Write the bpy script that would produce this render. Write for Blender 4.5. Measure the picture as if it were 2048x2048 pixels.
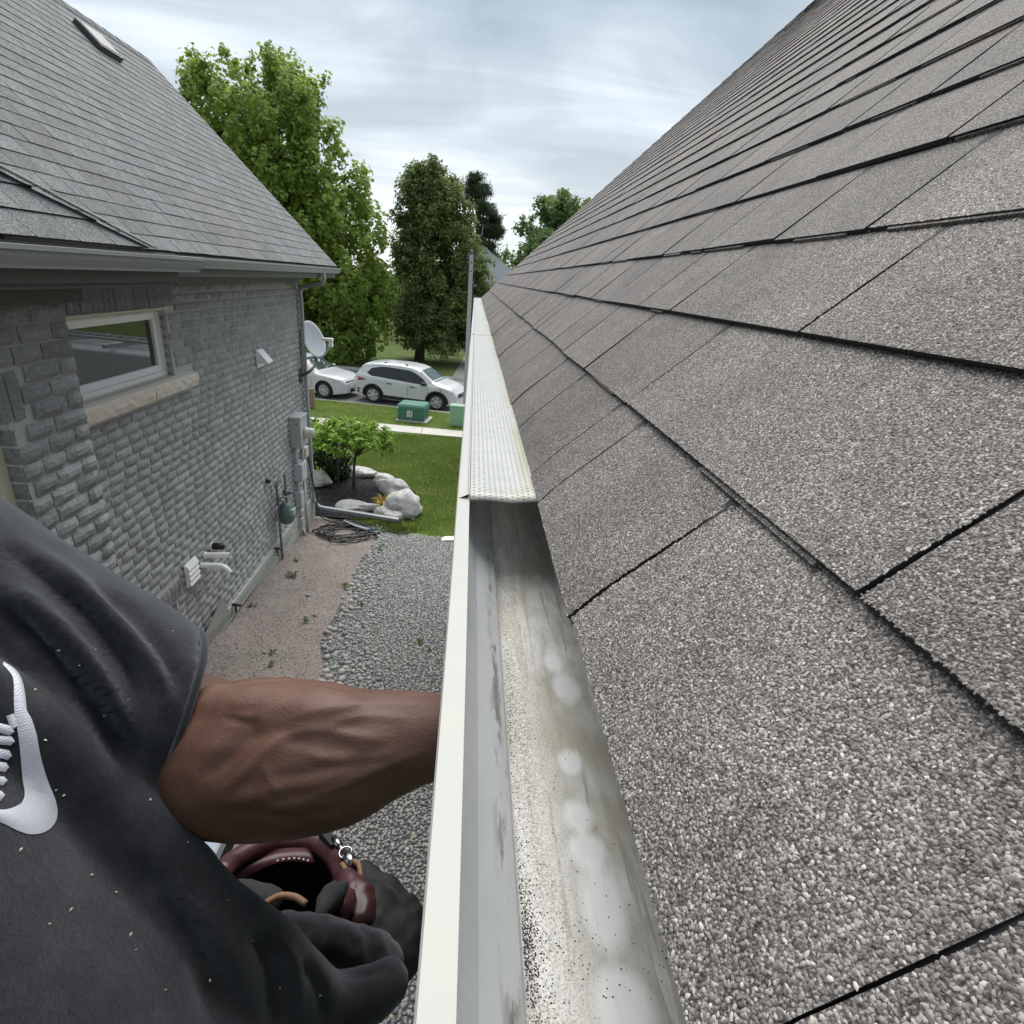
import bpy, bmesh, math, random
import numpy as np
from math import sin, cos, pi, radians, sqrt, floor
from mathutils import Vector, Matrix, noise as mnoise
for o in list(bpy.data.objects): bpy.data.objects.remove(o)
SC = bpy.context.scene
COL = SC.collection
RNG = random.Random(7)
NR = np.random.default_rng(11)
ZC = 4.69                      # camera height above the road; everything is laid out relative to the camera, then lifted

# ------------------------------------------------------------------ camera
FPX = 1125.16
PIT, ROL, YAW = radians(22.1694), radians(4.5684), radians(5.1639)
FW = np.array([sin(YAW)*cos(PIT), cos(YAW)*cos(PIT), -sin(PIT)])
RT0 = np.array([cos(YAW), -sin(YAW), 0.0]); UP0 = np.cross(RT0, FW)
RGT = cos(ROL)*RT0 + sin(ROL)*UP0; UPV = -sin(ROL)*RT0 + cos(ROL)*UP0
cd = bpy.data.cameras.new('camera'); cam = bpy.data.objects.new('camera', cd); COL.objects.link(cam)
cd.sensor_fit = 'HORIZONTAL'; cd.sensor_width = 36; cd.lens = FPX/2048*36; cd.clip_start = 0.01; cd.clip_end = 900
cam.matrix_world = Matrix(((RGT[0],UPV[0],-FW[0],0),(RGT[1],UPV[1],-FW[1],0),(RGT[2],UPV[2],-FW[2],0),(0,0,0,1)))
SC.camera = cam
def ray(px, py): return (px-1024)*RGT-(py-1024)*UPV+FPX*FW          # photo pixel (2048 scale) -> direction
def at(i, px, py, v):
    d = ray(px, py); return d*v/d[i]
def atx(px, py, x): return at(0, px, py, x)
def aty(px, py, y): return at(1, px, py, y)
def atz(px, py, z): return at(2, px, py, z)
def dep(px, py, d): return ray(px, py)/FPX*d
def proj(P):
    P = np.asarray(P, float); d = P@FW
    return 1024+FPX*(P@RGT)/d, 1024-FPX*(P@UPV)/d, d

# ------------------------------------------------------------------ sky, sun, exposure
SUN_EL, SUN_AZ = radians(60), radians(0)     # azimuth from +Y towards +X
w = bpy.data.worlds.new('World'); SC.world = w; w.use_nodes = True
nt = w.node_tree; nt.nodes.clear()
def N(t, typ, **k):
    n = t.nodes.new(typ)
    for a, b in k.items():
        if a == 'inp':
            for i, v in b.items(): n.inputs[i].default_value = v
        else: setattr(n, a, b)
    return n
out = N(nt,'ShaderNodeOutputWorld'); bg = N(nt,'ShaderNodeBackground'); nt.links.new(bg.outputs[0], out.inputs[0])
sky = N(nt,'ShaderNodeTexSky', sky_type='NISHITA', sun_disc=False, sun_elevation=SUN_EL, sun_rotation=SUN_AZ, air_density=1.0, dust_density=2.0)
skm = N(nt,'ShaderNodeVectorMath', operation='SCALE', inp={'Scale':0.10}); nt.links.new(sky.outputs[0], skm.inputs[0])
tc = N(nt,'ShaderNodeTexCoord'); sep = N(nt,'ShaderNodeSeparateXYZ'); nt.links.new(tc.outputs['Generated'], sep.inputs[0])
def M(t, op, a, b=None, c=None, clamp=False):
    n = t.nodes.new('ShaderNodeMath'); n.operation = op; n.use_clamp = clamp
    for i, v in enumerate((a, b, c)):
        if v is None: continue
        if isinstance(v, (int, float)): n.inputs[i].default_value = v
        else: t.links.new(v, n.inputs[i])
    return n.outputs[0]
zz = M(nt,'ADD', M(nt,'MAXIMUM', sep.outputs[2], 0.0), 0.16)
cmb = N(nt,'ShaderNodeCombineXYZ'); nt.links.new(M(nt,'DIVIDE',sep.outputs[0],zz), cmb.inputs[0]); nt.links.new(M(nt,'DIVIDE',sep.outputs[1],zz), cmb.inputs[1])
mp = N(nt,'ShaderNodeMapping'); mp.inputs['Scale'].default_value=(0.8,1.0,1); mp.inputs['Rotation'].default_value=(0,0,radians(28)); mp.inputs['Location'].default_value=(0.9,2.2,0)
nt.links.new(cmb.outputs[0], mp.inputs[0])
n1 = N(nt,'ShaderNodeTexNoise', inp={'Scale':1.05,'Detail':6.0,'Roughness':0.52,'Distortion':0.6}); nt.links.new(mp.outputs[0], n1.inputs[0])
mp2 = N(nt,'ShaderNodeMapping'); mp2.inputs['Scale'].default_value=(0.35,1.5,1); mp2.inputs['Rotation'].default_value=(0,0,radians(40)); nt.links.new(cmb.outputs[0], mp2.inputs[0])
n2 = N(nt,'ShaderNodeTexNoise', inp={'Scale':1.5,'Detail':7.0,'Roughness':0.55,'Distortion':0.8}); nt.links.new(mp2.outputs[0], n2.inputs[0])
cl = M(nt,'ADD', M(nt,'MULTIPLY', n1.outputs[0], 0.7), M(nt,'MULTIPLY', n2.outputs[0], 0.3))
ramp = N(nt,'ShaderNodeValToRGB'); nt.links.new(cl, ramp.inputs[0])
cr = ramp.color_ramp; cr.elements[0].position=0.38; cr.elements[0].color=(0.245,0.32,0.385,1)
cr.elements[1].position=0.62; cr.elements[1].color=(0.66,0.735,0.785,1)
e = cr.elements.new(0.50); e.color=(0.39,0.47,0.54,1)
# overcast brightening towards the horizon, the same all the way round
hz = M(nt,'POWER', M(nt,'SUBTRACT', 1.0, M(nt,'MAXIMUM', sep.outputs[2], 0.0)), 5.0)
mx = N(nt,'ShaderNodeMix', data_type='RGBA'); nt.links.new(M(nt,'MULTIPLY', hz, 0.6), mx.inputs[0]); nt.links.new(ramp.outputs[0], mx.inputs[6]); mx.inputs[7].default_value=(1.12,1.13,1.13,1)
mx2 = N(nt,'ShaderNodeMix', data_type='RGBA'); mx2.inputs[0].default_value=0.93; nt.links.new(skm.outputs[0], mx2.inputs[6]); nt.links.new(mx.outputs[2], mx2.inputs[7])
nt.links.new(mx2.outputs[2], bg.inputs[0]); bg.inputs[1].default_value = 0.375
sl = bpy.data.lights.new('sun','SUN'); sl.energy = 1.3; sl.angle = radians(60); sl.color=(1,0.97,0.93)
so = bpy.data.objects.new('sun', sl); COL.objects.link(so)
sd = Vector((sin(SUN_AZ)*cos(SUN_EL), cos(SUN_AZ)*cos(SUN_EL), sin(SUN_EL)))
so.rotation_euler = sd.to_track_quat('Z','Y').to_euler()
SC.render.engine = 'CYCLES'
vs = SC.view_settings; vs.view_transform='Standard'; vs.look='None'; vs.gamma=1.0; vs.use_curve_mapping=False; vs.exposure=1.85

# ------------------------------------------------------------------ material helpers
def newmat(name):
    m = bpy.data.materials.new(name); m.use_nodes = True; t = m.node_tree
    return m, t, t.nodes['Principled BSDF']
def pos(t): return N(t,'ShaderNodeNewGeometry').outputs['Position']
def scaled(t, v, s, rot=(0,0,0)):
    mpn = N(t,'ShaderNodeMapping'); mpn.inputs['Scale'].default_value = s if isinstance(s,tuple) else (s,s,s); mpn.inputs['Rotation'].default_value=rot
    t.links.new(v, mpn.inputs[0]); return mpn.outputs[0]
def noise(t, v, scale, detail=4.0, rough=0.55, dist=0.0):
    n = N(t,'ShaderNodeTexNoise', inp={'Scale':scale,'Detail':detail,'Roughness':rough,'Distortion':dist}); t.links.new(v, n.inputs[0]); return n.outputs[0]
def ramp_(t, fac, stops):
    r = N(t,'ShaderNodeValToRGB'); t.links.new(fac, r.inputs[0]); el = r.color_ramp.elements
    while len(el) < len(stops): el.new(0.5)
    for e_, (p_, c_) in zip(el, stops): e_.position = p_; e_.color = (*c_, 1) if len(c_) == 3 else c_
    return r.outputs[0]
def mixc(t, fac, a, b, blend='MIX'):
    n = N(t,'ShaderNodeMix', data_type='RGBA', blend_type=blend)
    for i, v in ((0,fac),(6,a),(7,b)):
        if isinstance(v,(int,float)): n.inputs[i].default_value = v
        elif isinstance(v,tuple): n.inputs[i].default_value = (*v,1) if len(v)==3 else v
        else: t.links.new(v, n.inputs[i])
    return n.outputs[2]
def bump(t, bs, h, strength=0.5, dist=0.01):
    b = N(t,'ShaderNodeBump', inp={'Strength':strength,'Distance':dist}); t.links.new(h, b.inputs['Height']); t.links.new(b.outputs[0], bs.inputs['Normal']); return b
def simple(name, col, rough=0.6, var=0.12, scale=8.0, bstr=0.0, bscale=60.0, bdist=0.003, metal=0.0, spec=0.5, dirt=None):
    m, t, bs = newmat(name); p = pos(t)
    nz = noise(t, p, scale, 5)
    c = mixc(t, nz, tuple(x*(1-var) for x in col), tuple(min(1,x*(1+var)) for x in col))
    if dirt:
        dn = noise(t, p, dirt[1], 6, 0.65)
        c = mixc(t, ramp_(t, dn, [(0.5,(0,0,0)),(0.72,(dirt[2],)*3)]), c, dirt[0])
    t.links.new(c, bs.inputs['Base Color']); bs.inputs['Roughness'].default_value=rough; bs.inputs['Metallic'].default_value=metal
    bs.inputs['Specular IOR Level'].default_value = spec
    if bstr: bump(t, bs, noise(t, p, bscale, 5), bstr, bdist)
    return m
def attr(t, name): return N(t,'ShaderNodeAttribute', attribute_name=name)

# ------------------------------------------------------------------ object helpers
def tag(o, label=None, cat=None, group=None, kind=None):
    if label: o['label'] = label
    if cat: o['category'] = cat
    if group: o['group'] = group
    if kind: o['kind'] = kind
    return o
def empty(name, loc=(0,0,0), label=None, cat=None, group=None):
    o = bpy.data.objects.new(name, None); o.empty_display_size = 0.1; COL.objects.link(o); o.location = loc; return tag(o, label, cat, group)
def wloc(o):
    v = Vector((0,0,0))
    while o: v = v + o.location; o = o.parent
    return v
def link(name, me, parent=None, loc=None):
    o = bpy.data.objects.new(name, me); COL.objects.link(o)
    if parent: o.parent = parent
    if loc is not None: o.location = loc
    return o
def mesh(name, V, F, mat, parent=None, smooth=False, attrs=None, base=None):
    """V in camera-relative world space. The object's origin is its own bottom centre."""
    V = np.asarray(V, float).reshape(-1,3)
    if base is None:
        mn, mxx = V.min(0), V.max(0); base = np.array([(mn[0]+mxx[0])/2,(mn[1]+mxx[1])/2,mn[2]])
    me = bpy.data.meshes.new(name); me.from_pydata((V-base).tolist(), [], [tuple(f) for f in F]); 
    if attrs:
        for an, vals in attrs.items():
            a_ = me.attributes.new(an, 'FLOAT', 'POINT'); a_.data.foreach_set('value', np.asarray(vals, np.float32))
    me.update()
    if smooth: me.polygons.foreach_set('use_smooth', [True]*len(me.polygons))
    mats = mat if isinstance(mat,(list,tuple)) else [mat]
    for m_ in mats: me.materials.append(m_)
    loc = Vector(base) - (wloc(parent) if parent else Vector((0,0,0)))
    return link(name, me, parent, loc)
class MB:
    """collects shapes that belong to ONE part"""
    def __init__(s): s.V=[]; s.F=[]; s.A=[]; s.sm=False
    def add(s, V, F, a=0.0):
        k=len(s.V); s.V += [tuple(v) for v in V]; s.F += [tuple(i+k for i in f) for f in F]; s.A += [a]*len(V); return s
    def box(s, lo, hi, a=0.0, ch=0.0):
        x0,y0,z0=lo; x1,y1,z1=hi
        V=[(x,y,z) for z in (z0,z1) for y in (y0,y1) for x in (x0,x1)]
        return s.add(V,[(0,2,3,1),(4,5,7,6),(0,1,5,4),(2,6,7,3),(0,4,6,2),(1,3,7,5)],a)
    def tube(s, pts, r, n=10, cap=True, a=0.0):
        pts=[np.asarray(p,float) for p in pts]; rs=r if isinstance(r,(list,tuple,np.ndarray)) else [r]*len(pts)
        V=[];F=[];up=None
        for i,p in enumerate(pts):
            d=(pts[min(i+1,len(pts)-1)]-pts[max(i-1,0)]); d=d/(np.linalg.norm(d)+1e-12)
            if up is None: up=np.array([0,0,1.]) if abs(d[2])<.9 else np.array([1.,0,0])
            u=up-d*(up@d); u/=np.linalg.norm(u)+1e-12; v=np.cross(d,u); up=u
            for k in range(n):
                a_=2*pi*k/n; V.append(p+rs[i]*(cos(a_)*u+sin(a_)*v))
        for i in range(len(pts)-1):
            for k in range(n):
                F.append((i*n+k,i*n+(k+1)%n,(i+1)*n+(k+1)%n,(i+1)*n+k))
        if cap: F.append(tuple(range(n-1,-1,-1))); F.append(tuple((len(pts)-1)*n+k for k in range(n)))
        return s.add(V,F,a)
    def rectube(s, pts, hw, hh, side, cap=True):
        """rectangular section swept along pts; side = horizontal-ish side vector of the first section"""
        pts=[np.asarray(p,float) for p in pts]; V=[];F=[]; sd_=np.asarray(side,float)
        for i,p in enumerate(pts):
            d=(pts[min(i+1,len(pts)-1)]-pts[max(i-1,0)]); d/=np.linalg.norm(d)
            u=sd_-d*(sd_@d); u/=np.linalg.norm(u); v=np.cross(d,u)
            for a_,b_ in ((-1,-1),(1,-1),(1,1),(-1,1)): V.append(p+a_*hw*u+b_*hh*v)
        for i in range(len(pts)-1):
            for k in range(4): F.append((i*4+k,i*4+(k+1)%4,(i+1)*4+(k+1)%4,(i+1)*4+k))
        if cap: F.append((3,2,1,0)); n=(len(pts)-1)*4; F.append((n,n+1,n+2,n+3))
        return s.add(V,F)
    def prism(s, prof, axis, a0, a1):
        """closed profile (list of 2-d points) extruded along axis"""
        n=len(prof); V=[]
        for a_ in (a0,a1):
            for (p,q) in prof:
                V.append({0:(a_,p,q),1:(p,a_,q),2:(p,q,a_)}[axis])
        F=[(i,(i+1)%n,n+(i+1)%n,n+i) for i in range(n)]+[tuple(range(n-1,-1,-1)),tuple(range(n,2*n))]
        return s.add(V,F)
    def lathe(s, prof, c, axis=(0,0,1), n=20):
        """prof: (r,h) list; axis vector"""
        ax=np.asarray(axis,float); ax/=np.linalg.norm(ax); u=np.cross(ax,[0,0,1.]) if abs(ax[2])<.9 else np.cross(ax,[1.,0,0]); u/=np.linalg.norm(u); v=np.cross(ax,u)
        V=[];F=[];c=np.asarray(c,float)
        for (r,h) in prof:
            for k in range(n): V.append(c+ax*h+r*(cos(2*pi*k/n)*u+sin(2*pi*k/n)*v))
        for i in range(len(prof)-1):
            for k in range(n): F.append((i*n+k,i*n+(k+1)%n,(i+1)*n+(k+1)%n,(i+1)*n+k))
        F.append(tuple(range(n-1,-1,-1))); F.append(tuple((len(prof)-1)*n+k for k in range(n)))
        return s.add(V,F)
    def build(s, name, mat, parent=None, smooth=False, attrs=None, bevel=0.0, seg=2, base=None):
        o=mesh(name,s.V,s.F,mat,parent,smooth,attrs,base)
        if bevel:
            bm=bmesh.new(); bm.from_mesh(o.data); bmesh.ops.recalc_face_normals(bm,faces=bm.faces)
            bmesh.ops.bevel(bm,geom=[e for e in bm.edges if len(e.link_faces)==2 and e.calc_face_angle(0)>0.5],offset=bevel,segments=seg,affect='EDGES',profile=0.5,clamp_overlap=True)
            bm.to_mesh(o.data); bm.free()
            if smooth: o.data.polygons.foreach_set('use_smooth',[True]*len(o.data.polygons))
        elif True:
            bm=bmesh.new(); bm.from_mesh(o.data); bmesh.ops.recalc_face_normals(bm,faces=bm.faces); bm.to_mesh(o.data); bm.free()
        return o
def lerp(a,b,t): return a+(b-a)*t
def smoothstep(a,b,x):
    t=min(1,max(0,(x-a)/(b-a))); return t*t*(3-2*t)
def spline(pts, n=8):
    """Catmull-Rom through pts"""
    P=[np.asarray(p,float) for p in pts]; P=[2*P[0]-P[1]]+P+[2*P[-1]-P[-2]]; out_=[]
    for i in range(1,len(P)-2):
        for k in range(n):
            t=k/n; a,b,c,d=P[i-1:i+3]
            out_.append(0.5*((2*b)+(c-a)*t+(2*a-5*b+4*c-d)*t*t+(3*b-a-3*c+d)*t**3))
    out_.append(P[-2]); return out_
# ================================================================== materials for the two houses
def granule_mat(name, stops, size, tint_lo, tint_hi, bstr=0.9, patch=None, tone=0.25):
    m,t,bs = newmat(name); p = pos(t)
    wv = N(t,'ShaderNodeVectorMath', operation='ADD'); t.links.new(p, wv.inputs[0])
    nv = N(t,'ShaderNodeTexNoise', inp={'Scale':0.55/size,'Detail':2.0}); t.links.new(p, nv.inputs[0])
    sc_ = N(t,'ShaderNodeVectorMath', operation='SCALE', inp={'Scale':size*0.5}); t.links.new(nv.outputs['Color'], sc_.inputs[0]); t.links.new(sc_.outputs[0], wv.inputs[1])
    vo = N(t,'ShaderNodeTexVoronoi', feature='F1', distance='MANHATTAN', inp={'Scale':1/size,'Randomness':1.0}); t.links.new(wv.outputs[0], vo.inputs['Vector'])
    sp = N(t,'ShaderNodeSeparateColor'); t.links.new(vo.outputs['Color'], sp.inputs[0])
    c = ramp_(t, sp.outputs[0], stops)
    # dark binder between the granules
    gap = ramp_(t, vo.outputs['Distance'], [(0.42,(1,1,1)),(0.88,(0.36,0.35,0.35))])
    c = mixc(t, 1.0, c, gap, 'MULTIPLY')
    big = noise(t, p, 1.7, 4, 0.6); c = mixc(t, 1.0, c, mixc(t, big, tint_lo, tint_hi), 'MULTIPLY')
    mid = noise(t, p, 14.0, 3, 0.6); c = mixc(t, 1.0, c, ramp_(t, mid, [(0.3,(0.82,)*3),(0.7,(1.14,)*3)]), 'MULTIPLY')
    a = attr(t,'tone'); k = M(t,'ADD', M(t,'MULTIPLY', a.outputs['Fac'], tone), 1-tone/2)
    cc = N(t,'ShaderNodeCombineColor');
    for i in range(3): t.links.new(k, cc.inputs[i])
    c = mixc(t, 1.0, c, cc.outputs[0], 'MULTIPLY')
    if patch:
        pn = noise(t, p, patch[1], 3, 0.5); c = mixc(t, ramp_(t, pn, [(0.55,(0,0,0)),(0.7,(patch[2],)*3)]), c, patch[0], 'MULTIPLY')
    t.links.new(c, bs.inputs['Base Color']); bs.inputs['Roughness'].default_value=0.72; bs.inputs['Specular IOR Level'].default_value=0.35
    hgt = M(t,'ADD', M(t,'SUBTRACT', 1.0, vo.outputs['Distance']), M(t,'MULTIPLY', sp.outputs[1], 0.9))
    bump(t, bs, hgt, bstr, size*0.8)
    return m
M_SHR = granule_mat('brown_grey_granules',[(0.0,(0.11,0.100,0.096)),(0.30,(0.205,0.189,0.181)),(0.60,(0.31,0.288,0.273)),(0.85,(0.43,0.40,0.368)),(1.0,(0.60,0.555,0.49))],0.00145,(0.87,0.86,0.86),(1.03,1.0,0.985),.75,((0.95,0.80,0.78),7.0,0.35),0.22)
M_SHL = granule_mat('grey_green_granules',[(0.0,(0.12,0.128,0.132)),(0.35,(0.225,0.243,0.245)),(0.7,(0.33,0.352,0.352)),(1.0,(0.50,0.525,0.52))],0.004,(0.93,0.93,0.95),(1.02,1.05,1.04),0.7,((1.04,0.93,0.86),0.9,0.6),0.32)
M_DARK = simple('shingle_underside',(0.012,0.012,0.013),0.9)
M_DECK = simple('roof_deck_wood',(0.22,0.15,0.09),0.8)
M_TRIM = simple('dark_drip_edge',(0.03,0.028,0.028),0.5)
M_WALU = simple('white_painted_aluminium',(0.385,0.382,0.352),0.42,0.05,6.0,0.12,300,0.0004,dirt=((0.42,0.40,0.33),26.0,0.5))
M_ROOFBACK = simple('plain_grey_shingle_roof',(0.16,0.15,0.145),0.85,0.2,30,0.5,200,0.004)
M_SIDING = simple('pale_brick_wall',(0.45,0.40,0.35),0.85,0.2,10,0.4,40,0.01)

# ================================================================== the house whose gutter is being worked on
RA = radians(43.5768); RH = 0.2269; RX = 0.0847; REXP = 0.143; RY1 = 7.885; RY0 = -0.75
NC = 40
RSL = np.array([cos(RA),0,sin(RA)]); RNM = np.array([-sin(RA),0,cos(RA)])
def rp(s, y, n): return np.array([RX,0,-RH]) + RSL*s + RNM*n + np.array([0,y,0])
house = empty('gable_house',(2.6,3.5,-4.45),'house with steep brown-grey shingle roof and white eaves gutter beside the working man','house')
deck = MB()
deck.add([rp(0.012,RY0,-.004),rp(NC*REXP,RY0,-.004),rp(NC*REXP,RY1-.03,-.004),rp(0.012,RY1-.03,-.004),rp(0.012,RY0,-.02),rp(NC*REXP,RY0,-.02),rp(NC*REXP,RY1-.03,-.02),rp(0.012,RY1-.03,-.02)],[(0,1,2,3),(7,6,5,4),(0,4,5,1),(1,5,6,2),(2,6,7,3),(3,7,4,0)])
roof = deck.build('roof',M_DECK,house)
rb = rp(NC*REXP,0,0)
MB().add([(rb[0],RY0,rb[2]),(rb[0],RY1,rb[2]),(2*rb[0]-RX,RY1,-RH),(2*rb[0]-RX,RY0,-RH)],[(0,1,2,3)]).build('rear_slope',M_ROOFBACK,house)
hw = MB(); hw.add([(.62,RY0+.1,-4.6),(.62,RY1-.3,-4.6),(.62,RY1-.3,.2),(.62,RY0+.1,.2)],[(0,1,2,3)])
hw.add([(.62,RY1-.3,-4.6),(2*rb[0]-.62,RY1-.3,-4.6),(2*rb[0]-.62,RY1-.3,.2),(rb[0],RY1-.3,rb[2]-.1),(.62,RY1-.3,.2)],[(0,1,2,3,4)])
hw.add([(.62,RY0+.1,-4.6),(.62,RY0+.1,.2),(rb[0],RY0+.1,rb[2]-.1),(2*rb[0]-.62,RY0+.1,.2),(2*rb[0]-.62,RY0+.1,-4.6)],[(0,1,2,3,4)])
hw.add([(2*rb[0]-.62,RY1-.3,-4.6),(2*rb[0]-.62,RY0+.1,-4.6),(2*rb[0]-.62,RY0+.1,.2),(2*rb[0]-.62,RY1-.3,.2)],[(0,1,2,3)])
hw.build('wall',M_SIDING,house)
MB().box((.1215,RY0,-.36),(.1405,RY1-.05,-.235)).build('fascia_board',M_WALU,house)
MB().box((.1405,RY0,-.372),(.62,RY1-.05,-.36)).build('soffit',M_WALU,house)
rk = MB(); rk.add([rp(0.0,RY1-.028,-.004),rp(NC*REXP,RY1-.028,-.004),rp(NC*REXP,RY1-.006,-.004),rp(0,RY1-.006,-.004),rp(0,RY1-.028,-.16),rp(NC*REXP,RY1-.028,-.16),rp(NC*REXP,RY1-.006,-.16),rp(0,RY1-.006,-.16)],[(0,1,2,3),(7,6,5,4),(0,4,5,1),(1,5,6,2),(2,6,7,3),(3,7,4,0)])
rk.build('rake_board',M_TRIM,house)

def tab_geo(P, s0, L, y0, y1, n0, n1, th, skew0, skew1, droop=0.0, rng=RNG):
    """one shingle tab: 3 rows along the slope, butt raised; returns V,F"""
    V=[];F=[]
    rows=[(0.0,n0-droop),(0.22,lerp(n0,n1,.22)),(1.0,n1)]
    for (f_,n_) in rows:
        for (yy,sk) in ((y0,skew0),(y1,skew1)):
            wv=rng.uniform(-.0012,.0012)
            V.append(P(s0+f_*L+(rng.uniform(-.0015,.0015) if f_==0 else 0), yy+sk*f_+wv, n_))
    for (f_,n_) in rows:
        for i,(yy,sk) in enumerate(((y0,skew0),(y1,skew1))):
            V.append(P(s0+f_*L, yy+sk*f_, n_-th))
    F=[(0,1,3,2),(2,3,5,4),(0,6,7,1),(0,2,8,6),(2,4,10,8),(1,7,9,3),(3,9,11,5),(6,8,9,7),(8,10,11,9)]
    return V,F
JN = {0:[-.62,-.36,-.13,.091,.345,.572,.668,.904,1.094,1.35,1.641,1.807,2.082,2.251,2.525,2.836],1:[-.5,-.2,.02,.214,.648,.921,1.157,1.341,1.593,1.706],2:[-.4,-.1,.22,.50,.856,1.027,1.277,1.467,1.715]}
tabs=[]
for k in range(NC):
    ys=[RY0]+list(JN.get(k,[]))
    if k>2: ys=[RY0-RNG.random()*.2]
    while ys[-1]<RY1-.12: ys.append(ys[-1]+RNG.choice([.115,.17,.19,.235,.25,.275,.31]))
    ys[-1]=RY1
    if ys[-1]-ys[-2]<.05: ys.pop(-2)
    for y0,y1 in zip(ys[:-1],ys[1:]):
        c=rp((k+.4)*REXP,(y0+y1)/2,0); px,py,d=proj(c)
        inside = d>0.02 and -250<px<2300 and -250<py<2300
        tabs.append(((y1-y0)*abs(c@RNM - 0)/ (np.linalg.norm(c)**3+1e-6) if inside else 0,k,y0,y1))
tabs.sort(key=lambda q:-q[0])
rest=MB(); under=MB(); strips=MB(); tabinfo=[]
M_EDGE=simple('asphalt_edge_and_slot_shade',(0.022,0.020,0.020),.85,.3,300)  # black cut edges of the shingles, and the painted shade in the slots
SHMI=[0,0,1,1,1,1,1,1,1]
def shing(V,F,mat,par,tn):
    o=mesh('shingle',V,F,[mat,M_EDGE],par,attrs={'tone':[tn]*len(V)}); o.data.polygons.foreach_set('material_index',SHMI); return o
for i,(sc_,k,y0,y1) in enumerate(tabs):
    gap=RNG.uniform(.0036,.0050)*(.55 if (k==0 and y1<.35) else 1)+min(.006,.0022*max(0,abs(y0)-.6)+.0016*k*.143); th=.0042+RNG.uniform(0,.0014); s0=k*REXP+RNG.uniform(-.0012,.0012)
    n0=.0106+RNG.uniform(-.0008,.0014)
    V,F=tab_geo(rp,s0,REXP+.022,y0+gap/2,y1-gap/2 if y1<RY1 else y1,n0,.0040,th,RNG.uniform(-.002,.002),RNG.uniform(-.002,.002),.0035 if k==0 else 0)
    tn=RNG.random(); tabinfo.append((s0,y0+gap/2,y1-gap/2,n0-(.0035 if k==0 else 0),n0,.0040,tn))
    if i<300:
        shing(V,F,M_SHR,roof,tn)
    else: rest.add(V,F,tn)
    if y0>RY0: strips.add([rp(s0-.0006,y0-.0065,.0062 if k else .0050),rp(s0-.0006,y0+.0065,.0062 if k else .0050),rp(s0+REXP,y0+.0065,.0056),rp(s0+REXP,y0-.0065,.0056)],[(0,1,2,3)])   # near-black strip added in the slot to stand in for its shade
    if k>0:      # second laminate ply peeping out under the butt, on about half of the tabs
        if RNG.random()<.55:
            ya=y0+(y1-y0)*RNG.uniform(0,.45); yb=min(y1,ya+(y1-ya)*RNG.uniform(.4,1.0)); e_=RNG.uniform(.0015,.0035)
            V2=[rp(s0-e_,ya,.0088),rp(s0-e_,yb,.0088),rp(s0+.03,yb,.0078),rp(s0+.03,ya,.0078),rp(s0-e_,ya,.0048),rp(s0-e_,yb,.0048)]
            under.add(V2,[(0,1,2,3),(4,5,1,0),(4,0,3),(5,2,1)],.2)
o=mesh('shingle',rest.V,rest.F,[M_SHR,M_EDGE],roof,attrs={'tone':rest.A}); o['kind']='stuff'; o.data.polygons.foreach_set('material_index',SHMI*(len(rest.F)//9))
o=mesh('slot_shade_strip',strips.V,strips.F,M_EDGE,roof); o['kind']='stuff'
o=mesh('laminate_ply',under.V,under.F,M_SHR,roof,attrs={'tone':under.A}); o['kind']='stuff'
# real mineral granules on the tabs close enough to tell them apart
GP=[];GT=[]
for (s0,y0,y1,nb0,n0,n1,tn) in tabinfo:
    if y1<-.12 or y0>.95 or s0>.45: continue
    ya,yb=max(y0,-.10),min(y1,.95); st=.00158; ns=int((REXP-.001)/st); ny=max(1,int((yb-ya)/st))
    a,b=np.meshgrid((np.arange(ns)+.5)*st,ya+(np.arange(ny)+.5)*(yb-ya)/ny); a=a.ravel()+NR.uniform(-.5,.5,a.size)*st; b=b.ravel()+NR.uniform(-.5,.5,b.size)*st
    a=np.clip(a,0.0004,REXP); L_=REXP+.022; f_=a/L_; nn=np.where(f_<.22,nb0+(lerp(n0,n1,.22)-nb0)*f_/.22,lerp(lerp(n0,n1,.22),n1,.0)+(n1-lerp(n0,n1,.22))*(f_-.22)/.78)
    P=np.array([RX,0,-RH])[None]+RSL[None]*(s0+a)[:,None]+RNM[None]*(nn-.0001)[:,None]; P[:,1]=b
    d=np.linalg.norm(P,axis=1); keep=(NR.random(len(P))<.90)&(d<.62+.16*NR.random(len(P))); GP.append(P[keep]); GT.append(np.clip(NR.beta(1.7,2.3,int(keep.sum()))+(tn-.5)*.12,0,1))
GP=np.concatenate(GP); GT=np.concatenate(GT)
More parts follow.
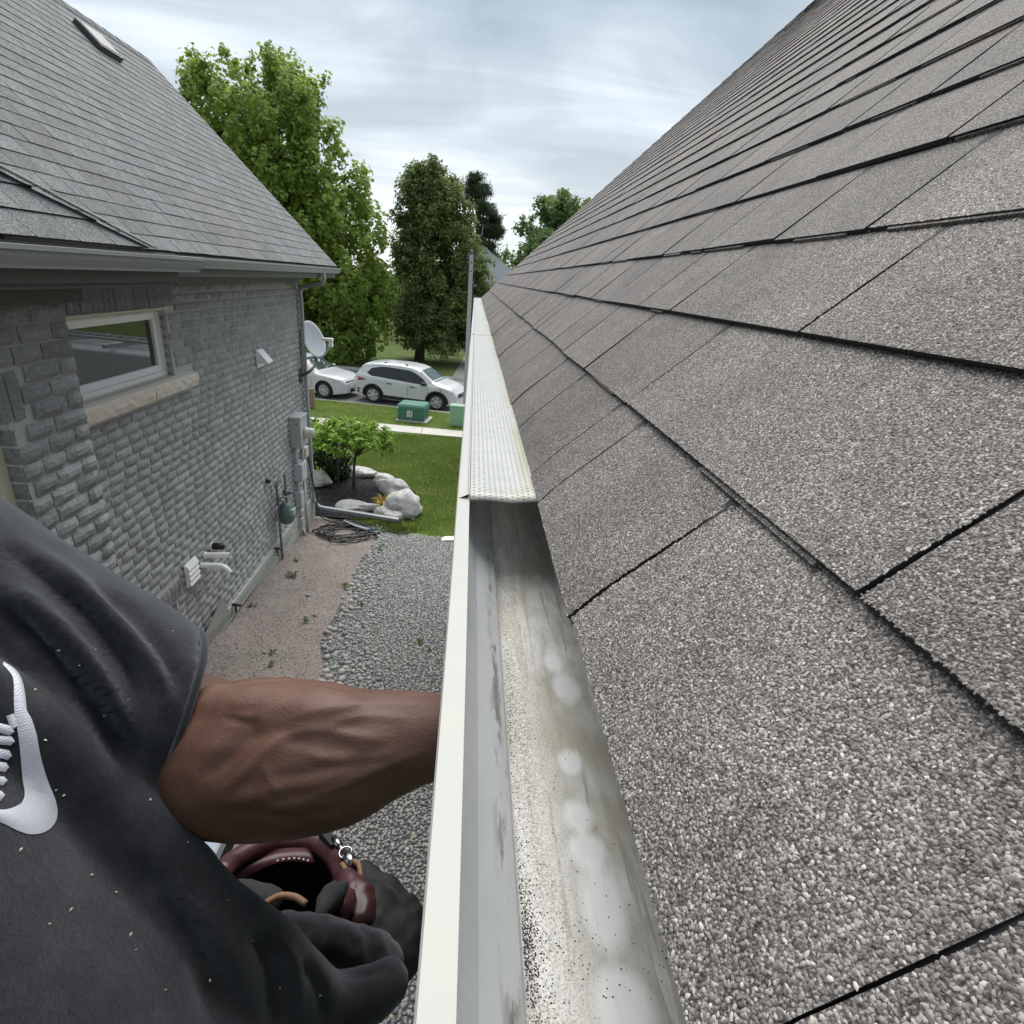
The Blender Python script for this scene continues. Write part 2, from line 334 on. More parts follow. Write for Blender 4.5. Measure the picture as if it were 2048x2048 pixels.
def granule_cloud(GP,GT):
    n=len(GP); iv=np.array([(0,0,1),(.95,0,.1),(.25,.9,.1),(-.8,.55,.1),(-.75,-.6,.1),(.3,-.9,.1)]); fi=np.array([(0,1,2),(0,2,3),(0,3,4),(0,4,5),(0,5,1)])
    R=NR.uniform(.00058,.00112,n); an=NR.uniform(0,2*pi,n); el=NR.uniform(.75,1.5,n)
    lv=iv[None]*(1+NR.uniform(-.28,.28,(n,6,1))); x=lv[:,:,0]*el[:,None]; y=lv[:,:,1]/el[:,None]*.95; z=lv[:,:,2]*NR.uniform(.45,1.0,n)[:,None]
    x=x+z*NR.uniform(-.5,.5,n)[:,None]; y=y+z*NR.uniform(-.5,.5,n)[:,None]
    X=(x*np.cos(an)[:,None]-y*np.sin(an)[:,None])*R[:,None]; Y=(x*np.sin(an)[:,None]+y*np.cos(an)[:,None])*R[:,None]; Z=z*R[:,None]
    V=GP[:,None,:]+X[:,:,None]*RSL+Y[:,:,None]*np.array([0,1.,0])+Z[:,:,None]*RNM
    F=(fi[None]+(np.arange(n)*6)[:,None,None]).reshape(-1,3)
    me=bpy.data.meshes.new('granules'); base=np.array([.2,.4,-.2]); Vf=(V.reshape(-1,3)-base).astype(np.float32)
    me.vertices.add(len(Vf)); me.vertices.foreach_set('co',Vf.ravel()); me.loops.add(F.size); me.loops.foreach_set('vertex_index',F.astype(np.int32).ravel()); me.polygons.add(len(F)); me.polygons.foreach_set('loop_start',np.arange(0,F.size,3,dtype=np.int32)); me.polygons.foreach_set('loop_total',np.full(len(F),3,np.int32))
    a_=me.attributes.new('tone','FLOAT','POINT'); a_.data.foreach_set('value',np.repeat(GT,6).astype(np.float32)); me.update(calc_edges=True)
    m,t,bs=newmat('loose_mineral_granules'); at_=attr(t,'tone'); p=pos(t); c=ramp_(t,at_.outputs['Fac'],[(0.0,(.070,.063,.060)),(0.30,(.165,.149,.140)),(0.58,(.290,.264,.244)),(0.80,(.44,.402,.358)),(1.0,(.66,.605,.515))])
    c=mixc(t,1.0,c,ramp_(t,noise(t,p,14.0,3,.6),[(0.3,(.84,.83,.83)),(0.7,(1.12,1.11,1.10))]),'MULTIPLY'); pn=noise(t,p,7.0,3,.5); c=mixc(t,ramp_(t,pn,[(0.56,(0,0,0)),(0.7,(.4,)*3)]),c,(.97,.80,.77),'MULTIPLY')
    t.links.new(c,bs.inputs['Base Color']); bs.inputs['Roughness'].default_value=.6; bs.inputs['Specular IOR Level'].default_value=.4; me.materials.append(m)
    o=link('granules',me,roof,Vector(base)-wloc(roof)); o['kind']='stuff'; print('granules',n)
granule_cloud(GP,GT)
# loose-ply sheet that closes the slots from below, one dark felt layer
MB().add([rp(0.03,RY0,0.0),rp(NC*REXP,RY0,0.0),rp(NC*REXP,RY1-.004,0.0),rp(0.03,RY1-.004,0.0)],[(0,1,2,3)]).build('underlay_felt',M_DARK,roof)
MB().add([rp(NC*REXP-.13,RY0,.016),rp(NC*REXP+.01,RY0,.022),rp(NC*REXP+.01,RY1,.022),rp(NC*REXP-.13,RY1,.016)],[(0,1,2,3)]).build('ridge_cap',M_SHR,roof)

# ---- gutter
m,t,bs = newmat('stained_gutter_pan'); p = pos(t)
ps = scaled(t,p,(1.0,0.35,1.0))
nz1 = noise(t,ps,38,6,0.62); nz2 = noise(t,ps,130,5,0.65); nz3 = noise(t,p,11,4,.6,.6)
c = ramp_(t,nz1,[(0.26,(0.29,0.275,0.24)),(0.42,(0.43,0.418,0.385)),(0.60,(0.55,0.54,0.51))])
c = mixc(t, ramp_(t,nz3,[(0.48,(0,0,0)),(0.66,(0.75,)*3)]), c, (0.30,0.27,0.195))
st1 = noise(t,scaled(t,p,(1,.055,1)),150,5,.6)
c = mixc(t, ramp_(t,st1,[(0.54,(0,0,0)),(0.63,(.8,)*3)]), c, (0.27,0.245,0.19))
c = mixc(t, ramp_(t,noise(t,scaled(t,p,(1,.10,1)),110,5,.6),[(0.58,(0,0,0)),(0.66,(.7,)*3)]), c, (0.62,0.61,0.59))
c = mixc(t, ramp_(t,nz2,[(0.35,(0.5,)*3),(0.6,(0,0,0))]), c, (0.30,0.285,0.26))
sx = N(t,'ShaderNodeSeparateXYZ'); t.links.new(p,sx.inputs[0])
# dirt that gathered along the fold
dd = M(t,'ABSOLUTE', M(t,'SUBTRACT', sx.outputs[0], 0.043)); 
gr = M(t,'MULTIPLY', M(t,'SUBTRACT', 1.0, M(t,'DIVIDE', dd, 0.016), clamp=True), ramp_(t,noise(t,scaled(t,p,(1,.12,1)),60,5,.6),[(0.4,(0,0,0)),(0.62,(1,1,1))]))
c = mixc(t, M(t,'MULTIPLY', gr, 0.8), c, (0.10,0.092,0.075))
def dabs(c):
    for (px,py,rx,ry) in [(1108,1322,.0085,.015),(1135,1375,.011,.020),(1141,1522,.0085,.012),(1158,1632,.010,.012),(1176,1700,.0125,.013),(1205,1805,.0125,.024),(1246,2015,.015,.017),(1075,1155,.006,.010)]:
        P=atz(px,py,-.3128)
        a=M(t,'DIVIDE',M(t,'SUBTRACT',sx.outputs[0],float(P[0])),rx); b=M(t,'DIVIDE',M(t,'SUBTRACT',sx.outputs[1],float(P[1])),ry)
        r2=M(t,'ADD',M(t,'MULTIPLY',a,a),M(t,'MULTIPLY',b,b)); r2=M(t,'ADD',r2,M(t,'MULTIPLY',M(t,'SUBTRACT',nz1,.5),2.2))
        k=M(t,'SUBTRACT',1.35,r2,clamp=True); k=M(t,'MULTIPLY',k,.72 if py>1200 else .30)
        c=mixc(t,k,c,(0.70,0.71,0.71))
    return c
c = dabs(c)
fs = noise(t,p,900,3,.7); wz_ = M(t,'SUBTRACT',1.0,M(t,'DIVIDE',M(t,'ABSOLUTE',M(t,'SUBTRACT',sx.outputs[0],.050)),.030),clamp=True)
c = mixc(t, M(t,'MULTIPLY',wz_,ramp_(t,fs,[(0.50,(0,0,0)),(0.56,(.8,)*3)])), c, (0.70,0.68,0.63))
c = mixc(t, M(t,'MULTIPLY',wz_,ramp_(t,noise(t,p,700,3,.7),[(0.40,(.75,)*3),(0.46,(0,0,0))])), c, (0.12,0.105,0.09))
t.links.new(c,bs.inputs['Base Color']); bs.inputs['Roughness'].default_value=.5; bump(t,bs,nz2,.25,.0006)
M_PAN = m
m,t,bs = newmat('gutter_inner_wall'); p = pos(t)
nz1 = noise(t,scaled(t,p,(1,.6,1)),22,5,.6); sx=N(t,'ShaderNodeSeparateXYZ'); t.links.new(p,sx.inputs[0])
g = M(t,'MULTIPLY', M(t,'SUBTRACT', 1.0, M(t,'DIVIDE', M(t,'ABSOLUTE',M(t,'SUBTRACT', sx.outputs[0], .031)), .007), clamp=True), ramp_(t,noise(t,scaled(t,p,(1,.22,1)),75,7,.72),[(0.50,(0,0,0)),(0.57,(1,1,1))]))
c = ramp_(t,nz1,[(0.3,(0.37,0.38,0.385)),(0.6,(0.43,0.438,0.44))])
c = mixc(t, M(t,'MULTIPLY',g,.85), c, (0.10,0.092,0.075))
t.links.new(c,bs.inputs['Base Color']); bs.inputs['Roughness'].default_value=.4; M_GIN=m
inner=[(.0045,-.2265),(.0045,-.2385),(.0030,-.2395),(.0045,-.262),(.0150,-.283),(.0300,-.297),(.0362,-.303),(.0378,-.3065),(.0385,-.3125),(.118,-.3140),(.118,-.222)]
outer=[(.1195,-.222),(.1195,-.3155),(.0365,-.3155),(.0358,-.308),(.0345,-.3045),(.0285,-.2985),(.0132,-.2845),(.0028,-.264),(.0015,-.2485),(-.0095,-.2465),(-.0095,-.2280),(-.0085,-.2265)]
prof=inner+outer; n=len(prof); GY=np.concatenate([np.linspace(RY0,1.0,30),np.linspace(1.08,7.87,60)])
V=[];F=[];mi=[]
for y in GY:
    wob=.0012*mnoise.noise((0,y*1.7,3.1)); wz=.0008*mnoise.noise((5,y*2.3,1.1))
    for (x,z) in prof: V.append((x+wob*(1 if x<.05 else .0),y,z+wz))
for i in range(len(GY)-1):
    for k in range(n):
        F.append((i*n+k,(i+1)*n+k,(i+1)*n+(k+1)%n,i*n+(k+1)%n))
        mi.append(2 if k in (8,) else (1 if 1<=k<=7 else (2 if k in (9,) else 0)))
F.append(tuple(range(n))); mi.append(0); F.append(tuple((len(GY)-1)*n+k for k in range(n-1,-1,-1))); mi.append(0)
gut=mesh('gutter',V,F,[M_WALU,M_GIN,M_PAN],house); gut.data.polygons.foreach_set('material_index',mi)
MB().box((-.004,7.862,-.3155),(.1185,7.872,-.228)).build('end_cap',M_WALU,gut)
# perforated guard sheets
m,t,bs = newmat('perforated_guard'); p=pos(t); sx=N(t,'ShaderNodeSeparateXYZ'); t.links.new(p,sx.inputs[0])
u=M(t,'DIVIDE',sx.outputs[0],.0062); cx=M(t,'FLOOR',u); v=M(t,'ADD',M(t,'DIVIDE',sx.outputs[1],.0098),M(t,'MULTIPLY',M(t,'MODULO',cx,2.0),.5))
fx=M(t,'ABSOLUTE',M(t,'SUBTRACT',M(t,'FRACT',u),.5)); fy=M(t,'ABSOLUTE',M(t,'SUBTRACT',M(t,'FRACT',v),.5))
hole=M(t,'MULTIPLY',M(t,'LESS_THAN',fx,.21),M(t,'LESS_THAN',fy,.10))
nz=noise(t,p,45,6,.62); c=ramp_(t,nz,[(0.3,(0.345,0.35,0.333)),(0.6,(0.42,0.42,0.40))])
edge=M(t,'MULTIPLY',M(t,'DIVIDE',M(t,'SUBTRACT',sx.outputs[0],.060),.018,clamp=True),ramp_(t,noise(t,scaled(t,p,(1,.3,1)),16,5,.6),[(0.3,(.25,)*3),(0.62,(1,)*3)]))
c=mixc(t,M(t,'MULTIPLY',edge,.85),c,(0.27,0.25,0.13))
e2=M(t,'SUBTRACT',1.0,M(t,'DIVIDE',M(t,'ABSOLUTE',M(t,'SUBTRACT',sx.outputs[1],.585)),.05),clamp=True)
c=mixc(t,M(t,'MULTIPLY',M(t,'MULTIPLY',e2,ramp_(t,noise(t,p,60,5,.6),[(0.42,(0,0,0)),(0.6,(1,1,1))])),.5),c,(0.33,0.26,0.13))
t.links.new(c,bs.inputs['Base Color']); bs.inputs['Roughness'].default_value=.38
tr=N(t,'ShaderNodeBsdfTransparent'); mxs=N(t,'ShaderNodeMixShader'); t.links.new(hole,mxs.inputs[0]); t.links.new(bs.outputs[0],mxs.inputs[1]); t.links.new(tr.outputs[0],mxs.inputs[2]); t.links.new(mxs.outputs[0],t.nodes['Material Output'].inputs[0])
M_GRD=m
for gi,(ya,yb) in enumerate([(.58,2.585),(2.575,4.6),(4.59,6.6),(6.59,7.86)]):
    V=[];F=[];ny=max(12,int((yb-ya)/.022)); nx=11
    for i in range(ny+1):
        y=lerp(ya,yb,i/ny)
        for k in range(nx+1):
            f_=k/nx; x=lerp(.0050,.0915,f_); sag=.0028*mnoise.noise((f_*1.3,y*3.1,gi*3.7))+.0015*mnoise.noise((f_*2.5,y*9,gi))
            z=-.2238+.0015*gi*.3+sag*sin(pi*min(1,f_*1.1))+.0035*max(0,f_-.55)/.45 - .002*max(0,f_-.85)/.15
            V.append((x,y,z))
    for i in range(ny):
        for k in range(nx): F.append((i*(nx+1)+k,i*(nx+1)+k+1,(i+1)*(nx+1)+k+1,(i+1)*(nx+1)+k))
    a=len(V)                                     # turned-down leading edge
    for k in range(nx+1): V.append((V[k][0],V[k][1]+.0005,V[k][2]-.0022))
    for k in range(nx): F.append((k,a+k,a+k+1,k+1))
    mesh('gutter_guard',V,F,M_GRD,gut,True)
cvm=simple('lip_cover_white',(0.40,0.40,0.37),.4,.04,9,dirt=((0.40,0.36,0.26),30.0,.35))
for ya,yb in ((.587,2.58),(2.59,4.6),(4.61,6.6),(6.61,7.86)):
    MB().prism([(-.0072,-.2263),(.0022,-.2263),(.0030,-.2212),(.0042,-.2212),(.0042,-.2228),(.0036,-.2228),(.0028,-.2252),(-.0072,-.2254)],1,ya,yb).build('guard_clip_strip',cvm,gut)
scw=simple('screw_head',(0.35,0.34,0.32),.4,metal=.6)
for px,py in ((949,759),(953,662),(955,700)):
    P=atz(px,py,-.2252); MB().lathe([(.0026,-.0004),(.0026,.0006),(.0016,.0011)],(P[0]*0-.0035,P[1],-.2254),n=8).build('screw',scw,gut)
# grit washed off the shingles, lying in the pan
M_GRIT=simple('loose_granules',(0.05,0.043,0.04),.9,.5,900)
ico_v=[(0,0,1),(.9,0,.2),(.2,.85,.2),(-.8,.5,.2),(-.7,-.6,.2),(.3,-.85,.2)]; ico_f=[(0,1,2),(0,2,3),(0,3,4),(0,4,5),(0,5,1)]
g=MB()
for i in range(1700):
    y=RNG.choice([RNG.uniform(.02,.62),RNG.gauss(.36,.06),RNG.gauss(.19,.022),RNG.gauss(.175,.012)]); q=RNG.random()
    x=.0398+abs(RNG.gauss(0,.0042)) if q<.72 else (RNG.uniform(.04,.116) if q<.79 else .0405+abs(RNG.gauss(0,.02)))
    if x>.116 or y<-.1: continue
    z=-.3126-.0015*(x-.0385)/.08; r=RNG.uniform(.00025,.00062); a=RNG.random()*6.28
    g.add([(x+r*(vx*cos(a)-vy*sin(a)),y+r*(vx*sin(a)+vy*cos(a)),z+r*.9*vz) for vx,vy,vz in ico_v],ico_f)
o=g.build('grit',M_GRIT,gut); o['kind']='stuff'
# ================================================================== the neighbouring grey painted-brick house
def paint_mat():
    m,t,bs=newmat('grey_painted_masonry'); p=pos(t)
    n1_=noise(t,p,55,6,.65); n2_=noise(t,p,3.0,4,.6); n3_=noise(t,p,240,3,.6)
    c=ramp_(t,n1_,[(0.3,(0.25,0.254,0.256)),(0.52,(0.345,0.350,0.352)),(0.72,(0.445,0.45,0.451))])
    c=mixc(t,1.0,c,ramp_(t,n2_,[(0.3,(.86,)*3),(0.7,(1.12,)*3)]),'MULTIPLY')
    a=attr(t,'tone'); k=M(t,'ADD',M(t,'MULTIPLY',a.outputs['Fac'],.30),.85); cc=N(t,'ShaderNodeCombineColor')
    for i in range(3): t.links.new(k,cc.inputs[i])
    c=mixc(t,1.0,c,cc.outputs[0],'MULTIPLY')
    sp_=noise(t,p,95,2,.5); c=mixc(t,ramp_(t,sp_,[(0.74,(0,0,0)),(0.77,(.6,)*3)]),c,(0.5,0.55,0.55))
    t.links.new(c,bs.inputs['Base Color']); bs.inputs['Roughness'].default_value=.78; bs.inputs['Specular IOR Level'].default_value=.3
    bump(t,bs,M(t,'ADD',n1_,M(t,'MULTIPLY',n3_,.35)),.6,.009); return m
M_BRK=paint_mat()
M_MORT=simple('grey_painted_mortar',(0.47,0.477,0.48),.85,.18,30,.5,120,.004)
M_GTR=simple('grey_aluminium_gutter',(0.34,0.35,0.36),.38,.05,5)
M_SOF=simple('dark_grey_soffit',(0.13,0.132,0.126),.6,.06,5)
M_DSP=simple('grey_downspout',(0.33,0.34,0.36),.4,.05,4)
M_CONC=simple('parged_concrete',(0.40,0.41,0.375),.85,.14,9,.4,60,.005,dirt=((0.25,0.25,0.22),6.0,.7))
M_LIME=simple('cream_limestone',(0.66,0.60,0.52),.8,.10,22,.6,70,.006)
M_VIN=simple('white_vinyl',(0.86,0.86,0.86),.35,.02,5)
M_CREAM=simple('cream_caulk',(0.66,0.62,0.50),.6,.08,20)
m,t,bs=newmat('window_glass'); bs.inputs['Base Color'].default_value=(.010,.012,.012,1); bs.inputs['Roughness'].default_value=.015; bs.inputs['IOR'].default_value=1.95; bs.inputs['Specular IOR Level'].default_value=.5
M_GLASS=m
M_BLK=simple('black_rubber',(0.015,0.015,0.016),.55,.1,10)
WX=-3.0; NX=-2.09; BT=-.262; BB=-4.16; CH=.0895; WY1=10.56; NY1=3.21
nb=empty('brick_house',(-6.0,6.0,-4.6),'grey painted split-face brick house with grey shingle roof, gutter and downspout','house')
# --- masonry backing (mortar), with openings cut out
def wall_rects(x,y0,y1,z0,z1,holes):
    ys=sorted({y0,y1}|{h for q in holes for h in q[:2]}); zs=sorted({z0,z1}|{h for q in holes for h in q[2:]})
    mb=MB()
    for a,b in zip(ys[:-1],ys[1:]):
        for c_,d in zip(zs[:-1],zs[1:]):
            if b<=y0+1e-6 or a>=y1-1e-6: continue
            my,mz=(a+b)/2,(c_+d)/2
            if any(q[0]<my<q[1] and q[2]<mz<q[3] for q in holes): continue
            mb.add([(x,a,c_),(x,b,c_),(x,b,d),(x,a,d)],[(0,1,2,3)])
    return mb
WIN=(4.50,6.02,-1.13,-.475); BWIN=(4.30,5.36,-3.98,-3.40); NWIN=(1.0,2.68,-3.0,-.775)
wm=wall_rects(WX-.019,NY1-.3,WY1-.012,-4.75,-.10,[WIN,BWIN])
wm.add([(WX-.012,WY1-.012,-4.75),(-9.0,WY1-.012,-4.75),(-9.0,WY1-.012,0.2),(-5.2,WY1-.012,2.55),(WX-.2,WY1-.012,.35),(WX-.012,WY1-.012,-.1)],[(0,1,2,3,4,5)])
for (y0,y1,z0,z1) in (WIN,BWIN):       # reveals behind the bricks
    for a,b in (((y0,z0),(y1,z0)),((y1,z0),(y1,z1)),((y1,z1),(y0,z1)),((y0,z1),(y0,z0))):
        wm.add([(WX-.012,a[0],a[1]),(WX-.012,b[0],b[1]),(WX-.16,b[0],b[1]),(WX-.16,a[0],a[1])],[(0,1,2,3)])
wall=wm.build('wall',M_MORT,nb)
nm=wall_rects(NX-.019,.4,NY1-.012,-4.75,-.12,[NWIN])
nm.add([(NX-.012,NY1-.012,-4.75),(WX-.02,NY1-.012,-4.75),(WX-.02,NY1-.012,-.12),(NX-.012,NY1-.012,-.12)],[(0,1,2,3)])
nwall=nm.build('wall',M_MORT,nb)
# --- split-face brick variants (unit length along y, real height, face towards +x)
def brick_mesh(seed,L,H,D=.03,ny=4,nz=3):
    r=random.Random(seed); V=[];F=[]
    for j in range(nz+1):
        for i in range(ny+1):
            u,v_=i/ny,j/nz; e_=min(u*ny,(1-u)*ny,v_*nz,(1-v_)*nz)
            x=0.004 if e_>.5 else -.010
            if (i in (0,ny)) and (j in (0,nz)): x=-.0145
            x+=r.uniform(-.0035,.0035); yy=(u-.5)*L+(r.uniform(-.0028,.0028)); zz=(v_-.5)*H+r.uniform(-.0016,.0016)
            V.append((x,yy,zz))
    for j in range(nz):
        for i in range(ny): a=j*(ny+1)+i; F.append((a,a+1,a+ny+2,a+ny+1))
    ring=[i for i in range(ny)]+[ny+(ny+1)*j for j in range(nz)]+[nz*(ny+1)+ny-i for i in range(ny)]+[(nz-j)*(ny+1) for j in range(nz)]
    k=len(V)
    for i in ring: V.append((-D,V[i][1],V[i][2]))
    n=len(ring)
    for q in range(n): F.append((ring[q],k+q,k+(q+1)%n,ring[(q+1)%n]))
    return V,F
LENS=[.125,.165,.195,.225,.25]
BV={}
for li,L in enumerate(LENS):
    for s in range(5):
        V,F=brick_mesh(li*10+s,L-.011,CH-.0125); me=bpy.data.meshes.new('brick'); me.from_pydata(V,[],F); me.materials.append(M_BRK); me.update()
        a_=me.attributes.new('tone','FLOAT','POINT'); a_.data.foreach_set('value',np.full(len(V),(s*.25),np.float32)); BV[(li,s)]=(me,np.array(V),F,s*.25)
bricks=[]     # (x,y,z,variant,rot,wall)
def lay(x,y0,y1,holes,wl,wallflag):
    z=BT-CH/2; row=0
    while z>BB-.03:
        y=y1-(RNG.choice([0,.06,.1]) if row%2 else 0)
        if row%2: pass
        first=True
        y=y1
        while y>y0+.05:
            li=RNG.choice([1,2,2,3,3,4]) if not (first and row%2) else 0
            first=False; L=LENS[li]
            bl=y-L; mid=(y+bl)/2
            hit=[q for q in holes if q[0]+.004<y and q[1]-.004>bl and q[2]-.02<z<q[3]+.02]
            if hit:
                q=hit[0]
                if y-q[1]>.085:         # closer brick up to the jamb
                    Lc=y-q[1]; li=min(range(5),key=lambda i_:abs(LENS[i_]-Lc)); bricks.append((x,(y+q[1])/2,z,li,RNG.randrange(5),Lc/LENS[li],wallflag)); 
                y=min(y-.001,q[0]); first=True if row%2 else False
                continue
            bricks.append((x,mid,z,li,RNG.randrange(5),1.0,wallflag)); y=bl
        z-=CH; row+=1
SOLD=(4.55,6.22,-.475,-.255); BSOLD=(4.2,5.52,-3.40,-3.19); SILL=(4.40,6.39,-1.29,-1.125)
NSOLD=(1.0,2.79,-.775,-.54)
lay(WX,3.5,WY1,[WIN,SOLD,BWIN,BSOLD,SILL],wall,0)
lay(NX,1.2,NY1,[NWIN,NSOLD],nwall,1)
def bkey(b):
    px,py,d=proj((b[0],b[1],b[2])); return 0 if (px<-40 or py>2150 or py<0 or d<0) else 1/(d*d)
bricks.sort(key=lambda b:-bkey(b))
restb={0:MB(),1:MB()}
for i,(x,y,z,li,s,sc_,wf) in enumerate(bricks):
    me,V,F,tn=BV[(li,s)]; par=nwall if wf else wall
    if i<300 and bkey((x,y,z))>0:
        o=link('brick',me,par,Vector((x,y,z))-wloc(par)); o.scale=(1,sc_,1); 
        if (i*7)%2: o.rotation_euler=(pi,0,0)
    elif y>1.9: restb[wf].add(V*np.array([1,sc_,1])+np.array([x,y,z]),F,(tn+RNG.random())/2)
for wf in (0,1):
    if restb[wf].V: o=mesh('brick',restb[wf].V,restb[wf].F,M_BRK,nwall if wf else wall,attrs={'tone':restb[wf].A}); o['kind']='stuff'
# soldier courses above the openings
V,F=brick_mesh(77,CH*.84-.008,.20,.03,2,4); sold=bpy.data.meshes.new('soldier_brick'); sold.from_pydata(V,[],F); sold.materials.append(M_BRK); sold.attributes.new('tone','FLOAT','POINT'); sold.update()
V,F=brick_mesh(79,CH*.84-.008,.20,.03,2,4); sold2=bpy.data.meshes.new('soldier_brick'); sold2.from_pydata(V,[],F); sold2.materials.append(M_BRK); sold2.attributes.new('tone','FLOAT','POINT'); sold2.update()
for (y0,y1,z0,z1),par,x in ((SOLD,wall,WX),(BSOLD,wall,WX),(NSOLD,nwall,NX)):
    n=int((y1-y0)/(CH*.84))
    for i in range(n):
        y=y1-(i+.5)*(y1-y0)/n
        if y<1.9: continue
        o=link('soldier_brick',RNG.choice((sold,sold2)),par,Vector((x+RNG.uniform(-.003,.003),y,(z0+z1)/2))-wloc(par)); o.scale=(1,1,(z1-z0-.012)/.20*RNG.uniform(.98,1.0))
# jamb returns of the openings: brick ends
def jamb(x,y,z0,z1,par):
    z=BT-CH/2
    while z>z0:
        if z<z1-.02: 
            V,F=brick_mesh(int(abs(z)*1000),.09,CH-.0125,.012,2,2)
            V=np.array(V); V=np.stack([x-.055-V[:,1],y+.0-.012-V[:,0]*-1*0+(-V[:,0])*1.0*-1*0-V[:,0]*0-.0,V[:,2]+z],1); V[:,1]=y-.012-np.array([q[0] for q in brick_mesh(int(abs(z)*1000),.09,CH-.0125,.012,2,2)[0]])*1.0-.006
            mesh('jamb_brick',V,F,M_BRK,par,attrs={'tone':[.1]*len(V)})
        z-=CH
jamb(WX,WIN[1]+.012,WIN[2],WIN[3],wall); jamb(WX,BWIN[1]+.012,BWIN[2],BWIN[3],wall); jamb(NX,NWIN[1]+.012,-2.0,NWIN[3],nwall)
# --- upper window
wd=empty('window',(0,0,0)); wd.parent=nb; wd.location=Vector((WX-.06,5.3,-1.13))-wloc(nb)
y0,y1,z0,z1=WIN; FX=WX-.085
def ring(mb,x0,x1,y0,y1,z0,z1,w_):
    mb.box((x0,y0,z0),(x1,y1,z0+w_)); mb.box((x0,y0,z1-w_),(x1,y1,z1)); mb.box((x0,y0,z0+w_),(x1,y0+w_,z1-w_)); mb.box((x0,y1-w_,z0+w_),(x1,y1,z1-w_)); return mb
ring(MB(),FX-.07,FX+.012,y0,y1-.004,z0+.003,z1-.003,.045).build('window_frame',M_VIN,wd,bevel=.003)
ring(MB(),FX-.05,FX+.002,y0+.047,y1-.051,z0+.050,z1-.05,.062).build('sash',M_VIN,wd,bevel=.006)
MB().box((FX-.035,y0+.105,z0+.108),(FX-.028,y1-.109,z1-.108)).build('pane',M_GLASS,wd)
MB().box((FX-.10,y0+.05,z0+.05),(FX-.09,y1-.05,z1-.05)).build('dark_room_backing',simple('dark_interior',(.012,.012,.012),.9),wd)  # near-black sheet added to stand in for the unlit room behind
MB().prism([(WX-.07,-.476),(WX+.010,-.476),(WX+.010,-.490),(WX-.005,-.494),(WX-.07,-.520)],1,y0-.05,y1+.02).build('head_trim',M_CREAM,wd)
ring(MB(),FX-.01,FX+.022,y0-.002,y1+.003,z0+.001,z1-.001,.010).build('caulk_bead',M_CREAM,wd)
def stone(name,y0_,y1_,par):
    mb=MB(); n=16; V=[];F=[]
    for i in range(n+1):
        y=lerp(y0_,y1_,i/n); j=lambda a:RNG.uniform(-a,a)
        V+=[(WX-.10,y,-1.125),(WX+.052+j(.002),y,-1.148+j(.001)),(WX+.060+j(.006),y,-1.176+j(.005)),(WX+.064+j(.007),y,-1.225+j(.006)),(WX+.056+j(.006),y,-1.272+j(.004)),(WX+.045,y,-1.29),(WX-.10,y,-1.29)]
    for i in range(n):
        for k in range(7): F.append((i*7+k,i*7+(k+1)%7,(i+1)*7+(k+1)%7,(i+1)*7+k))
    F.append(tuple(range(7))); F.append(tuple(n*7+k for k in range(6,-1,-1)))
    return mb.add(V,F).build(name,M_LIME,par)
stone('stone_sill',4.40,5.505,wd); stone('stone_sill',5.512,6.385,wd)
# --- basement window and the second upper window of the projecting part
bw=empty('basement_window',(0,0,0)); bw.parent=nb; bw.location=Vector((WX-.06,4.8,-3.98))-wloc(nb)
ring(MB(),WX-.12,WX-.07,BWIN[0],BWIN[1],BWIN[2],BWIN[3],.05).build('window_frame',M_VIN,bw,bevel=.003)
MB().box((WX-.11,BWIN[0]+.05,BWIN[2]+.05),(WX-.10,BWIN[1]-.05,BWIN[3]-.05)).build('pane',M_GLASS,bw)
MB().box((WX-.10,BWIN[0]-.03,-4.06),(WX+.05,BWIN[1]+.06,-3.985)).build('stone_sill',M_LIME,bw,bevel=.006)
sw=empty('window',(0,0,0)); sw.parent=nb; sw.location=Vector((NX-.06,1.8,-3.0))-wloc(nb)
ring(MB(),NX-.13,NX-.075,NWIN[0],NWIN[1],NWIN[2],NWIN[3],.075).build('window_frame',M_CREAM,sw,bevel=.004)
MB().box((NX-.12,NWIN[0]+.07,NWIN[2]+.07),(NX-.11,NWIN[1]-.07,NWIN[3]-.07)).build('pane',M_GLASS,sw)
# --- foundation
fd=MB()
fd.prism([(WX-.06,-4.9),(WX+.030,-4.9),(WX+.026,-4.175),(WX+.0,-4.158),(WX-.06,-4.158)],1,NY1,WY1+.02)
fd.build('foundation',M_CONC,nb)
MB().prism([(NX-.06,-4.9),(NX+.030,-4.9),(NX+.026,-4.175),(NX,-4.158),(NX-.06,-4.158)],1,.4,NY1+.02).build('foundation',M_CONC,nb)
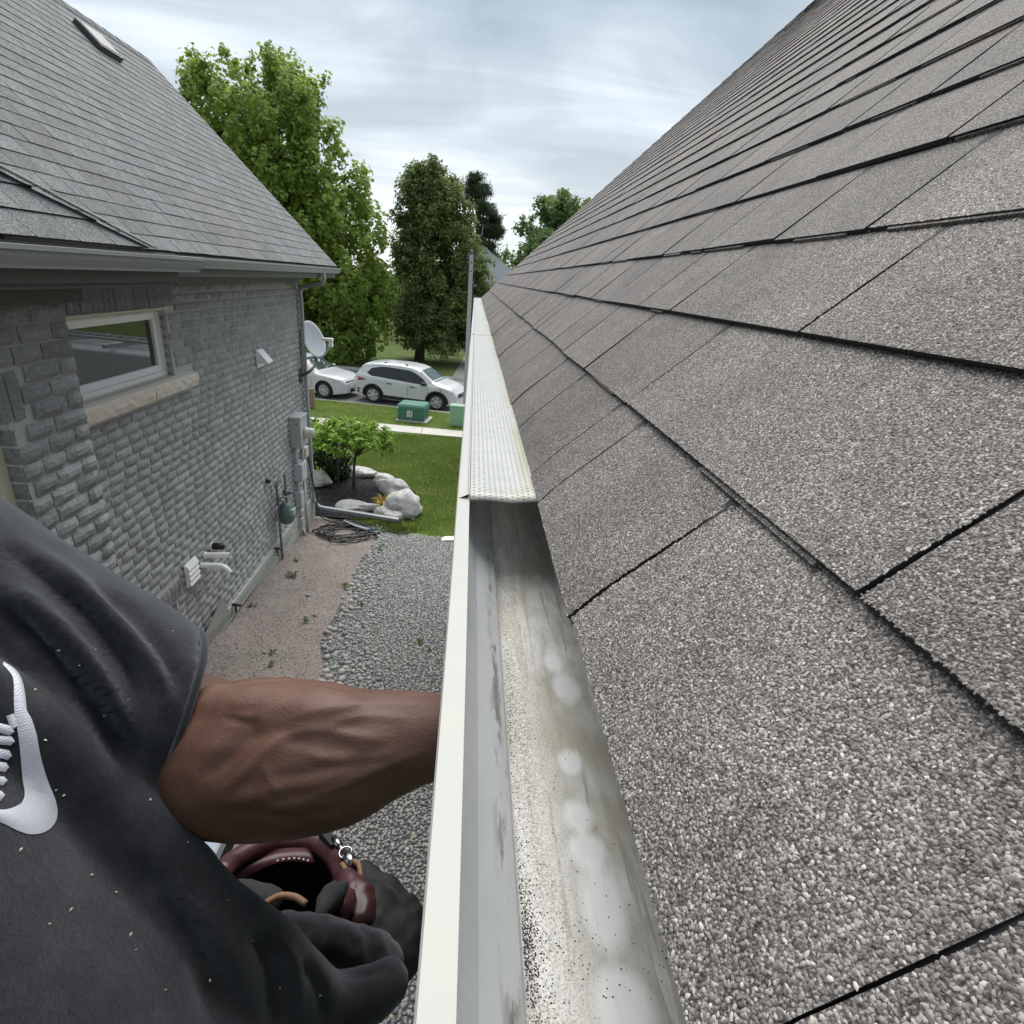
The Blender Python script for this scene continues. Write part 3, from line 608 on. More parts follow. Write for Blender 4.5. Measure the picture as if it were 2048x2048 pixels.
# --- eaves: soffit, fascia, frieze, gutters
MB().box((-3.02,NY1,-.160),(-2.512,11.0,-.135)).build('soffit',M_SOF,nb)
MB().box((-3.012,NY1,-.262),(-2.972,WY1+.03,-.161)).build('frieze_board',M_SOF,nb)
MB().box((-2.511,NY1+.05,-.165),(-2.488,11.0,.01)).build('fascia_board',M_SOF,nb)
MB().box((-2.11,.3,-.175),(-1.822,3.80,-.120)).build('soffit',M_SOF,nb,bevel=.004)
MB().box((-2.5,3.80,-.160),(-1.822,3.812,-.0)).build('return_board',M_SOF,nb)
nf=MB(); nf.box((-2.10,.3,-.262),(-2.052,3.30,-.176)); nf.build('frieze_board',M_SOF,nb)
MB().box((-1.820,.3,-.15),(-1.795,3.815,.008)).build('fascia_board',M_SOF,nb)
def kgut(xb,y0,y1,zt,name,mat,tw=.115):
    o_=[(xb,zt+.0),(xb,zt-.085),(xb+.078,zt-.085),(xb+.080,zt-.072),(xb+.090,zt-.060),(xb+.103,zt-.040),(xb+.106,zt-.020),(xb+tw+.002,zt-.018),(xb+tw+.003,zt),(xb+tw-.012,zt+.001)]
    i_=[(xb+tw-.012,zt-.010),(xb+.099,zt-.022),(xb+.086,zt-.058),(xb+.075,zt-.080),(xb+.003,zt-.080),(xb+.003,zt)]
    return MB().prism(o_+i_,1,y0,y1)
g1=kgut(-2.487,3.9,10.98,-.004,'g',M_GTR); gmain=g1.build('gutter',M_GTR,nb)
g2=kgut(-1.795,.3,3.93,-.004,'g',M_GTR); gnear=g2.build('gutter',M_GTR,nb)
for (xb,y) in ((-2.487,10.98),(-1.795,3.93),(-2.487,3.895)):
    MB().prism([(xb+.001,-.089),(xb+.078,-.089),(xb+.090,-.064),(xb+.105,-.040),(xb+.108,-.022),(xb+.1165,-.020),(xb+.1165,-.006),(xb+.001,-.006)],1,y+.0005,y+.004).build('end_cap',M_GTR,gmain if xb<-2 else gnear)
# --- roofs
C45=sqrt(.5)
def lp(s,y,n): return np.array([-2.455-s*C45+n*C45, y, .022+s*C45+n*C45])
def np_(s,y,n): return np.array([-1.765-s*C45+n*C45, y, .018+s*C45+n*C45])
def hipy(s): return 3.46-.56*s*C45/.225
LS=27*.143
lroof=MB().add([lp(.01,3.0,-.03),lp(LS,3.0,-.03),lp(LS,11.02,-.03),lp(.01,11.02,-.03),lp(.01,3.0,-.002),lp(LS,3.0,-.002),lp(LS,11.02,-.002),lp(.01,11.02,-.002)],[(0,3,2,1),(4,5,6,7),(0,1,5,4),(1,2,6,5),(2,3,7,6),(3,0,4,7)]).build('roof',M_DARK,nb)
bk=lp(LS,0,0); MB().add([(bk[0]-.002,2.0,bk[2]-.002),(bk[0]-.002,11.0,bk[2]-.002),(2*bk[0]+2.455,11.0,.02),(2*bk[0]+2.455,2.0,.02)],[(0,3,2,1)]).build('rear_slope',M_ROOFBACK,nb)
MB().add([lp(0,11.0,-.004),lp(LS,11.0,-.004),lp(LS,11.022,-.004),lp(0,11.022,-.004),lp(0,11.0,-.17),lp(LS,11.0,-.17),lp(LS,11.022,-.17),lp(0,11.022,-.17)],[(0,1,2,3),(7,6,5,4),(0,4,5,1),(1,5,6,2),(2,6,7,3),(3,7,4,0)]).build('rake_board',M_GTR,nb)
lt=[]
for k in range(27):
    y=11.045
    while y>2.6:
        w_=RNG.choice([.15,.19,.23,.27,.31,.33]); c=lp((k+.5)*.143,y-w_/2,0); px,py,d=proj(c)
        lt.append((w_/(d*d) if px>-30 and py>-30 else 0,k,y-w_,y)); y-=w_
lt.sort(key=lambda q:-q[0]); rest=MB()
for i,(sc_,k,y0,y1) in enumerate(lt):
    gp=RNG.uniform(.003,.006)
    V,F=tab_geo(lp,k*.143+RNG.uniform(-.003,.003),.165,y0+gp/2,y1-gp/2,.0098+RNG.uniform(-.0015,.002),.004,.0048,RNG.uniform(-.003,.003),RNG.uniform(-.003,.003))
    tn=RNG.choice([.1,.35,.5,.65,.9])+RNG.uniform(-.1,.1)
    if i<300 and sc_>0: shing(V,F,M_SHL,lroof,tn)
    else: rest.add(V,F,tn)
o=mesh('shingle',rest.V,rest.F,[M_SHL,M_EDGE],lroof,attrs={'tone':rest.A}); o['kind']='stuff'; o.data.polygons.foreach_set('material_index',SHMI*(len(rest.F)//9))
for i in range(30):        # ridge caps
    y=11.03-i*.29
    MB().add([lp(LS-.12,y-.30,.016),lp(LS+.008,y-.30,.022),(bk[0]-.11,y-.30,bk[2]-.09),lp(LS-.12,y,.010),lp(LS+.008,y,.016),(bk[0]-.11,y,bk[2]-.095)],[(0,1,4,3),(1,2,5,4),(0,3,5,2)]).build('ridge_shingle',M_SHL,lroof)
# lower projecting roof with its capped hip
nroof=MB().add([np_(.01,.3,-.004),np_(.01,hipy(.01)-.02,-.004),np_(1.3,hipy(1.3)-.02,-.004),np_(1.3,-1.5,-.004)],[(0,1,2,3)]).build('projecting_roof',M_DARK,nb)
MB().add([np_(0,hipy(0),-.006),np_(1.3,hipy(1.3),-.006),(-3.2,hipy(1.3),.018+1.3*C45-.01),(-3.2,hipy(0),0.0)],[(0,1,2,3)]).build('side_slope',M_ROOFBACK,nb)
for k in range(9):
    yh=hipy(k*.143+.02); y=yh
    while y>.9:
        w_=RNG.choice([.19,.23,.27,.31]); gp=.005
        V,F=tab_geo(np_,k*.143,.165,y-w_+gp/2,y-gp/2,.0135,.004,.0065,RNG.uniform(-.002,.002),RNG.uniform(-.002,.002))
        if y==yh:
            V=[np.array(v) for v in V]
            for i_,f_ in ((1,0),(3,.22),(5,1),(7,0),(9,.22),(11,1)): V[i_]=V[i_]+np.array([0,hipy(k*.143+f_*.165)-yh,0])
        shing(V,F,M_SHL,nroof,RNG.random()); y-=w_
hd=np.array([-.22,-.56,.228]); hd/=np.linalg.norm(hd); hs=np.array([0,1,0]); 
for i in range(6):
    a=np_(0,hipy(0),.020)+hd*(i*.26-.03); b=a+hd*.30; sdv=np.array([.030,-.085,.035]); s2=np.array([-.05,.12,.01])
    lift=np.array([0,0,.004])
    V=[a-0.5*sdv*0+np.array([.012,-.05,.012])+lift,a+s2*1.1+lift,b+np.array([.012,-.05,.012]),b+s2*1.1]; V+=[v-np.array([0,0,.012]) for v in V]
    mesh('hip_shingle',V,[(0,1,3,2),(0,4,5,1),(0,2,6,4),(1,5,7,3),(4,6,7,5)],M_SHL,nroof,attrs={'tone':[.6]*8})
# --- downspout
ds=spline([(-2.43,9.93,-.088),(-2.43,9.95,-.185),(-2.50,10.03,-.255),(-2.68,10.20,-.295),(-2.86,10.35,-.335),(-2.945,10.42,-.41),(-2.945,10.43,-.56)],5)+[np.array((-2.945,10.43,-1.2)),np.array((-2.945,10.44,-4.02))]+spline([(-2.945,10.44,-4.06),(-2.935,10.43,-4.20),(-2.86,10.43,-4.33),(-2.70,10.42,-4.37)],5)
dn=MB().rectube(ds,.036,.027,(0,1,0)).build('downspout',M_DSP,nb)
E_=atz(797,1040,-4.50)
MB().rectube([np.array((-2.74,10.42,-4.365)),np.array((E_[0],E_[1],-4.50))],.042,.030,(0,1,0)).build('leader_pipe',M_DSP,dn)
for z in (-.95,-2.5,-3.6): MB().box((-2.985,10.385,z-.012),(-2.912,10.475,z+.012)).build('strap',M_DSP,dn)
# --- skylight on the main slope
sk=empty('skylight',(0,0,0)); sk.parent=nb; sk.location=Vector(lp(3.2,9.0,0))-wloc(nb)
def lbox(s0,s1,y0,y1,n0,n1): 
    return MB().add([lp(s,y,n) for n in (n0,n1) for (s,y) in ((s0,y0),(s1,y0),(s1,y1),(s0,y1))],[(0,3,2,1),(4,5,6,7),(0,1,5,4),(1,2,6,5),(2,3,7,6),(3,0,4,7)])
lbox(3.08,3.42,8.62,9.10,.0,.075).build('kerb',simple('skylight_frame',(.05,.045,.048),.45),sk,bevel=.004)
lbox(3.11,3.39,8.65,9.07,.076,.082).build('pane',simple('skylight_glass',(.035,.04,.045),.4,.05,3),sk)
# ================================================================== fittings on that wall
M_ZINC=simple('grey_metal_box',(0.42,0.45,0.44),.4,.06,10)
M_PVCG=simple('grey_plastic_conduit',(0.46,0.48,0.49),.5,.04,10)
M_GASP=simple('weathered_grey_pipe',(0.20,0.21,0.20),.5,.15,30)
M_GASB=simple('gas_meter_paint',(0.10,0.145,0.15),.5,.25,25,dirt=((0.16,0.24,0.22),20,.6))
# dryer hood
hv=empty('wall_vent',(WX,8.45,-1.4),'small white hooded vent on the grey brick wall right of the white window','vent')
y,z=8.40,-1.22
MB().prism([(WX+.002,z-.13),(WX+.002,z+.07),(WX+.03,z+.07),(WX+.15,z-.075),(WX+.15,z-.095),(WX+.02,z-.10)],1,y-.11,y+.11).build('hood',M_VIN,hv,bevel=.004)
MB().box((WX+.0005,y-.125,z-.16),(WX+.012,y+.125,z+.085)).build('flange',M_VIN,hv)
# electric meter box
eb=empty('electric_meter_box',(WX,9.6,-2.9),'grey steel electricity meter box with round meter beside the downspout','meter box')
MB().box((WX+.001,9.47,-2.885),(WX+.185,9.88,-2.36)).build('cabinet',M_ZINC,eb,bevel=.006)
MB().box((WX+.0005,9.46,-2.395),(WX+.197,9.89,-2.352)).build('lid',M_ZINC,eb,bevel=.004)
MB().lathe([(.098,0),(.098,.045),(.086,.05),(.084,.15),(.07,.165)],(WX+.186,9.69,-2.66),(1,0,0),24).build('meter',simple('meter_cover',(.50,.50,.46),.3,.05,10),eb,True)
MB().lathe([(.018,0),(.018,.008)],(WX+.12,9.469,-2.47),(0,-1,0),12).build('seal',M_GASP,eb)
for y_,x_,zt,zb in ((9.56,.05,-2.88,-3.20),(9.74,.11,-2.88,-3.24)): MB().tube([(WX+x_,y_,zt),(WX+x_,y_,zb)],.026,12).build('conduit',M_PVCG,eb,True)
jb=empty('junction_box',(WX,9.6,-3.5),'pale grey junction box with conduits below the electricity meter box','box')
MB().box((WX+.001,9.50,-3.50),(WX+.155,9.80,-3.19)).build('cabinet',simple('pale_grey_plastic',(.50,.51,.54),.45,.04,10),jb,bevel=.010)
MB().tube([(WX+.05,9.56,-3.50),(WX+.05,9.56,-3.70)],.024,12).build('conduit',M_PVCG,jb,True)
MB().tube([(WX+.11,9.72,-3.50),(WX+.11,9.72,-4.05),(WX+.115,9.72,-4.58)],.027,12).build('conduit',M_PVCG,jb,True)
MB().box((WX+.001,9.48,-3.98),(WX+.115,9.66,-3.70)).build('lower_box',M_PVCG,jb,bevel=.008)
MB().tube([(WX+.06,9.55,-3.98),(WX+.06,9.55,-4.24)],.028,12).build('conduit',M_PVCG,jb,True)
MB().box((WX+.01,9.50,-4.36),(WX+.10,9.60,-4.20)).build('coupling',M_PVCG,jb,bevel=.008)
MB().tube([(WX+.06,9.55,-4.36),(WX+.17,9.52,-4.60)],.017,10).build('ground_rod_sleeve',simple('white_pipe',(.62,.62,.60),.5),jb,True)
tb=MB().box((WX+.001,9.98,-3.22),(WX+.10,10.18,-3.03)).build('telephone_box',simple('beige_plastic',(.52,.51,.44),.5,.05,10),None,bevel=.012); tag(tb,'small beige plastic cable box between meter box and downspout','box')
# gas meter
gm=empty('gas_meter',(-2.84,8.45,-4.0),'weathered blue-green gas meter hanging on grey pipes at the brick wall','gas meter')
gx=-2.84
def P_(px,py,x=gx): return atx(px,py,x)
c0=P_(577,1010)
MB().lathe([(.02,.16),(.085,.145),(.115,.10),(.12,.03),(.125,.02),(.125,-.01),(.11,-.03),(.10,-.14),(.06,-.185),(.02,-.19)],(gx,8.50,c0[2]-.10),(0,0,-1),18).build('meter_body',M_GASB,gm,True)
MB().box((gx+.06,8.42,c0[2]-.10),(gx+.14,8.56,c0[2]-.0)).build('index_window',simple('meter_index',(.30,.42,.36),.35),gm,bevel=.008)
ct=c0[2]
MB().tube([(gx-.0,8.45,ct+.03),(gx,8.45,ct+.12)],.022,10).build('inlet_union',M_GASP,gm,True)
MB().tube([(gx,8.56,ct+.03),(gx,8.56,ct+.52),(gx-.0,8.52,ct+.60),(gx-.02,8.16,ct+.48)],.020,10).build('outlet_pipe',M_GASP,gm,True)
MB().lathe([(.03,-.04),(.05,-.03),(.05,.03),(.03,.05)],(gx,8.56,ct+.24),(0,0,1),14).build('regulator',M_GASB,gm,True)
MB().tube([(gx+.05,8.56,ct+.24),(gx+.13,8.56,ct+.25)],.018,8).build('regulator_vent',M_GASB,gm,True)
MB().tube([(WX+.005,8.20,ct+.55),(WX+.06,8.20,ct+.55)],.032,10).build('wall_sleeve',M_BLK,gm,True)
a=P_(552,965,-2.93); MB().tube([(-2.86,8.28,ct+.46),(-2.93,a[1],ct+.44),(-2.93,a[1],ct-.30),(-2.935,a[1],-4.50)],.020,10).build('riser',M_GASP,gm,True)
MB().tube([(-2.93,a[1],ct+.17),(gx,8.45,ct+.13)],.018,10).build('inlet_pipe',M_GASP,gm,True)
MB().tube([(-2.93,a[1],ct+.08),(-2.90,8.20,ct+.08),(-2.90,8.20,ct-.04)],.016,10).build('bypass',M_GASP,gm,True)
MB().tube([(gx-.06,8.40,ct+.205),(gx+.08,8.50,ct+.205)],.014,8).build('shutoff_lever',M_GASP,gm,True)
# gas line along the foundation
gl=empty('gas_line',(WX+.05,6.9,-4.4),'thin grey gas pipe with black brackets running low along the concrete foundation','pipe')
MB().tube([(WX+.06,5.55,-4.30),(WX+.06,6.6,-4.28),(WX+.06,8.45,-4.25),(WX+.06,9.0,-4.28)],.013,8).build('pipe',M_GASP,gl,True)
for y_ in (6.55,8.22):
    MB().tube([(WX+.02,y_,-4.17),(WX+.10,y_,-4.17),(WX+.11,y_+.03,-4.20)],.018,8).build('bracket',M_BLK,gl,True); MB().tube([(WX+.06,y_,-4.30),(WX+.06,y_,-4.15)],.014,8).build('bracket_stem',M_BLK,gl,True)
# galvanised sheet at the basement window
A,B,C_,D_=[np.array(q) for q in ((WX+.036,5.60,-4.42),(WX+.10,5.52,-4.02),(WX+.034,6.30,-3.90),(WX+.034,6.42,-4.22))]
pn=MB(); Vp=[A,B,C_,D_]; Vb=[q-np.array([.004,0,0]) for q in Vp]; pn.add(Vp+Vb,[(0,1,2,3),(7,6,5,4),(0,4,5,1),(1,5,6,2),(2,6,7,3),(3,7,4,0)])
o=pn.build('window_well_panel',simple('dull_galvanised_sheet',(.34,.355,.33),.5,.18,5,metal=.3),None); tag(o,'dull galvanised window-well sheet leaning at the base of the brick wall','metal sheet')
# white louvred vent
lv=empty('louvre_vent',(WX,5.72,-3.36),'square white louvred vent cover low on the grey brick wall','vent')
MB().box((WX+.0005,5.585,-3.36),(WX+.022,5.845,-3.095)).build('frame',M_VIN,lv,bevel=.004)
for i in range(4):
    zt=-3.108-i*.062; MB().prism([(WX+.023,zt),(WX+.030,zt),(WX+.052,zt-.050),(WX+.050,zt-.056),(WX+.023,zt-.054)],1,5.60,5.83).build('louvre',M_VIN,lv)
# furnace pipes
fp=empty('vent_pipe',(WX,5.95,-3.3),'white plastic furnace pipe with a bent-down end below its straight twin','pipe')
MB().tube(spline([(WX-.02,5.93,-3.262),(WX+.18,5.92,-3.255),(WX+.265,5.91,-3.258),(WX+.31,5.90,-3.285),(WX+.345,5.89,-3.325)],4),.033,14,cap=False).build('pipe',M_VIN,fp,True)
MB().lathe([(.048,0),(.048,.01),(.035,.016)],(WX+.001,5.93,-3.262),(1,0,0),16).build('collar',M_GASP,fp)
MB().lathe([(.036,-.02),(.036,.02)],(WX+.22,5.917,-3.256),(1,0,0),16).build('coupling',M_VIN,fp)
f2=empty('vent_pipe',(WX,6.1,-3.2),'straight white plastic furnace pipe above its bent twin','pipe')
MB().tube([(WX-.02,6.08,-3.212),(WX+.30,6.06,-3.185)],.034,14,cap=False).build('pipe',M_VIN,f2,True)
MB().lathe([(.046,0),(.046,.012),(.036,.018)],(WX+.001,6.08,-3.212),(1,0,0),16).build('collar',M_VIN,f2)
f3=empty('vent_pipe',(WX,6.25,-3.2),'short black capped pipe behind the white furnace pipes','pipe')
MB().tube([(WX-.02,6.26,-3.18),(WX+.12,6.25,-3.17),(WX+.15,6.25,-3.19)],[.042,.042,.030],14).build('pipe',M_BLK,f3,True)
MB().lathe([(.052,0),(.052,.02)],(WX+.001,6.26,-3.18),(1,0,0),16).build('collar',M_VIN,f3)
# satellite dish
sdh=empty('satellite_dish',(-2.9,10.5,-1.8),'pale grey satellite dish on a bracket at the brick wall corner','satellite dish')
DC=dep(628,679,10.05); dnv=np.array([.86,-.36,.36]); dnv/=np.linalg.norm(dnv); du=np.cross([0,0,1.],dnv); du/=np.linalg.norm(du); dv=np.cross(dnv,du)
mb=MB(); nr,na=7,32; V=[DC-dnv*.05]; F=[]
for i in range(1,nr+1):
    r=i/nr
    for k in range(na): a=2*pi*k/na; V.append(DC+du*.29*r*cos(a)+dv*.335*r*sin(a)+dnv*(-.05+.05*r*r))
for k in range(na): F.append((0,1+k,1+(k+1)%na))
for i in range(nr-1):
    for k in range(na): F.append((1+i*na+k,1+(i+1)*na+k,1+(i+1)*na+(k+1)%na,1+i*na+(k+1)%na))
nV=len(V); V+= [v-dnv*.008 for v in V]; F+=[tuple(i_+nV for i_ in f[::-1]) for f in F]
l0=1+(nr-1)*na
for k in range(na): F.append((l0+k,l0+nV+k,l0+nV+(k+1)%na,l0+(k+1)%na))
M_DISH=simple('dish_grey',(.50,.53,.57),.42,.05,4); M_DKM=simple('dark_grey_metal',(.07,.072,.075),.45,.1,10)
mb.add(V,F).build('reflector',M_DISH,sdh,True)
LN=dep(660,684,9.80); bot=DC-dv*.31
MB().rectube([bot-dnv*.05,bot+dnv*.10,LN+np.array([0,0,-.06])],.018,.014,(0,1,0)).build('feed_arm',M_DISH,sdh)
MB().box(LN+np.array([-.035,-.05,-.085]),LN+np.array([.045,.05,.03])).build('receiver',M_VIN,sdh,bevel=.010)
MB().box(LN+np.array([-.13,-.055,.015]),LN+np.array([.055,.055,.065])).build('receiver_head',M_VIN,sdh,bevel=.014)
MB().box(LN+np.array([-.03,-.056,-.02]),LN+np.array([-.01,-.051,.0])).build('socket',M_BLK,sdh)
ft=np.array((WX+.02,10.30,-1.80))
MB().tube(spline([DC-dnv*.07-dv*.02,DC-dnv*.10-dv*.22,DC-dnv*.13-dv*.36,(ft+np.array([.16,.05,.10])),ft],5),.024,10).build('mast',M_DKM,sdh,True)
MB().box((WX+.001,10.22,-1.92),(WX+.02,10.38,-1.68)).build('foot_plate',M_DKM,sdh,bevel=.003)
MB().box(DC-dnv*.15-np.array([.03,.04,.07]),DC-dnv*.15+np.array([.03,.04,.05])).build('back_bracket',M_DKM,sdh,bevel=.008)
# ================================================================== ground and setting
YP=[(-400,-3.9),(0,-3.9),(5.74,-4.29),(9.94,-4.60),(17.0,-4.64),(20.2,-4.585),(21,-4.57)]
def G(y):
    for (a,za),(b,zb) in zip(YP[:-1],YP[1:]):
        if y<=b: return lerp(za,zb,max(0,(y-a)/(b-a)))
    return YP[-1][1]
def sw_n(x): return 17.27-.125*(x+.09)
def sw_f(x): return 18.06-.140*(x+.10)
def kb_n(x): return 20.62-.180*(x+.90)
def kb_f(x): return 28.20-.235*(x+.72)
def grass_mat(name,a,b,c_,yel):
    m,t,bs=newmat(name); p=pos(t)
    n1_=noise(t,p,1.1,5,.6); n2_=noise(t,p,40,4,.7); n3_=noise(t,p,5.0,4,.6)
    c=ramp_(t,n2_,[(0.25,a),(0.5,b),(0.75,c_)])
    c=mixc(t,ramp_(t,n1_,[(0.45,(0,0,0)),(0.7,(.65,)*3)]),c,yel)
    c=mixc(t,1.0,c,ramp_(t,n3_,[(0.3,(.75,)*3),(0.7,(1.2,)*3)]),'MULTIPLY')
    t.links.new(c,bs.inputs['Base Color']); bs.inputs['Roughness'].default_value=.9; bs.inputs['Specular IOR Level'].default_value=.1
    bump(t,bs,n2_,.8,.03); return m
M_GRASS=grass_mat('lawn_turf',(0.045,0.075,0.012),(0.095,0.15,0.026),(0.15,0.21,0.045),(0.20,0.21,0.07))
M_GRASS2=grass_mat('far_lawn_turf',(0.035,0.058,0.016),(0.08,0.12,0.032),(0.12,0.165,0.05),(0.16,0.16,0.065))
def drape(name,poly_fn,xs,mat,off,ny=2,kind='structure'):
    """poly_fn(x)->(y0,y1); sheet following the ground profile"""
    V=[];F=[]
    for x in xs:
        a,b=poly_fn(x)
        for j in range(ny+1):
            y=lerp(a,b,j/ny); V.append((x,y,G(y)+off))
    n=ny+1
    for i in range(len(xs)-1):
        for j in range(ny): F.append((i*n+j,(i+1)*n+j,(i+1)*n+j+1,i*n+j+1))
    o=mesh(name,V,F,mat); o['kind']=kind; return o
# one ground sheet to the horizon
V=[];F=[]; gys=[-400,-40,0,5.74,9.94,17.0,20.2,40,120,600]; gz=[-3.93,-3.93,-3.93,-4.32,-4.63,-4.67,-4.80,-4.80,-4.80,-4.80]
for y,z in zip(gys,gz): V+= [(-500,y,z),(500,y,z)]
for i in range(len(gys)-1): F.append((2*i,2*i+1,2*i+3,2*i+2))
o=mesh('ground',V,F,M_GRASS2); o['kind']='structure'
xsw=list(np.linspace(-60,-8,8))+list(np.linspace(-7.5,3,12))+list(np.linspace(5,60,8))
M_SW=simple('pale_concrete_pavement',(0.50,0.475,0.43),.85,.10,3,.4,90,.004,dirt=((.34,.31,.26),2.5,.5))
M_ROAD=simple('worn_asphalt',(0.215,0.21,0.20),.9,.16,1.2,.5,120,.006,dirt=((.15,.15,.145),.8,.6))
lawn=drape('lawn',lambda x:(9.72 if x>-1.2 else (10.6 if x>-2 else 10.9), sw_n(x)),list(np.linspace(-60,-3.2,8))+list(np.linspace(-3.05,3,22))+list(np.linspace(4,60,8)),M_GRASS,.004,14)
# pavement slabs: one by one where they can be told apart
pv=empty('pavement',(-2,17.8,-4.63)); pv['kind']='structure'
xs=-60.0
mbp=MB()
while xs<60:
    x1=xs+1.5; g_=.008
    zt=-4.612
    V=[(xs+g_,sw_n(xs),zt),(x1-g_,sw_n(x1),zt),(x1-g_,sw_f(x1),zt),(xs+g_,sw_f(xs),zt)]; V+=[(a,b,zt-.08) for a,b,_ in V]
    F=[(0,1,2,3),(0,4,5,1),(1,5,6,2),(2,6,7,3),(3,7,4,0)]
    if -9<xs<2: mesh('paving_slab',V,F,M_SW,pv)
    else: mbp.add(V,F)
    xs=x1
o=mbp.build('paving_slab',M_SW,pv); o['kind']='stuff'
drape('verge',lambda x:(sw_f(x)+.002,kb_n(x)-.13),xsw,M_GRASS,.010,4)
V=[];F=[]
for x in xsw: V+=[(x,kb_n(x),-4.69),(x,kb_f(x),-4.69)]
for i in range(len(xsw)-1): F.append((2*i,2*i+2,2*i+3,2*i+1))
o=mesh('road',V,F,M_ROAD); o['kind']='structure'
for fn,sgn,nm in ((kb_n,-1,'kerb_near'),(kb_f,1,'kerb_far')):
    V=[];F=[]
    for x in xsw:
        y=fn(x); V+=[(x,y,-4.70),(x,y+sgn*.03,-4.572),(x,y+sgn*.16,-4.567),(x,y+sgn*.16,-4.75)]
    for i in range(len(xsw)-1):
        for k in range(3): F.append((i*4+k,(i+1)*4+k,(i+1)*4+k+1,i*4+k+1))
    o=mesh(nm,V,F,M_SW); o['kind']='structure'
V=[];F=[]; fx=list(np.linspace(-120,-8,10))+list(np.linspace(-7,2,8))+list(np.linspace(4,120,10))
for x in fx: 
    a=kb_f(max(-60,min(60,x)))+.15; V+=[(x,a,-4.575),(x,a+8,-4.56),(x,a+20,-4.50),(x,a+60,-4.2),(x,400,-3.5)]
for i in range(len(fx)-1):
    for k in range(4): F.append((i*5+k,(i+1)*5+k,(i+1)*5+k+1,i*5+k+1))
o=mesh('far_lawn',V,F,M_GRASS2); o['kind']='structure'
# driveway opposite
V=[(-.95,kb_f(-.9)+.05,-4.566),(3.6,kb_f(3.6)+.05,-4.566),(5.4,47,-4.43),(.2,47,-4.43)]; o=mesh('driveway_opposite',V,[(0,1,2,3)],M_ROAD); o['kind']='structure'
V=[(1.6,8.2,G(8.2)+.012),(7.6,8.2,G(8.2)+.012),(7.6,kb_n(7.6)-.1,-4.556),(1.6,kb_n(1.6)-.1,-4.556),(1.6,14,G(14)+.02),(7.6,14,G(14)+.02)]; o=mesh('driveway',V,[(0,1,5,4),(4,5,2,3)],M_ROAD); o['kind']='structure'
# ---- side yard: crushed stone, cobbles, pebbles
def stone_mat(name,stops,rough=.8):
    m,t,bs=newmat(name); a=attr(t,'tone'); p=pos(t)
    c=ramp_(t,a.outputs['Fac'],stops); c=mixc(t,1.0,c,ramp_(t,noise(t,p,120,4,.6),[(0.3,(.8,)*3),(0.7,(1.15,)*3)]),'MULTIPLY')
    t.links.new(c,bs.inputs['Base Color']); bs.inputs['Roughness'].default_value=rough; bs.inputs['Specular IOR Level'].default_value=.3; return m
M_PEB=stone_mat('pebble_stone',[(0.0,(.14,.145,.155)),(0.3,(.265,.27,.275)),(0.62,(.42,.42,.41)),(0.82,(.40,.385,.35)),(0.92,(.42,.34,.24)),(1.0,(.62,.60,.56))])
M_CHIP=stone_mat('red_brown_chips',[(0.0,(.12,.095,.088)),(0.4,(.25,.20,.185)),(0.75,(.36,.305,.28)),(1.0,(.55,.51,.48))],.9)
m,t,bs=newmat('red_brown_fines'); p=pos(t); c=ramp_(t,noise(t,p,70,6,.7),[(0.28,(.135,.112,.102)),(0.5,(.30,.262,.242)),(0.75,(.48,.435,.405))]); c=mixc(t,1.0,c,ramp_(t,noise(t,p,1.4,4,.6),[(0.3,(.8,.8,.78)),(0.7,(1.15,1.12,1.1))]),'MULTIPLY')
t.links.new(c,bs.inputs['Base Color']); bs.inputs['Roughness'].default_value=.95; bump(t,bs,noise(t,p,160,5,.7),.9,.012); M_FINE=m
M_BED=simple('grit_under_pebbles',(.10,.098,.095),.95,.3,30,.6,80,.01)
def bedge(y): 
    P=[(1.0,-1.45),(4.5,-1.48),(5.5,-1.50),(5.95,-1.66),(6.9,-1.63),(7.45,-1.70),(8.9,-1.63),(9.6,-1.55),(10.2,-2.3),(10.45,-2.9)]
    for (a,xa),(b,xb) in zip(P[:-1],P[1:]):
        if y<=b: return lerp(xa,xb,max(0,(y-a)/(b-a)))
    return P[-1][1]
V=[];F=[]; ysd=np.linspace(-1,10.5,47); nxx=14
for y in ysd:
    for k in range(nxx+1):
        x=lerp(WX-.05,bedge(y)+.08,k/nxx); V.append((x,y,G(y)+.006+.018*mnoise.noise((x*1.3,y*1.3,2))+.02*smoothstep(-2.4,-3.0,x)))
for i in range(len(ysd)-1):
    for k in range(nxx): a=i*(nxx+1)+k; F.append((a,a+1,a+nxx+2,a+nxx+1))
o=mesh('crushed_stone_path',V,F,M_FINE,None,True); o['kind']='structure'
def peb_edge(x): return 9.82+.05*sin(x*5) if x>-1.25 else 9.82+(-1.25-x)*.62
V=[];F=[]
for y in ysd:
    for x in (bedge(y)-.06,-.8,.9): V.append((x,min(y,peb_edge(x)+.05),G(y)+.001+(.004 if x<-.9 else 0)))
for i in range(len(ysd)-1):
    for k in range(2): F.append((i*3+k,i*3+k+1,i*3+k+4,i*3+k+3))
o=mesh('pebble_bed',V,F,M_BED); o['kind']='structure'
bm=bmesh.new(); bmesh.ops.create_icosphere(bm,subdivisions=1,radius=1.0); IV=np.array([v.co[:] for v in bm.verts]); IF=np.array([[v.index for v in f.verts] for f in bm.faces]); bm.free()
bm=bmesh.new(); bmesh.ops.create_icosphere(bm,subdivisions=2,radius=1.0); IV2=np.array([v.co[:] for v in bm.verts]); IF2=np.array([[v.index for v in f.verts] for f in bm.faces]); bm.free()
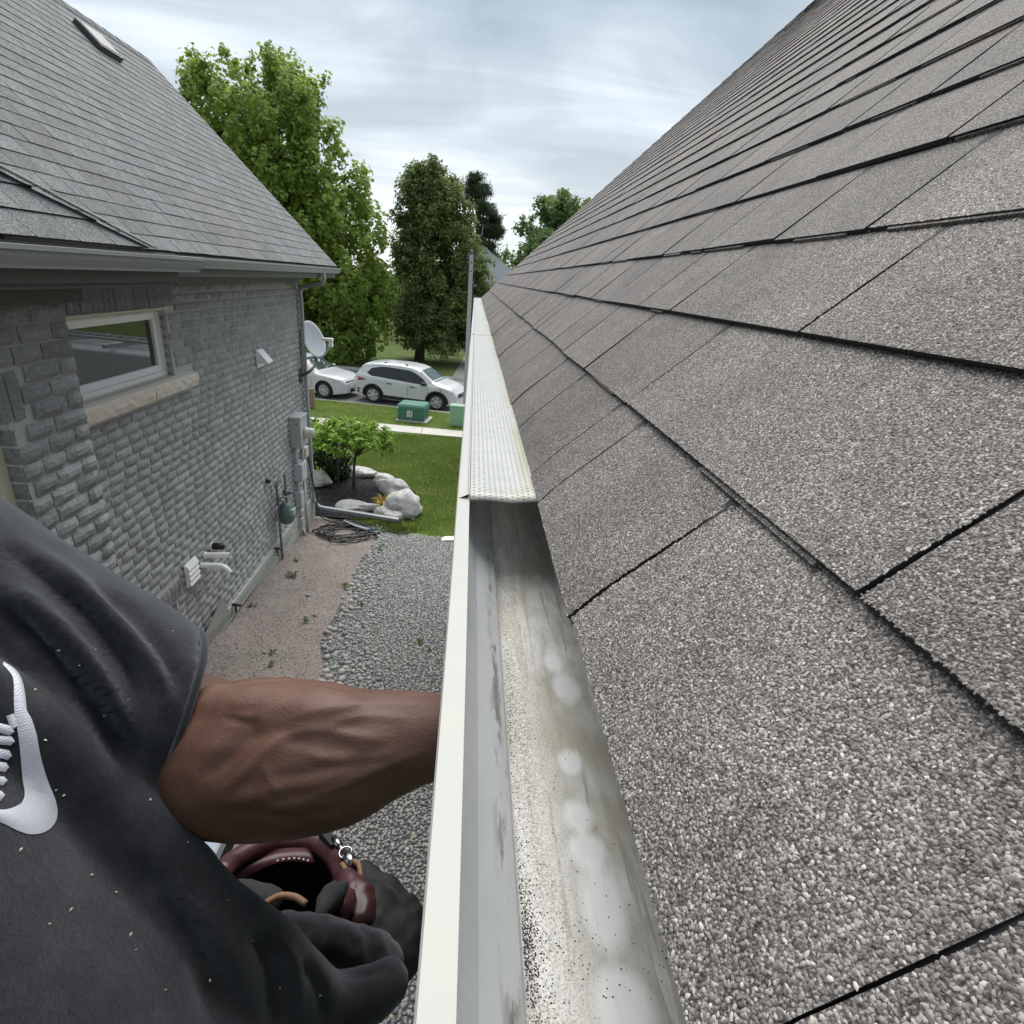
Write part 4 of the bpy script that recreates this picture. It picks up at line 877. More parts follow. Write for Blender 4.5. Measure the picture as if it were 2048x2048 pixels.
def scatter_stones(P,R,TN,flat,iv,iff,name,mat,jit=.16,smooth=True,parent=None):
    n=len(P); ang=NR.uniform(0,2*pi,n); ca,sa=np.cos(ang),np.sin(ang)
    S=np.stack([R*NR.uniform(.8,1.35,n),R*NR.uniform(.7,1.0,n),R*flat*NR.uniform(.75,1.2,n)],1)
    lv=iv[None]*(1+NR.uniform(-jit,jit,(n,len(iv),1)))*S[:,None,:]
    tilt=NR.uniform(-.35,.35,n); ct,st=np.cos(tilt),np.sin(tilt)
    x=lv[:,:,0]*ct[:,None]+lv[:,:,2]*st[:,None]; z=-lv[:,:,0]*st[:,None]+lv[:,:,2]*ct[:,None]; y=lv[:,:,1]
    X=x*ca[:,None]-y*sa[:,None]; Y=x*sa[:,None]+y*ca[:,None]
    V=np.stack([X,Y,z],2)+P[:,None,:]
    F=(iff[None]+(np.arange(n)*len(iv))[:,None,None]).reshape(-1,3)
    me=bpy.data.meshes.new(name); base=V.reshape(-1,3).mean(0); Vf=(V.reshape(-1,3)-base)
    me.vertices.add(len(Vf)); me.vertices.foreach_set('co',Vf.astype(np.float32).ravel()); me.loops.add(F.size); me.loops.foreach_set('vertex_index',F.astype(np.int32).ravel())
    me.polygons.add(len(F)); me.polygons.foreach_set('loop_start',np.arange(0,F.size,3,dtype=np.int32)); me.polygons.foreach_set('loop_total',np.full(len(F),3,np.int32))
    a_=me.attributes.new('tone','FLOAT','POINT'); a_.data.foreach_set('value',np.repeat(TN,len(iv)).astype(np.float32))
    me.update(calc_edges=True); me.polygons.foreach_set('use_smooth',[smooth]*len(F)); me.materials.append(mat)
    o=link(name,me,parent,Vector(base)-(wloc(parent) if parent else Vector((0,0,0)))); return o
def jitgrid(x0,x1,y0,y1,s):
    gx,gy=np.meshgrid(np.arange(x0,x1,s),np.arange(y0,y1,s)); q=np.stack([gx.ravel(),gy.ravel()],1); return q+NR.uniform(-.48,.48,q.shape)*s
bm=bmesh.new(); bmesh.ops.create_icosphere(bm,subdivisions=1,radius=1.0); bm.free()
ICO0=np.array([(0,0,1),(.894,0,.447),(.276,.851,.447),(-.724,.526,.447),(-.724,-.526,.447),(.276,-.851,.447),(.724,.526,-.447),(-.276,.851,-.447),(-.894,0,-.447),(-.276,-.851,-.447),(.724,-.526,-.447),(0,0,-1)])
ICF0=np.array([(0,1,2),(0,2,3),(0,3,4),(0,4,5),(0,5,1),(1,6,2),(2,7,3),(3,8,4),(4,9,5),(5,10,1),(2,6,7),(3,7,8),(4,8,9),(5,9,10),(1,10,6),(11,7,6),(11,8,7),(11,9,8),(11,10,9),(11,6,10)])
q=jitgrid(-1.75,.45,1.6,10.3,.0270); keep=[(x>bedge(y)+.02*mnoise.noise((x*3,y*3,0))) and y<peb_edge(x)+.05*mnoise.noise((x*4,y*4,7)) for x,y in q]; q=q[np.array(keep)]
R=NR.uniform(.0105,.0205,len(q)); T=np.clip(NR.beta(2.2,2.6,len(q)),0,1); T=np.where(NR.random(len(q))<.035,NR.uniform(.85,1,len(q)),T)
P=np.stack([q[:,0],q[:,1],[G(y)+.006 for y in q[:,1]]],1)
o=scatter_stones(P,R,T,.62,ICO0,ICF0,'pebbles',M_PEB); tag(o,'grey pebbles filling the side yard beside the crushed stone','pebbles',kind='stuff')
# larger cobbles along the border
cb=[]
for i in range(1100):
    y=RNG.uniform(3.0,10.2); wd_=lerp(.28,.62,smoothstep(9.3,6.0,y)) ; x=bedge(y)+RNG.uniform(-.06,1)**1.0*wd_ if y<9.5 else RNG.uniform(bedge(y),-1.5)
    if y>peb_edge(x)+.25: continue
    r=RNG.uniform(.022,.046)*(1.15 if x<bedge(y)+.25 else .85)
    if all((x-a)**2+(y-b)**2>(.80*(r+c_))**2 for a,b,c_ in cb): cb.append((x,y,r))
for (x,y,r) in ((-1.95,6.62,.03),(-2.05,6.58,.028),(-2.2,7.2,.03),(-2.3,5.7,.025),(-2.0,5.2,.02)): cb.append((x,y,r))
cb=np.array(cb); T=np.clip(NR.normal(.55,.2,len(cb)),0,1)
o=scatter_stones(np.stack([cb[:,0],cb[:,1],[G(y)+.018 for y in cb[:,1]]],1),cb[:,2],T,.62,IV,IF,'cobbles',M_PEB,.07); tag(o,'larger rounded cobbles edging the crushed stone path','cobbles',kind='stuff')
q=jitgrid(-2.98,-1.5,3.0,10.3,.0225); q=q[np.array([x<bedge(y)+.03 for x,y in q])]; q=q[NR.random(len(q))<.55]
o=scatter_stones(np.stack([q[:,0],q[:,1],[G(y)+.012+.018*mnoise.noise((x*1.3,y*1.3,2))+.02*smoothstep(-2.4,-3.0,x) for x,y in q]],1),NR.uniform(.004,.0115,len(q)),NR.random(len(q)),.55,ICO0[[0,1,2,3,4,5]],np.array([(0,1,2),(0,2,3),(0,3,4),(0,4,5),(0,5,1)]),'stone_chips',M_CHIP,.2,False); tag(o,'small reddish-brown stone chips strewn over the path','stone chips',kind='stuff')
# ---- lawn blades near the house
def leafmat(name,dark,mid,light,trans=.25,rough=.55):
    m,t,bs=newmat(name); a=attr(t,'tone'); c=ramp_(t,a.outputs['Fac'],[(0.0,dark),(0.5,mid),(1.0,light)])
    t.links.new(c,bs.inputs['Base Color']); bs.inputs['Roughness'].default_value=rough; bs.inputs['Specular IOR Level'].default_value=.25
    tl=N(t,'ShaderNodeBsdfTranslucent'); t.links.new(mixc(t,.35,c,light),tl.inputs[0]); mx_=N(t,'ShaderNodeMixShader',inp={0:trans}); t.links.new(bs.outputs[0],mx_.inputs[1]); t.links.new(tl.outputs[0],mx_.inputs[2]); t.links.new(mx_.outputs[0],t.nodes['Material Output'].inputs[0]); return m
M_BLADE=leafmat('grass_blades',(.05,.085,.012),(.115,.175,.028),(.21,.27,.065),.3)
def tri_mesh(name,V,tone,mat,parent=None,F=None,smooth=False):
    me=bpy.data.meshes.new(name); V=np.asarray(V,np.float32); base=V.mean(0); base[2]=V[:,2].min(); Vf=V-base
    if F is None: F=np.arange(len(V),dtype=np.int32).reshape(-1,3)
    k=F.shape[1]
    me.vertices.add(len(Vf)); me.vertices.foreach_set('co',Vf.ravel()); me.loops.add(F.size); me.loops.foreach_set('vertex_index',F.astype(np.int32).ravel())
    me.polygons.add(len(F)); me.polygons.foreach_set('loop_start',np.arange(0,F.size,k,dtype=np.int32)); me.polygons.foreach_set('loop_total',np.full(len(F),k,np.int32))
    a_=me.attributes.new('tone','FLOAT','POINT'); a_.data.foreach_set('value',np.asarray(tone,np.float32)); me.update(calc_edges=True); me.materials.append(mat)
    if smooth: me.polygons.foreach_set('use_smooth',[True]*len(F))
    return link(name,me,parent,Vector(base.tolist())-(wloc(parent) if parent else Vector((0,0,0))))
def blades(q,h0,h1,wd_,name,label):
    n=len(q); a=NR.uniform(0,2*pi,n); h=NR.uniform(h0,h1,n); z=np.array([G(y) for y in q[:,1]])+.004
    L=NR.uniform(-.6,.6,(n,2))*h[:,None]; d=np.stack([np.cos(a),np.sin(a)],1)*wd_
    V=np.zeros((n,3,3)); V[:,0,:2]=q-d; V[:,1,:2]=q+d; V[:,2,:2]=q+L; V[:,0,2]=z; V[:,1,2]=z; V[:,2,2]=z+h
    tn=np.clip(NR.normal(.45,.22,n)+.25*np.array([mnoise.noise((x*.9,y*.9,4)) for x,y in q]),0,1)
    o=tri_mesh(name,V.reshape(-1,3),np.repeat(tn,3),M_BLADE); tag(o,label,'grass',kind='stuff')
def inbed(x,y): return ((x+2.35)/1.25)**2+((y-11.75)/1.22)**2<1
q=jitgrid(-3.0,.6,9.75,17.3,.022); q=q[np.array([(y<sw_n(x)+.03) and y>(peb_edge(x)+.02+.07*mnoise.noise((x*4,y*4,7))) and not inbed(x,y) for x,y in q])]
blades(q,.02,.055,.006,'lawn_grass','mown green lawn between the boulders and the pavement')
q=jitgrid(-6.5,.6,18.0,21.5,.035); q=q[np.array([sw_f(x)<y<kb_n(x)-.14 for x,y in q])]
blades(q,.02,.05,.007,'verge_grass','mown grass strip between pavement and road kerb')
# tall rough grass at the end of the leader pipe
q=np.stack([NR.normal(-1.25,.22,700),NR.normal(10.02,.09,700)],1); blades(q,.04,.13,.006,'rough_grass','unmown grass at the edge of the pebbles near the grey leader pipe')
# clover specks on the lawn
q=np.stack([NR.uniform(-1.6,.3,120),NR.uniform(10,17,120)],1)
mcl=simple('white_clover',(.6,.6,.52),.8); P=np.stack([q[:,0],q[:,1],[G(y)+.05 for y in q[:,1]]],1)
o=scatter_stones(P,NR.uniform(.005,.011,len(q)),NR.random(len(q)),.7,ICO0,ICF0,'clover_flowers',mcl); tag(o,'scattered white clover flowers on the green lawn','clover',kind='stuff')
# ---- planting bed
M_MULCH=stone_mat('black_mulch',[(0,(.010,.010,.012)),(.6,(.028,.028,.032)),(1,(.07,.068,.07))],.9)
V=[];F=[]; V.append((-2.35,11.75,G(11.75)+.10))
nr,na=6,36
for i in range(1,nr+1):
    for k in range(na):
        r=i/nr; a=2*pi*k/na; x=-2.35+1.28*r*cos(a); y=11.75+1.25*r*sin(a); V.append((x,y,G(y)+.10*(1-r*r)+.006+.02*mnoise.noise((x*5,y*5,1))))
for k in range(na): F.append((0,1+k,1+(k+1)%na))
for i in range(nr-1):
    for k in range(na): F.append((1+i*na+k,1+(i+1)*na+k,1+(i+1)*na+(k+1)%na,1+i*na+(k+1)%na))
o=mesh('mulch_bed',V,F,simple('mulch_soil',(.022,.022,.025),.95,.4,60,.8,90,.02),None,True); o['kind']='structure'
q=np.stack([NR.uniform(-3.6,-1.1,5200),NR.uniform(10.5,13,5200)],1); q=q[((q[:,0]+2.35)/1.25)**2+((q[:,1]-11.75)/1.22)**2<.97]
zz_=[G(y)+.10*(1-min(1,((x+2.35)/1.28)**2+((y-11.75)/1.25)**2))+.012 for x,y in q]
o=scatter_stones(np.stack([q[:,0],q[:,1],zz_],1),NR.uniform(.012,.03,len(q)),NR.random(len(q)),.35,ICO0[[0,1,2,3,4,5]],np.array([(0,1,2),(0,2,3),(0,3,4),(0,4,5),(0,5,1)]),'mulch_chips',M_MULCH,.3,False); tag(o,'black wood mulch inside the ring of boulders','mulch',kind='stuff')
# ---- boulders
def rock_mat():
    m,t,bs=newmat('pale_limestone_boulder'); p=pos(t); c=ramp_(t,noise(t,p,9,7,.65,.4),[(0.28,(.23,.225,.215)),(0.45,(.46,.455,.44)),(0.68,(.62,.615,.60))])
    t.links.new(c,bs.inputs['Base Color']); bs.inputs['Roughness'].default_value=.85; bump(t,bs,noise(t,p,28,7,.65),.8,.03); return m
M_ROCK=rock_mat()
def boulder(c,sx_,sy_,sz_,rot,seed,label):
    bm=bmesh.new(); bmesh.ops.create_icosphere(bm,subdivisions=4,radius=1.0)
    V=[]; 
    for v in bm.verts:
        p_=v.co; n_=mnoise.noise(p_*1.1+Vector((seed*3.1,0,0)))*.34+mnoise.noise(p_*2.6+Vector((0,seed,0)))*.16+mnoise.noise(p_*6+Vector((0,seed,4)))*.05
        q_=p_*(1+n_); 
        for ax_ in range(4):     # planar facets
            d_=Vector((cos(seed*1.7+ax_*1.9),sin(seed*2.3+ax_*1.4),.35+.3*sin(seed+ax_))).normalized(); e_=q_.dot(d_)-.80
            if e_>0: q_=q_-d_*e_*.8
        x,y=q_.x*sx_,q_.y*sy_; V.append((c[0]+x*cos(rot)-y*sin(rot),c[1]+x*sin(rot)+y*cos(rot),max(c[2]+q_.z*sz_,c[2]-sz_*.55)))
    F=[[w_.index for w_ in f.verts] for f in bm.faces]; bm.free()
    o=mesh('boulder',V,F,M_ROCK,None,True); tag(o,label,'boulder','pale boulders round the planting bed'); return o
def gp(px,py,z): q_=atz(px,py,z); return q_
for (px,py,z,sx_,sy_,sz_,rot,lb) in [
 (636,960,-4.42,.30,.26,.20,.2,'pale boulder at the foot of the downspout behind the mulch'),
 (722,945,-4.52,.42,.24,.15,-.1,'low white boulder in the back row left of the small round one'),
 (768,958,-4.50,.24,.22,.15,.3,'smallest round boulder at the back of the ring'),
 (790,978,-4.46,.42,.30,.22,-.35,'broad pale boulder behind the biggest one on the lawn side'),
 (810,1012,-4.44,.42,.36,.30,-.7,'biggest pale boulder bulging on to the lawn'),
 (776,1028,-4.55,.30,.20,.16,-.35,'flat pale boulder touching the end of the leader pipe'),
 (712,1014,-4.53,.46,.22,.15,-.08,'long flat boulder between mulch and leader pipe'),
 (702,942,-4.55,.16,.14,.09,0,'little white stone peeping out behind the tree stem'),
 (822,1037,-4.6,.07,.06,.05,0,'fist-sized stone beside the biggest boulder')]:
    c=gp(px,py,z); boulder(c,sx_,sy_,sz_,rot,int(px*.37)%17+1,lb)
# ---- foliage helpers
def leaves(C,Nrm,size,tone,shape='ovate',rand=.9,droop=.0):
    """leaf-sized folded faces at C, roughly facing Nrm"""
    n=len(C); nv=Nrm+NR.normal(0,rand,(n,3)); nv/=np.linalg.norm(nv,axis=1)[:,None]+1e-9
    t_=NR.normal(0,1,(n,3)); t_[:,2]-=droop; t_-=nv*(t_*nv).sum(1)[:,None]; t_/=np.linalg.norm(t_,axis=1)[:,None]+1e-9; b=np.cross(nv,t_)
    s=(size*NR.uniform(.65,1.25,n))[:,None]
    if shape=='ovate': pts=[(-.5,0,0),(-.05,.30,.06),(.5,0,-.05),(-.05,-.30,.06)]; F=[(0,1,2),(0,2,3)]
    elif shape=='maple': pts=[(-.45,0,0),(-.30,.34,.05),(.05,.52,.0),(.12,.2,.05),(.55,0,-.06),(.12,-.2,.05),(.05,-.52,0),(-.30,-.34,.05)]; F=[(0,1,3),(1,2,3),(0,3,4),(0,4,5),(0,5,7),(5,6,7)]
    else: pts=[(-.5,-.05,0),(-.5,.05,0),(.5,0,0)]; F=[(0,1,2)]
    V=np.stack([C+s*(t_*p[0]+b*p[1]+nv*p[2]) for p in pts],1)
    k=len(pts); FF=(np.array(F)[None]+(np.arange(n)*k)[:,None,None]).reshape(-1,3)
    return V.reshape(-1,3),FF,np.repeat(tone,k)
def clumps(cen,rad,nper,outward,shape_up=1.0):
    n=len(cen)*nper; c=np.repeat(cen,nper,0); d=NR.normal(0,1,(n,3)); d/=np.linalg.norm(d,axis=1)[:,None]; r=NR.random(n)**.45
    R=np.repeat(rad,nper); off=d*(r*R)[:,None]; off[:,2]*=shape_up
    return c+off, d*.5+np.repeat(outward,nper,0)*.6+np.array([0,0,.55]), off[:,2]/(R*shape_up+1e-9)
def branchy(base,tips,r0,parent,mat,name='trunk',n=None):
    pass
M_BARK=simple('dark_bark',(.045,.036,.028),.9,.3,14,.8,40,.02)
M_LF_YOUNG=leafmat('bright_yellow_green_leaves',(.06,.13,.012),(.16,.30,.03),(.30,.46,.07),.3)
M_LF_DARK=leafmat('dark_shrub_leaves',(.008,.020,.006),(.020,.045,.012),(.055,.10,.028),.15)
M_LF_WEED=leafmat('weed_leaves',(.03,.055,.012),(.065,.11,.025),(.12,.175,.05),.25)
# small standard tree
tb_=np.array([-2.50,12.0,G(12)+.06]); tr_=empty('small_tree',tb_,'small standard tree with bright yellow-green umbrella crown in the mulch bed','tree')
cc=aty(703,872,12.0)
MB().tube(spline([tb_,tb_+np.array([.03,-.02,.5]),tb_+np.array([.10,0,1.0]),(cc[0]+.12,12,cc[2]-.30)],5),[.032]*5+[.028]*5+[.024]*6,10).build('trunk',M_BARK,tr_,True)
mb=MB(); top=np.array([cc[0]+.12,12,cc[2]-.32])
for i in range(22):
    a=RNG.random()*6.28; r=RNG.uniform(.35,.95); e_=np.array([cc[0]+.02+r*cos(a)*.98,12+r*sin(a)*.8,cc[2]+RNG.uniform(-.15,.30)-.2*r]); m_=lerp(top,e_,.5)+np.array([0,0,.06]); mb.tube(spline([top-np.array([0,0,RNG.uniform(0,.12)]),m_,e_],3),[.012,.011,.010,.008,.006,.005,.004],6)
mb.build('branches',M_BARK,tr_,True)
cen=[];rad=[]
for i in range(150):
    a=RNG.random()*6.28; r=sqrt(RNG.random()); zt=.33*sqrt(max(0,1-r*r))+.02; zb=-.18-.22*r
    cen.append((cc[0]-.02+r*cos(a)*.90,12+r*sin(a)*.75,cc[2]+lerp(zb,zt,RNG.random()**.5))); rad.append(RNG.uniform(.09,.17))
cen=np.array(cen); ow=(cen-np.array([cc[0],12,cc[2]-.3])); ow/=np.linalg.norm(ow,axis=1)[:,None]
P,Nn,h_=clumps(cen,np.array(rad),20,ow,.8); tn=np.clip(.50+.25*h_+NR.normal(0,.18,len(P))+.25*(P[:,2]-cc[2]),0,1)
V,F,T=leaves(P,Nn,np.full(len(P),.095),tn,'ovate',.55); tri_mesh('crown',V,T,M_LF_YOUNG,tr_,F)
# stake beside it
o=MB().box((-2.86,12.04,G(12)-.1),(-2.825,12.075,G(12)+1.45)).build('tree_stake',simple('dark_green_stake',(.012,.022,.016),.6),None); tag(o,'thin dark stake standing beside the small umbrella tree','stake')
# dark shrub behind
sh=empty('dark_shrub',(-3.1,12.6,G(12.6)),'dense dark green shrub behind the downspout and small tree','shrub')
sc0=aty(655,915,12.7); cen=[];rad=[]
for i in range(120):
    d=np.array([RNG.gauss(0,1) for _ in range(3)]); d/=np.linalg.norm(d); r=RNG.random()**.35
    cen.append((sc0[0]+.02+d[0]*.50*r,12.75+d[1]*.45*r,sc0[2]-.08+d[2]*.70*r)); rad.append(RNG.uniform(.10,.18))
cen=np.array(cen); ow=cen-np.array([sc0[0],12.75,sc0[2]]); ow/=np.linalg.norm(ow,axis=1)[:,None]
P,Nn,h_=clumps(cen,np.array(rad),32,ow,.9); tn=np.clip(.35+.2*h_+.45*(P[:,2]-sc0[2])+NR.normal(0,.16,len(P)),0,1)
V,F,T=leaves(P,Nn,np.full(len(P),.075),tn,'ovate',.7); tri_mesh('foliage',V,T,M_LF_DARK,sh,F)
mb=MB()
for i in range(7): a=i*.9; mb.tube([(sc0[0]+.05*cos(a),12.75+.05*sin(a),G(12.7)-.02),(sc0[0]+.25*cos(a),12.75+.22*sin(a),sc0[2])],[.014,.008],6)
mb.build('stems',M_BARK,sh,True)
# low fresh shrub in front of it (light leaves under the umbrella tree)
ls=empty('leafy_shrub',(-3.05,12.2,G(12.2)),'fresh green leafy shrub growing against the house corner above the dark shrub','shrub')
s1=aty(632,862,12.5); cen=np.array([(s1[0]+RNG.gauss(0,.22),12.5+RNG.gauss(0,.2),s1[2]+RNG.gauss(0,.13)) for _ in range(46)]); ow=cen-np.array([s1[0],12.5,s1[2]-.2]); ow/=np.linalg.norm(ow,axis=1)[:,None]
P,Nn,h_=clumps(cen,NR.uniform(.08,.15,len(cen)),22,ow,.9); tn=np.clip(.35+.25*h_+NR.normal(0,.2,len(P)),0,1); V,F,T=leaves(P,Nn,np.full(len(P),.085),tn,'ovate',.6); tri_mesh('foliage',V,T,M_LF_YOUNG,ls,F)
mb=MB()
for i in range(5): a=i*1.3; mb.tube([(s1[0]+.04*cos(a),12.5,G(12.5)-.02),(s1[0]+.2*cos(a),12.5+.15*sin(a),s1[2])],[.012,.007],6)
mb.build('stems',M_BARK,ls,True)
# weeds
def weed(x,y,r,n,label):
    V=[];F=[];T=[]
    z=G(y)+.02
    for i in range(n):
        a=RNG.random()*6.28; l=r*.85*RNG.uniform(.6,1.1); e_=np.array([cos(a),sin(a),0]); s=np.array([-sin(a),cos(a),0])*l*.13; up=np.array([0,0,1])*l
        k=len(V); b=np.array([x,y,z]); V+=[b-s*.3,b+s*.3,b+e_*l*.5+up*.42+s,b+e_*l*.5+up*.42-s,b+e_*l+up*RNG.uniform(.15,.4)]; F+=[(k,k+1,k+2,k+3),(k+3,k+2,k+4)]; T+=[RNG.uniform(.2,.9)]*5
    o=mesh('weed',V,F,M_LF_WEED,None,attrs={'tone':T}); tag(o,label,'weed','weeds growing in the side yard')
for (x,y,r,n,lb) in [(-2.60,7.82,.15,22,'bushiest weed on the crushed stone, halfway along the wall'),(-2.70,8.40,.10,14,'weed between the bushiest weed and the cable coil'),(-2.82,6.81,.11,14,'weed close to the foundation near the galvanised sheet'),(-1.74,7.50,.12,14,'weed at the cobble edge beside two dark stones'),(-2.01,6.42,.09,10,'sparse weed on open crushed stone near the cobbles'),(-2.19,5.69,.08,10,'low weed on the crushed stone just beyond the arm'),(-2.13,5.45,.08,10,'low weed half hidden by the forearm'),(-.49,5.99,.10,12,'fuller of the two weeds growing out of the grey pebbles by the gutter'),(-.36,5.80,.08,8,'thinner of the two weeds in the grey pebbles by the gutter'),(-1.45,9.10,.12,12,'weed among cobbles below the cable coil'),(-2.91,9.62,.12,16,'weed at the foot of the foundation beside the cable coil'),(-1.40,6.92,.10,10,'weed among the larger cobbles'),(-2.35,9.05,.05,7,'tiny weed under the cable coil')]: weed(x,y,r,n,lb)
# yellow clump
yc=gp(765,1000,-4.40); V=[];F=[];T=[]
for i in range(46):
    a=RNG.random()*6.28; l=RNG.uniform(.12,.26); e_=np.array([cos(a),sin(a),0]); s=np.array([-sin(a),cos(a),0])*.010; up=np.array([0,0,1.]); b=np.array([yc[0],yc[1],-4.52])+e_*RNG.uniform(0,.10); k=len(V)
    V+=[b-s,b+s,b+e_*l*.35+up*l*.8+s,b+e_*l*.35+up*l*.8-s,b+e_*l*.9+up*l*RNG.uniform(.4,.85)]; F+=[(k,k+1,k+2,k+3),(k+3,k+2,k+4)]; T+=[RNG.random()]*5
o=mesh('yellow_plant',V,F,leafmat('yellowed_leaves',(.30,.19,.03),(.55,.38,.05),(.75,.60,.16),.25),None,attrs={'tone':T}); tag(o,'clump of yellowed strap leaves between two boulders','plant')
# white splash block
sp_=MB(); c=(-.24,9.62,G(9.62)); sp_.prism([(c[0]-.17,c[2]+.005),(c[0]+.5,c[2]+.005),(c[0]+.5,c[2]+.075),(c[0]-.1,c[2]+.055),(c[0]-.17,c[2]+.03)],1,c[1]-.09,c[1]+.09); o=sp_.build('splash_block',simple('pale_plastic',(.62,.62,.56),.5,.05,6),None,bevel=.01); tag(o,'pale splash block end lying at the edge of lawn and pebbles','splash block')
# ---- cable coil with its washer lance
cx,cy=-2.20,9.72; pts=[]; th=0
for i in range(430):
    th=i*.146; k=i/430; rx=.40+.13*sin(i*.043)+.04*sin(i*.31); ry=.36+.12*cos(i*.051); ox=.10*sin(i*.013); oy=.09*cos(i*.017)
    x=cx+ox+rx*cos(th); y=cy+oy+ry*sin(th); pts.append(np.array([x,y,G(y)+.032+.0012*(i%40)*.6+.018*k+.006*sin(i*.7)]))
tail=spline([pts[-1],(-1.7,9.65,G(9.6)+.05),(-1.45,9.93,G(9.9)+.04),(-1.2,9.80,G(9.8)+.04),(-1.02,9.93,G(9.9)+.05)],6)
first=spline([(WX+.09,10.12,-3.2),(WX+.13,10.13,-3.6),(WX+.2,10.12,-4.0),(-2.68,10.05,-4.42),pts[0]+np.array([.1,.1,.02])],6)
o=MB().tube(first+pts+tail[1:],.0125,7).build('cable_coil',simple('black_cable',(.016,.016,.018),.45,.15,20),None,True); tag(o,'tangled coil of thick black cable lying beside the gravel','cable')
ln=empty('washer_lance',(-2.0,10.0,-4.5),'grey and black spray lance lying on the black cable coil','spray lance')
a=gp(690,1040,-4.49); b=gp(735,1058,-4.49)
MB().rectube([a,lerp(a,b,.8)],.022,.02,(0,0,1)).build('handle',M_BLK,ln,bevel=.006); MB().tube([lerp(a,b,-.02)+np.array([.0,-.05,.0]),lerp(a,b,.5)+np.array([.0,-.06,-.005]),b+np.array([.02,-.03,-.01])],[.018,.022,.030],10).build('shell',simple('silver_grey_plastic',(.42,.45,.47),.35),ln,True)
MB().tube([lerp(a,b,.9),lerp(a,b,1.12)],.024,10).build('coupling',simple('teal_plastic',(.10,.26,.28),.4),ln,True)
# ================================================================== street furniture
th_=math.atan(-.16); SU=np.array([cos(th_),sin(th_),0]); SV=np.array([-sin(th_),cos(th_),0])
def sbox(o_,u0,u1,v0,v1,z0,z1):
    return MB().add([o_+SU*u+SV*v+np.array([0,0,z]) for z in (z0,z1) for (u,v) in ((u0,v0),(u1,v0),(u1,v1),(u0,v1))],[(0,3,2,1),(4,5,6,7),(0,1,5,4),(1,2,6,5),(2,3,7,6),(3,0,4,7)])
M_TG=simple('transformer_green',(.045,.165,.115),.5,.08,4); M_PG=simple('pale_green_pedestal',(.27,.44,.30),.5,.06,5)
to=atz(821,844,-4.60); to[2]=0; tf=empty('transformer',(to[0],to[1],-4.6),'dark green utility transformer box on a concrete pad in the verge','transformer')
sbox(to,-.50,.56,-.05,.85,-4.64,-4.555).build('concrete_pad',M_SW,tf,bevel=.01)
sbox(to,-.455,.455,.02,.78,-4.553,-4.20).build('tank',M_TG,tf,bevel=.012)
lid=MB(); lz=[(-4.21,-.475,.475,-.005,.80),(-4.10,-.475,.475,-.01,.80),(-4.03,-.44,.44,.05,.78)]
V=[];F=[]
for z,u0,u1,v0,v1 in lz: V+=[to+SU*u+SV*v+np.array([0,0,z]) for (u,v) in ((u0,v0),(u1,v0),(u1,v1),(u0,v1))]
for i in range(2):
    for k in range(4): F.append((i*4+k,i*4+(k+1)%4,(i+1)*4+(k+1)%4,(i+1)*4+k))
F+=[(3,2,1,0),(8,9,10,11)]; lid.add(V,F).build('lid',M_TG,tf,bevel=.01)
sbox(to,-.13,.05,.0145,.019,-4.44,-4.225).build('warning_plate',simple('off_white_plate',(.66,.68,.66),.5),tf)
M_INK=simple('printed_ink',(.08,.08,.09),.6)
for i,(u0,u1,z0,z1) in enumerate([(-.10,-.06,-4.30,-4.26),(-.02,.02,-4.30,-4.25),(-.10,-.07,-4.36,-4.32),(-.03,.02,-4.37,-4.32),(-.09,.02,-4.41,-4.395)]): sbox(to,u0,u1,.0125,.0142,z0,z1).build('printed_mark',M_INK,tf)
sbox(to,-.03,.0,-.0,.018,-4.53,-4.49).build('hasp',M_ZINC,tf); sbox(to,-.47,-.42,-.02,-.0105,-4.17,-4.12).build('number_tag',simple('tag_white',(.7,.7,.7),.5),tf)
po=atz(912,853,-4.60); po[2]=0; pd=empty('utility_pedestal',(po[0],po[1],-4.6),'pale green ribbed utility pedestal standing in the verge beside the lamp post','pedestal')
sbox(po,-.235,.235,.0,.36,-4.62,-3.95).build('cabinet',M_PG,pd,bevel=.03)
sbox(po,-.25,.25,-.012,.372,-3.965,-3.90).build('cap',M_PG,pd,bevel=.02)
for i in range(8): sbox(po,-.22,.22,-.016,-.0005,-4.55+i*.072,-4.508+i*.072).build('rib',M_PG,pd,bevel=.006)
lo=atz(929,842,-4.60); lpz=aty(936,507,lo[1]); lp_=empty('lamp_post',(lo[0],lo[1],-4.6),'tall square grey post with small black fittings at its top','post')
tx=lpz[0]+.02; zt=lpz[2]
V=[(lo[0]+a*.078,lo[1]+b*.078,-4.62) for a,b in ((-1,-1),(1,-1),(1,1),(-1,1))]+[(lo[0]+a*.060+.0,lo[1]+b*.060,zt) for a,b in ((-1,-1),(1,-1),(1,1),(-1,1))]
MB().add(V,[(0,1,5,4),(1,2,6,5),(2,3,7,6),(3,0,4,7),(4,5,6,7)]).build('shaft',simple('galvanised_grey',(.37,.385,.41),.45,.05,3),lp_,bevel=.006)
MB().lathe([(.07,-.03),(.075,0),(.05,.09),(.02,.12)],(lo[0],lo[1],zt),(0,0,1),14).build('cap',M_DKM,lp_,True)
